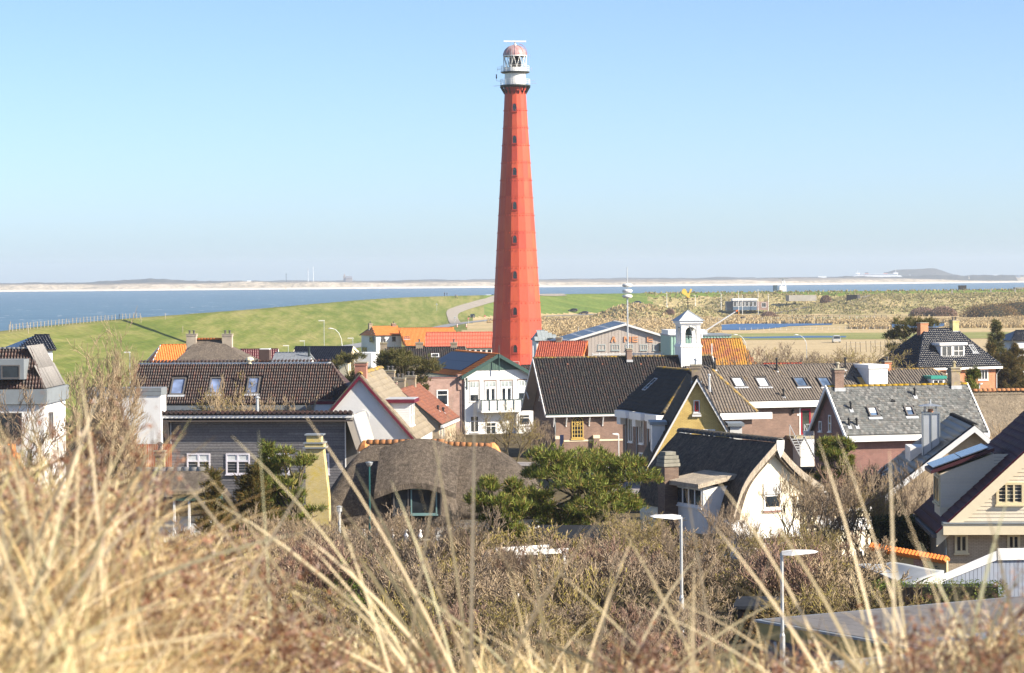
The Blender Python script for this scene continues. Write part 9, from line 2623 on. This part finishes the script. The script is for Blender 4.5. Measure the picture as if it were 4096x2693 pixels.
for k in range(4):
 t = k / 3; e = 1.1 - 0.7 * t; z = z1 + (ztop - z1) * t
 m.bar((cx - e, 2 - e, z), (cx + e, 2 - e, z), 0.12); m.bar((cx - e, 2 - e, z), (cx + e * 0.8, 2 - e, z + 1.2 if k < 3 else z), 0.1)
m.build('lattice', M_WHITE2, f.r)
m = f.mb(); m.tube([(cx, 2, ztop), (cx, 2, ztop + 0.9)], 0.35, 8); m.box(cx - 2.6, cx + 2.6, 1.8, 2.2, ztop + 0.9, ztop + 1.25); m.build('radar_bar', M_ZINC, f.r)
conc = paint('bunker concrete', (0.34, 0.32, 0.29), 0.9, 0.2, 0.4)
far_box('bunker', 'long grey concrete bunker wall below the radar mound', 'bunker', 3156, 3266, 1181, 1196, 1250, 5, conc, 12)
far_box('bunker', 'dark bunker front at the left end of the right-hand dunes', 'bunker', 3386, 3430, 1180, 1196, 1215, 5, paint('black concrete', (0.05, 0.05, 0.055), 0.9, 0.2), -20)
far_box('dune_hut', 'small black hut with white door on the dune ridge', 'hut', 3838, 3866, 1142, 1152, 1345, 4, paint('tarred wood', (0.035, 0.03, 0.03), 0.8, 0.2))
far_box('lookout_platform', 'grey railed platform on the dune ridge at the right edge', 'platform', 4060, 4110, 1150, 1160, 1330, 5, conc)
for i, (P, Q0, Q1) in enumerate(((3809, 1161, 1176), (3901, 1168, 1178), (3964, 1158, 1174), (4061, 1157, 1174))):
 far_box('concrete_post', ['leftmost concrete stump on the dune terrace', 'short concrete stump, second from the left on the dune terrace', 'tall concrete stump left of the railed platform', 'concrete stump under the railed platform'][i], 'post', P - 3, P + 3, Q0, Q1, 1300, 0.8, conc)
for i, (P, Q, D) in enumerate(((2954, 1164, 1178), (2969, 1180, 1180), (3032, 1157, 1176), (3073, 1176, 1182), (3168, 1243, 1090), (3499, 1238, 1075))):
 w = W(P, Q, D); z = hz(w.x, w.y)
 o = empty('flag_pole', (w.x, w.y, z), 0, ['white pole with orange foot before the blue office', 'shorter white pole before the blue office', 'tallest white pole right of the blue office', 'white pole at the brick end of the office', 'thin wooden pole by the paddock below the office', 'wooden pole by the polder railing'][i], 'pole')
 m = MB(); m.tube([(0, 0, 0), (0, 0, w.z - z)], [0.12, 0.08], 6); m.build('pole', M_WHITE2 if i < 4 else wood, o)
 if i == 0: m = MB(); m.tube([(0, 0, 0), (0, 0, 1.4)], 0.2, 6); m.build('foot', paint('orange foot', (0.7, 0.35, 0.03), 0.5), o)
# clutter in the paddock: boat, shelter, low fence panels
f = far_box('paddock_shelter', 'open grey shelter on the bank between the two ponds', 'shelter', 3358, 3394, 1284, 1300, 985, 3, paint('shelter boards', (0.30, 0.28, 0.25), 0.9, 0.2))
w = G(3030, 1282, 0); o = empty('upturned_boat', (w.x, w.y, 0.05), 0.2, 'upturned maroon boat on the pond bank', 'boat')
m = MB()
for sx in (-1, 1): pass
m.add([(-2, 0, 0), (-1.2, -0.7, 0), (1.2, -0.7, 0), (2, 0, 0), (1.2, 0.7, 0), (-1.2, 0.7, 0), (-1.2, 0, 0.75), (1.2, 0, 0.75)], [(0, 1, 6), (1, 2, 7, 6), (2, 3, 7), (3, 4, 7), (4, 5, 6, 7), (5, 0, 6), (0, 5, 4, 3, 2, 1)])
m.build('hull', paint('maroon hull', (0.16, 0.02, 0.03), 0.4, 0.2), o)
m = MB(); m.tube([(-2, 0, 0.02), (-1.2, -0.7, 0.02), (1.2, -0.7, 0.02), (2, 0, 0.02)], 0.07, 5); m.build('gunwale', M_WHITE2, o)
# ferry and far landmarks
fr = Fr(3508, 1117, 6600, 0, SEA_Z)
fr.root('ferry', 'large white double-ended ferry lying behind the far spit', 'ferry')
U = lambda P: fr.u(P, 1110)
ZF = lambda Q: fr.z(3508, Q)
m = fr.mb(); m.prism([(U(3408), -8, SEA_Z + 1), (U(3600), -8, SEA_Z + 1), (U(3612), -8, ZF(1112)), (U(3600), -8, ZF(1102)), (U(3415), -8, ZF(1102)), (U(3404), -8, ZF(1112))], (0, 18, 0)); m.build('hull', M_WHITE2, fr.r)
fbox(fr, 'deck_house', M_WHITE, U(3430), U(3590), -6, 8, ZF(1102) + 0.01, ZF(1096)); fbox(fr, 'window_band', M_SKYGLASS, U(3432), U(3588), -6.2, -6.01, ZF(1101), ZF(1098)); fbox(fr, 'car_deck', M_ZINC, U(3415), U(3600), -8.2, -8.01, ZF(1112), ZF(1109))
for P in (3430, 3583):
 fbox(fr, 'bridge', M_WHITE2, U(P - 9), U(P + 9), -5, 7, ZF(1096) + 0.01, ZF(1091)); pipe(fr, [(U(P), 0, ZF(1091)), (U(P), 0, ZF(1077))], 0.7, M_GALV, 'mast')
for P in (3467, 3542):
 fbox(fr, 'funnel_base', paint('funnel red', (0.5, 0.1, 0.06), 0.5), U(P - 8), U(P + 8), -3, 5, ZF(1096) + 0.01, ZF(1094))
 for s_ in (-3, 3): pipe(fr, [(U(P + s_), 0, ZF(1094)), (U(P + s_), 0, ZF(1089))], 1.2, M_BLACK, 'funnel')
def far_mast(label, P, Q0, Q1, D, mat, r=1.0):
 a, b = W(P, Q1, D), W(P, Q0, D)
 o = empty('far_mast', (a.x, a.y, 0), 0, label, 'mast')
 m = MB(); m.tube([(0, 0, 0), (0, 0, b.z * 0.8), (0, 0, b.z)], [r, r * 0.7, r * 0.4], 6); m.box(-r * 2, r * 2, -r, r, b.z * 0.93, b.z * 0.95); m.build('pole', mat, o)
far_mast('dark mast with crossarm on the far island', 1145, 1094, 1130, 5900, M_IRON, 0.9)
far_mast('tall pale mast on the far island', 1232, 1072, 1130, 5900, M_GALV, 1.1)
far_mast('faint tall mast beyond the pale mast on the island', 1253, 1066, 1110, 6900, M_WHITE, 1.0)
far_mast('white light beacon right of the ferry', 3640, 1098, 1114, 6700, M_WHITE2, 1.2)
far_mast('yellow and white beacon in the harbour mouth', 3876, 1105, 1122, 6400, M_CREAM, 1.0)
fr = Fr(1390, 1117, 6300, 0, 0); fr.root('far_church', 'far village church with pointed tower on the island', 'church')
u0, u1 = fr.u(1382, 1110), fr.u(1408, 1110); zt = fr.z(1390, 1109)
m = fr.mb(); m.prism([(u0, 0, 0), (u1, 0, 0), (u1, 0, zt - 2), (u1, 0, zt - 2), (u0, 0, zt - 2)], (0, 10, 0)); m.build('nave', paint('far brick', (0.30, 0.25, 0.23), 0.9), fr.r)
m = fr.mb(); m.prism([(u0, -0.5, zt - 2), (u0, 5, zt + 2.5), (u0, 10.5, zt - 2)], (u1 - u0, 0, 0)); m.build('roof', paint('far slates', (0.20, 0.20, 0.22), 0.9), fr.r)
ut = fr.u(1377, 1110); zs = fr.z(1377, 1104); za = fr.z(1377, 1094)
m = fr.mb(); m.box(ut - 2.5, ut + 2.5, 2, 7, 0, zs); m.add([(ut - 2.5, 2, zs), (ut + 2.5, 2, zs), (ut + 2.5, 7, zs), (ut - 2.5, 7, zs), (ut, 4.5, za)], [(0, 1, 4), (1, 2, 4), (2, 3, 4), (3, 0, 4)]); m.build('tower', paint('far brick', (0.3, 0.25, 0.23)), fr.r)
for i, (P, Q, c) in enumerate(((1143, 1158, (0.75, 0.4, 0.05)), (2658, 1144, (0.6, 0.05, 0.1)))):
 w = G(P, Q, SEA_Z); o = empty('buoy', (w.x, w.y, SEA_Z), 0, ['yellow buoy floating off the far beach', 'red buoy floating off the far beach'][i], 'buoy')
 m = MB(); m.lathe([(1.2, -0.5), (1.3, 0.6), (0.5, 1.0), (0.4, 3.2), (0.1, 3.6)], 10); m.build('body', paint('buoy %d' % i, c, 0.5), o)
for i, (P0, P1, Q0, Q1, D) in enumerate(((3273, 3306, 1105, 1113, 6650), (3970, 3996, 1100, 1109, 6700), (4070, 4082, 1101, 1109, 6700), (988, 1000, 1122, 1128, 6200))):
 far_box('far_building', ['white harbour building left of the ferry', 'broad pale building on the far right shore', 'dark block at the far right shore', 'tiny white house on the island left of the masts'][i], 'building', P0, P1, Q0, Q1, D, 12, M_WHITE2 if i != 2 else M_ZINC)
# ------------------------------------------------------------------ lower right: garage, wall, canopy, shed, fence
def garage():
 zr = 8.56
 L = G(3026, 2479, zr)
 fr = Fr(3026, 2479, L.y, 31, 5.2)
 fr.root('garage', 'flat-roofed grey garage with ochre fascia and wet tar roof at lower right', 'garage')
 felt = paint('tar felt', (0.17, 0.16, 0.155), 0.7, 0.25, 0.8, 0.3, dirt=(0.30, 0.27, 0.24), dirt_amt=0.5)
 fbox(fr, 'wall', paint('pebble dash grey', (0.22, 0.22, 0.24), 0.95, 0.3, 12), 0.15, 11, -6.6, -0.15, 5.2, zr - 0.45)
 fbox(fr, 'fascia', paint('ochre fascia', (0.42, 0.33, 0.12), 0.6, 0.1), 0.0, 11.2, -6.8, 0.0, zr - 0.447, zr - 0.06)
 fbox(fr, 'roof_edge', M_ZINC, -0.05, 11.25, -6.85, 0.05, zr - 0.057, zr)
 for k in range(9): fbox(fr, 'roof_felt', felt, 0.1 + k * 1.22, 0.1 + (k + 1) * 1.22 - 0.012, -6.7, -0.1, zr + 0.003, zr + 0.012)
 pud = glass('puddle water', (0.05, 0.08, 0.12), 0.03)
 for cx, cy, rx, ry, sd in ((2.6, -5.8, 2.0, 0.6, 1), (6.8, -4.4, 0.9, 0.3, 2)):
  m = fr.mb(); n = 26; R = random.Random(sd)
  m.add([(cx + rx * (0.75 + 0.25 * R.random()) * math.cos(2 * math.pi * i / n), cy + ry * (0.75 + 0.25 * R.random()) * math.sin(2 * math.pi * i / n), zr + 0.017) for i in range(n)], [tuple(range(n))]); m.build('puddle', pud, fr.r)
 pipe(fr, [(0.08, -0.7, zr - 0.5), (0.08, -0.75, zr - 0.8), (0.08, -0.75, 5.2)], 0.05, M_GALV)
 fr2 = Fr(3222, 2655, 62, 31, 5.0)
 fr2.root('lean_to', 'lower flat roof with grey edge in front of the garage', 'shed')
 z = fr2.z(3222, 2655)
 fbox(fr2, 'wall', paint('ochre fascia', (0.42, 0.33, 0.12)), 0.1, 7, -3, -0.05, 5.0, z - 0.12); fbox(fr2, 'roof', M_ZINC, 0, 7.1, -3.1, 0, z - 0.117, z)
garage()
def garden_wall():
 fr = Fr(3478, 2185, 103, -24, 4.6)
 fr.root('garden_wall', 'ochre plastered garden wall capped with orange tiles and exposed brick patch', 'wall')
 u1 = fr.u(3786, 2240)
 z0 = fr.z(3478, 2190); z1 = fr.z(3786, 2245, u1)
 m = fr.mb(); m.prism([(0, 0, 4.2), (u1, 0, 4.2), (u1, 0, z1), (0, 0, z0)], (0, 0.25, 0)); m.build('plaster', paint('ochre plaster', (0.46, 0.40, 0.22), 0.9, 0.15, 1.5, dirt=(0.35, 0.36, 0.33), dirt_amt=0.6), fr.r)
 n = 22; me = None
 for k in range(n):
  t = (k + 0.5) / n
  if me is None: ob = MB().tube([(0, -0.22, -0.08), (0, 0.12, 0.05), (0, 0.45, -0.06)], 0.085, 8).build('coping_tile', T_ORANGE2, fr.r); me = ob.data
  else: ob = link('coping_tile', me, fr.r)
  ob.matrix_basis = Matrix.Translation((u1 * t, 0, z0 + (z1 - z0) * t + 0.06 - fr.zg))
 a = fr.u(3655, 2230); b = fr.u(3692, 2230)
 fbox(fr, 'brick_patch', B_PINK, a, b, -0.03, -0.003, 4.2, z0 + (z1 - z0) * 0.6)
 m = fr.mb(); s_ = fr.u(3740, 2245); zz = z1 - 0.35
 for p, q in (((0, 0), (0.28, 0.05)), ((0.05, 0.0), (0.02, 0.12)), ((0.2, 0.04), (0.3, -0.12)), ((0.0, 0.1), (0.2, 0.14))): m.bar((s_ + p[0] - 0.1, -0.02, zz + p[1]), (s_ + q[0] - 0.1, -0.02, zz + q[1]), 0.025)
 m.build('iron_ornament', M_IRON, fr.r)
garden_wall()
def canopy():
 A, B, C_, D_ = W(3420, 2262, 98), W(3565, 2252, 97), W(3778, 2282, 93), W(3640, 2345, 91)
 D_.z = min(D_.z, C_.z - 0.1)
 g = hz(B.x, B.y)
 o = empty('garden_canopy', (B.x, B.y, g), 0, 'sagging pale grey canvas canopy below the garden wall', 'canopy')
 n = 10; vs, fs = [], []
 for j in range(n + 1):
  for i in range(n + 1):
   u, v = i / n, j / n
   p = A.lerp(B, u).lerp(D_.lerp(C_, u), v)
   s_ = -0.13 * math.sin(math.pi * u) * math.sin(math.pi * v) + 0.03 * math.sin(7 * u + 5 * v)
   vs.append((p.x - B.x, p.y - B.y, p.z + s_ - g))
 for j in range(n):
  for i in range(n):
   a = j * (n + 1) + i; fs.append((a, a + 1, a + n + 2, a + n + 1))
 m = MB(); m.add(vs, fs); c = m.build('canvas', paint('grey canvas', (0.36, 0.38, 0.39), 0.8, 0.08, 2), o, smooth=True)
 c.modifiers.new('thick', 'SOLIDIFY').thickness = 0.02
 for q in (A, B, C_, D_):
  m = MB(); m.tube([(q.x - B.x, q.y - B.y, q.z - g), (q.x - B.x, q.y - B.y, hz(q.x, q.y) - g)], 0.03, 6); m.build('pole', M_BLACK, o)
 m = MB(); e = D_ - B; m.add([(vs[n * (n + 1)][0], vs[n * (n + 1)][1], vs[n * (n + 1)][2]), (vs[-1][0], vs[-1][1], vs[-1][2]), (vs[-1][0], vs[-1][1], vs[-1][2] - 0.9), (vs[n * (n + 1)][0], vs[n * (n + 1)][1], vs[n * (n + 1)][2] - 0.7)], [(0, 1, 2, 3)]); m.build('flap', paint('grey canvas', (0.5, 0.52, 0.53)), o)
canopy()
def white_shed():
 fr = Fr(3990, 2210, 93, 4, 4.8)
 fr.root('white_shed', 'white boarded shed, blue shade coloured into its boards, with broad white verge at the right edge', 'shed')
 p = front(0)
 l = on(fr, p, 3780, 2298); zr = fr.z(3990, 2212)
 sl = (zr - l[1]) / -l[0]
 m = fr.mb(); m.prism([(l[0], 0.1, 4.4), (3.5, 0.1, 4.4), (3.5, 0.1, zr - 0.1), (0, 0.1, zr - 0.1), (l[0], 0.1, l[1])], (0, 0.15, 0)); m.build('wall', M_WHITE, fr.r)
 bm = pieces('white boards tinted with shade', [(0.30, 0.34, 0.42), (0.34, 0.38, 0.46)], 0.6, 0.2, fine=0.06)  # darker bluish board colour paints in the shade on the gable
 k = 0; x = l[0] + 0.02
 while x < 3.4:
  z1 = (l[1] + (x - l[0]) * sl) if x < 0 else zr - 0.12
  if z1 > 4.5:
   m = fr.mb(); m.box(x, x + 0.13, 0.06, 0.098, 4.4, z1 - 0.05); m.build('board', bm, fr.r)
  x += 0.142
 m = fr.mb(); m.prism([(l[0] - 0.2, 0, l[1] - 0.05), (0, 0, zr + 0.08), (0, 0, zr - 0.24), (l[0] - 0.2, 0, l[1] - 0.3)], (0, 0.055, 0)); m.build('verge_board', M_WHITE2, fr.r)
 fbox(fr, 'fascia', M_WHITE2, 0.004, 3.6, -0.02, 0.055, zr - 0.25, zr + 0.15)
 slab(fr, [V(l[0] - 0.25, 0.06, l[1] - 0.1), V(0, 0.06, zr), V(0, 3.2, zr - 1.0), V(l[0] - 0.25, 3.2, l[1] - 1.1)], 0.05, M_ZINC)
white_shed()
def board_fence(label, P0, Q0, P1, Q1, D0, D1, h, mat, w=0.13):
 a, b = W(P0, Q0, D0), W(P1, Q1, D1)
 g = min(hz(a.x, a.y), hz(b.x, b.y))
 o = empty('board_fence', (a.x, a.y, g), math.atan2(b.y - a.y, b.x - a.x), label, 'fence')
 L = math.hypot(b.x - a.x, b.y - a.y); n = int(L / (w + 0.015)); me = None
 for k in range(n):
  z1 = a.z + (b.z - a.z) * k / n - g
  m = MB(); m.box(0, w, 0, 0.025, -0.2, z1 + rr(-0.02, 0.02)); ob = m.build('board', mat, o); ob.location.x = k * (w + 0.015)
 m = MB(); m.box(0, L, 0.03, 0.07, (a.z - g) * 0.7, (a.z - g) * 0.7 + 0.08); m.build('rail', mat, o)
fb = pieces('dark fence boards', [(0.09, 0.06, 0.04), (0.13, 0.09, 0.06), (0.11, 0.075, 0.05), (0.20, 0.15, 0.10)], 0.9, 0.1, fine=0.4)
board_fence('dark brown board fence in front of the canopy', 3530, 2352, 3700, 2352, 86, 85, 1.6, fb)
board_fence('rust-red board fence behind the small cottage', 520, 1776, 690, 1776, 168, 168, 1.6, pieces('rusty boards', [(0.38, 0.13, 0.06), (0.45, 0.17, 0.09), (0.34, 0.11, 0.06)], 0.9, 0.1))
# white pergola, flue pipe, garden shed roofs and lights in the scrub
w0 = W(2065, 2205, 106); w1 = W(2262, 2190, 107)
o = empty('pergola', (w0.x, w0.y, hz(w0.x, w0.y)), math.atan2(w1.y - w0.y, w1.x - w0.x), 'white timber pergola below the large pine', 'pergola')
Lp = (w1 - w0).length; hp = w0.z - hz(w0.x, w0.y)
for y in (0, 1.6):
 m = MB(); m.box(-0.1, Lp + 0.1, y - 0.05, y + 0.05, hp - 0.18, hp); m.build('beam', M_WHITE2, o)
 for x in (0.05, Lp * 0.45, Lp - 0.05): m = MB(); m.box(x - 0.05, x + 0.05, y - 0.045, y + 0.045, 0, hp - 0.184); m.build('post', M_WHITE2, o)
w = W(1357, 2022, 124); g = hz(w.x, w.y); o = empty('flue_pipe', (w.x, w.y, g), 0, 'slim zinc flue with cap left of the dark green lamp post', 'pipe')
m = MB(); h = w.z - g; m.tube([(0, 0, 0), (0, 0, h - 0.3)], 0.07, 8); m.lathe([(0.08, h - 0.3), (0.13, h - 0.28), (0.13, h - 0.1), (0.15, h - 0.05), (0.02, h)], 10); m.build('pipe', M_GALV, o)
w0, w1 = W(1440, 2112, 118), W(1720, 2135, 117)
o = empty('garden_lights', (w0.x, w0.y, hz(w0.x, w0.y)), math.atan2(w1.y - w0.y, w1.x - w0.x), 'cream rail with small white garden ornaments under the eyebrow window', 'railing')
Lp = (w1 - w0).length; hp = w0.z - hz(w0.x, w0.y)
m = MB(); m.box(0, Lp, -0.04, 0.04, hp - 0.5, hp - 0.42); m.build('rail', M_CREAM, o)
for k in range(5):
 x = Lp * (k + 0.3) / 5
 m = MB(); m.lathe([(0.06, hp - 0.42), (0.11, hp - 0.3), (0.04, hp - 0.15), (0.07, hp - 0.06), (0.01, hp)], 8, (x, 0)); m.build('ornament', M_WHITE2, o)
 m = MB(); m.box(x - 0.04, x + 0.04, -0.035, 0.035, 0, hp - 0.504); m.build('post', M_CREAM, o)
def low_roof(label, P0, P1, Q0, Q1, D, mat):
 fr = Fr(P0, Q1, D, -8, 0); g = hz(fr.ox, fr.oy); fr.zg = g - 0.3
 fr.root('garden_shed', label, 'shed')
 z = fr.z(P0, Q1); u1 = fr.u(P1, Q1); vb = 3.0; zb = fr.z(P0, Q0, 0, vb)
 slab(fr, [V(0, 0, z), V(u1, 0, z), V(u1, vb, zb), V(0, vb, zb)], 0.1, mat)
 fbox(fr, 'wall', M_DKWOOD, 0.15, u1 - 0.15, 0.15, vb - 0.15, g - 0.3, z - 0.12)
low_roof('low blue-grey shed roof showing through the scrub left of the right lamp post', 2930, 3120, 2385, 2425, 84, paint('blue grey sheet', (0.035, 0.04, 0.05), 0.95, 0.4, 4, 0.03))
low_roof('dark shed roof in the shade of the large pine', 2130, 2420, 2100, 2150, 116, paint('dark felt', (0.03, 0.034, 0.042), 0.95, 0.2, 3, 0.03))
low_roof('pale shed roof glimpsed in the scrub left of centre', 900, 1030, 2160, 2200, 114, paint('pale sheet', (0.50, 0.52, 0.54), 0.6, 0.1))
ribbon('street', [(-20, 252), (-8, 250), (2, 246), (7, 236), (9, 222), (8.5, 200)], 5.5, paint('street paving', (0.30, 0.28, 0.28), 0.9, 0.15, 2), 0.06)
m = MB(); w = W(2241, 1740, 236); g = hz(w.x, w.y); m.tube([(0, 0, 0), (0, 0, w.z - g)], 0.04, 6); m.box(-0.05, 0.3, -0.02, 0.02, w.z - g - 1.0, w.z - g)
ob = m.build('street_sign', paint('dark blue sign', (0.02, 0.03, 0.08), 0.5)); ob.location = (w.x, w.y, g); tag(ob, 'dark blue street sign on a pole before the chapel wall', 'sign')
# ------------------------------------------------------------------ reeds, dune grass and scrub far off
def scatter(name, label, xs_, ys_, h, w_, mat, seed, zoff=0.0, cat='reeds'):
 R = np.random.default_rng(seed)
 n = len(xs_)
 z, _ = land_h(xs_, ys_)
 b = np.stack([xs_, ys_, z + zoff], 1)
 hh = h * R.uniform(0.6, 1.25, n); ww = w_ * R.uniform(0.6, 1.3, n)
 parts = []
 for k in range(3):
  a = R.uniform(0, math.pi, n)
  s_ = np.stack([np.cos(a) * ww, np.sin(a) * ww, np.zeros(n)], 1) * 0.5
  t = b + np.stack([R.normal(0.12, 0.25, n) * hh, R.normal(0, 0.25, n) * hh, hh], 1)
  parts.append(np.stack([b - s_, b + s_, t], 1))
 V_ = np.concatenate(parts).reshape(-1, 3)
 o = link(name, np_mesh(name, V_, np.arange(len(V_)).reshape(-1, 3), mat))
 tag(o, label, cat, kind='stuff')
R = np.random.default_rng(77)
REED = leafy('dry reed tufts', [(0.40, 0.31, 0.17), (0.47, 0.365, 0.205), (0.53, 0.42, 0.245), (0.44, 0.335, 0.18)], 0.8, 0.2)
MARR = leafy('far marram tufts', [(0.22, 0.24, 0.09), (0.33, 0.31, 0.14), (0.46, 0.38, 0.21), (0.52, 0.43, 0.25), (0.28, 0.28, 0.11), (0.34, 0.26, 0.15)], 0.8, 0.2)
def region(n, Pr, Qr, f=lambda P, Q: P > 0):
 P = R.uniform(*Pr, n); Q = R.uniform(*Qr, n)
 k = np.array([G(p, q, 0.0)[:2] for p, q in zip(P, Q) if f(p, q)])
 return k[:, 0], k[:, 1]
x1, y1 = region(5200, (2150, 2860), (1276, 1345)); x2, y2 = region(1600, (2860, 4150), (1282, 1296)); x3, y3 = region(900, (3400, 3560), (1302, 1316)); x4, y4 = region(1500, (3780, 4150), (1284, 1312)); x5, y5 = region(1300, (2700, 2880), (1296, 1330))
scatter('reed_bed', 'tan dry reeds filling the marsh around the ponds', np.concatenate([x1, x2, x3, x4, x5]), np.concatenate([y1, y2, y3, y4, y5]), 1.15, 1.5, REED, 1)
xx = R.uniform(20, 330, 30000); yy = R.uniform(1050, 1400, 30000)
dn = dune_h(xx, yy); kp = dn > 0.5
scatter('dune_grass', 'tufted marram grass covering the dunes behind the ponds', xx[kp], yy[kp], 0.8, 1.2, MARR, 2, -0.05, 'grass')
xx = R.uniform(-10, 400, 9000); yy = R.uniform(1015, 1150, 9000); dn = dune_h(xx, yy); kp = (dn < 0.5) & (fbm(xx, yy, 0.05, 3, 6) > 0.05)
scatter('rough_grass', 'rough pale grass along the foot of the dunes', xx[kp], yy[kp], 0.8, 0.9, REED, 3, -0.05, 'grass')
for i, (P, Q, D, dx, hgt, mt) in enumerate(((3960, 1290, 1075, 26, 6.0, LEAF_BROWN), (4080, 1285, 1085, 30, 7.5, LEAF_BROWN), (3775, 1270, 1105, 12, 4.5, TW_RED), (3690, 1272, 1110, 12, 4.0, TW_RED), (3303, 1190, 1262, 6, 4.2, TW_RED), (3074, 1262, 1120, 7, 2.6, TW_RED), (2680, 1272, 1085, 4, 2.6, TW_RED), (2250, 1290, 1040, 9, 1.6, TW_GREY), (3980, 1158, 1335, 9, 2.2, TW_RED), (1455, 1375, 425, 3.5, 2.4, TW_GREY))):
 w = W(P, Q, D); g = hz(w.x, w.y)
 leaf_block('scrub_thicket', ['large rusty thicket in front of the dunes at right', 'tallest rusty thicket at the right edge of the dunes', 'brown thicket at the dune foot right of centre pond', 'brown thicket left beside the dune-foot thicket', 'dark round bush beside the bunker', 'purplish scrub on the slope below the office', 'small bush on the flank of the grassy knoll', 'low grey scrub in the reeds right of the lighthouse', 'brown scrub on the dune ridge by the platform', 'bare grey scrub left of the white cottage'][i], w.x, w.y, g - 0.2, dx, dx * 0.6, hgt, mt, 3500, 0.55 if D > 900 else 0.25, cat='thicket', seed=40 + i)
# ------------------------------------------------------------------ haze over the whole place
hm = bpy.data.materials.new('sea haze')
hm.use_nodes = True
hn = hm.node_tree
hn.nodes.clear()
vo = hn.nodes.new('ShaderNodeVolumePrincipled')
vo.inputs['Color'].default_value = (0.80, 0.88, 1.0, 1)
vo.inputs['Density'].default_value = 0.000085
vo.inputs['Anisotropy'].default_value = 0.2
hn.links.new(vo.outputs[0], hn.nodes.new('ShaderNodeOutputMaterial').inputs['Volume'])
m = MB(); m.box(-9500, 9500, -300, 9800, -12, 76)
tag(m.build('haze', hm), None, kind='stuff')
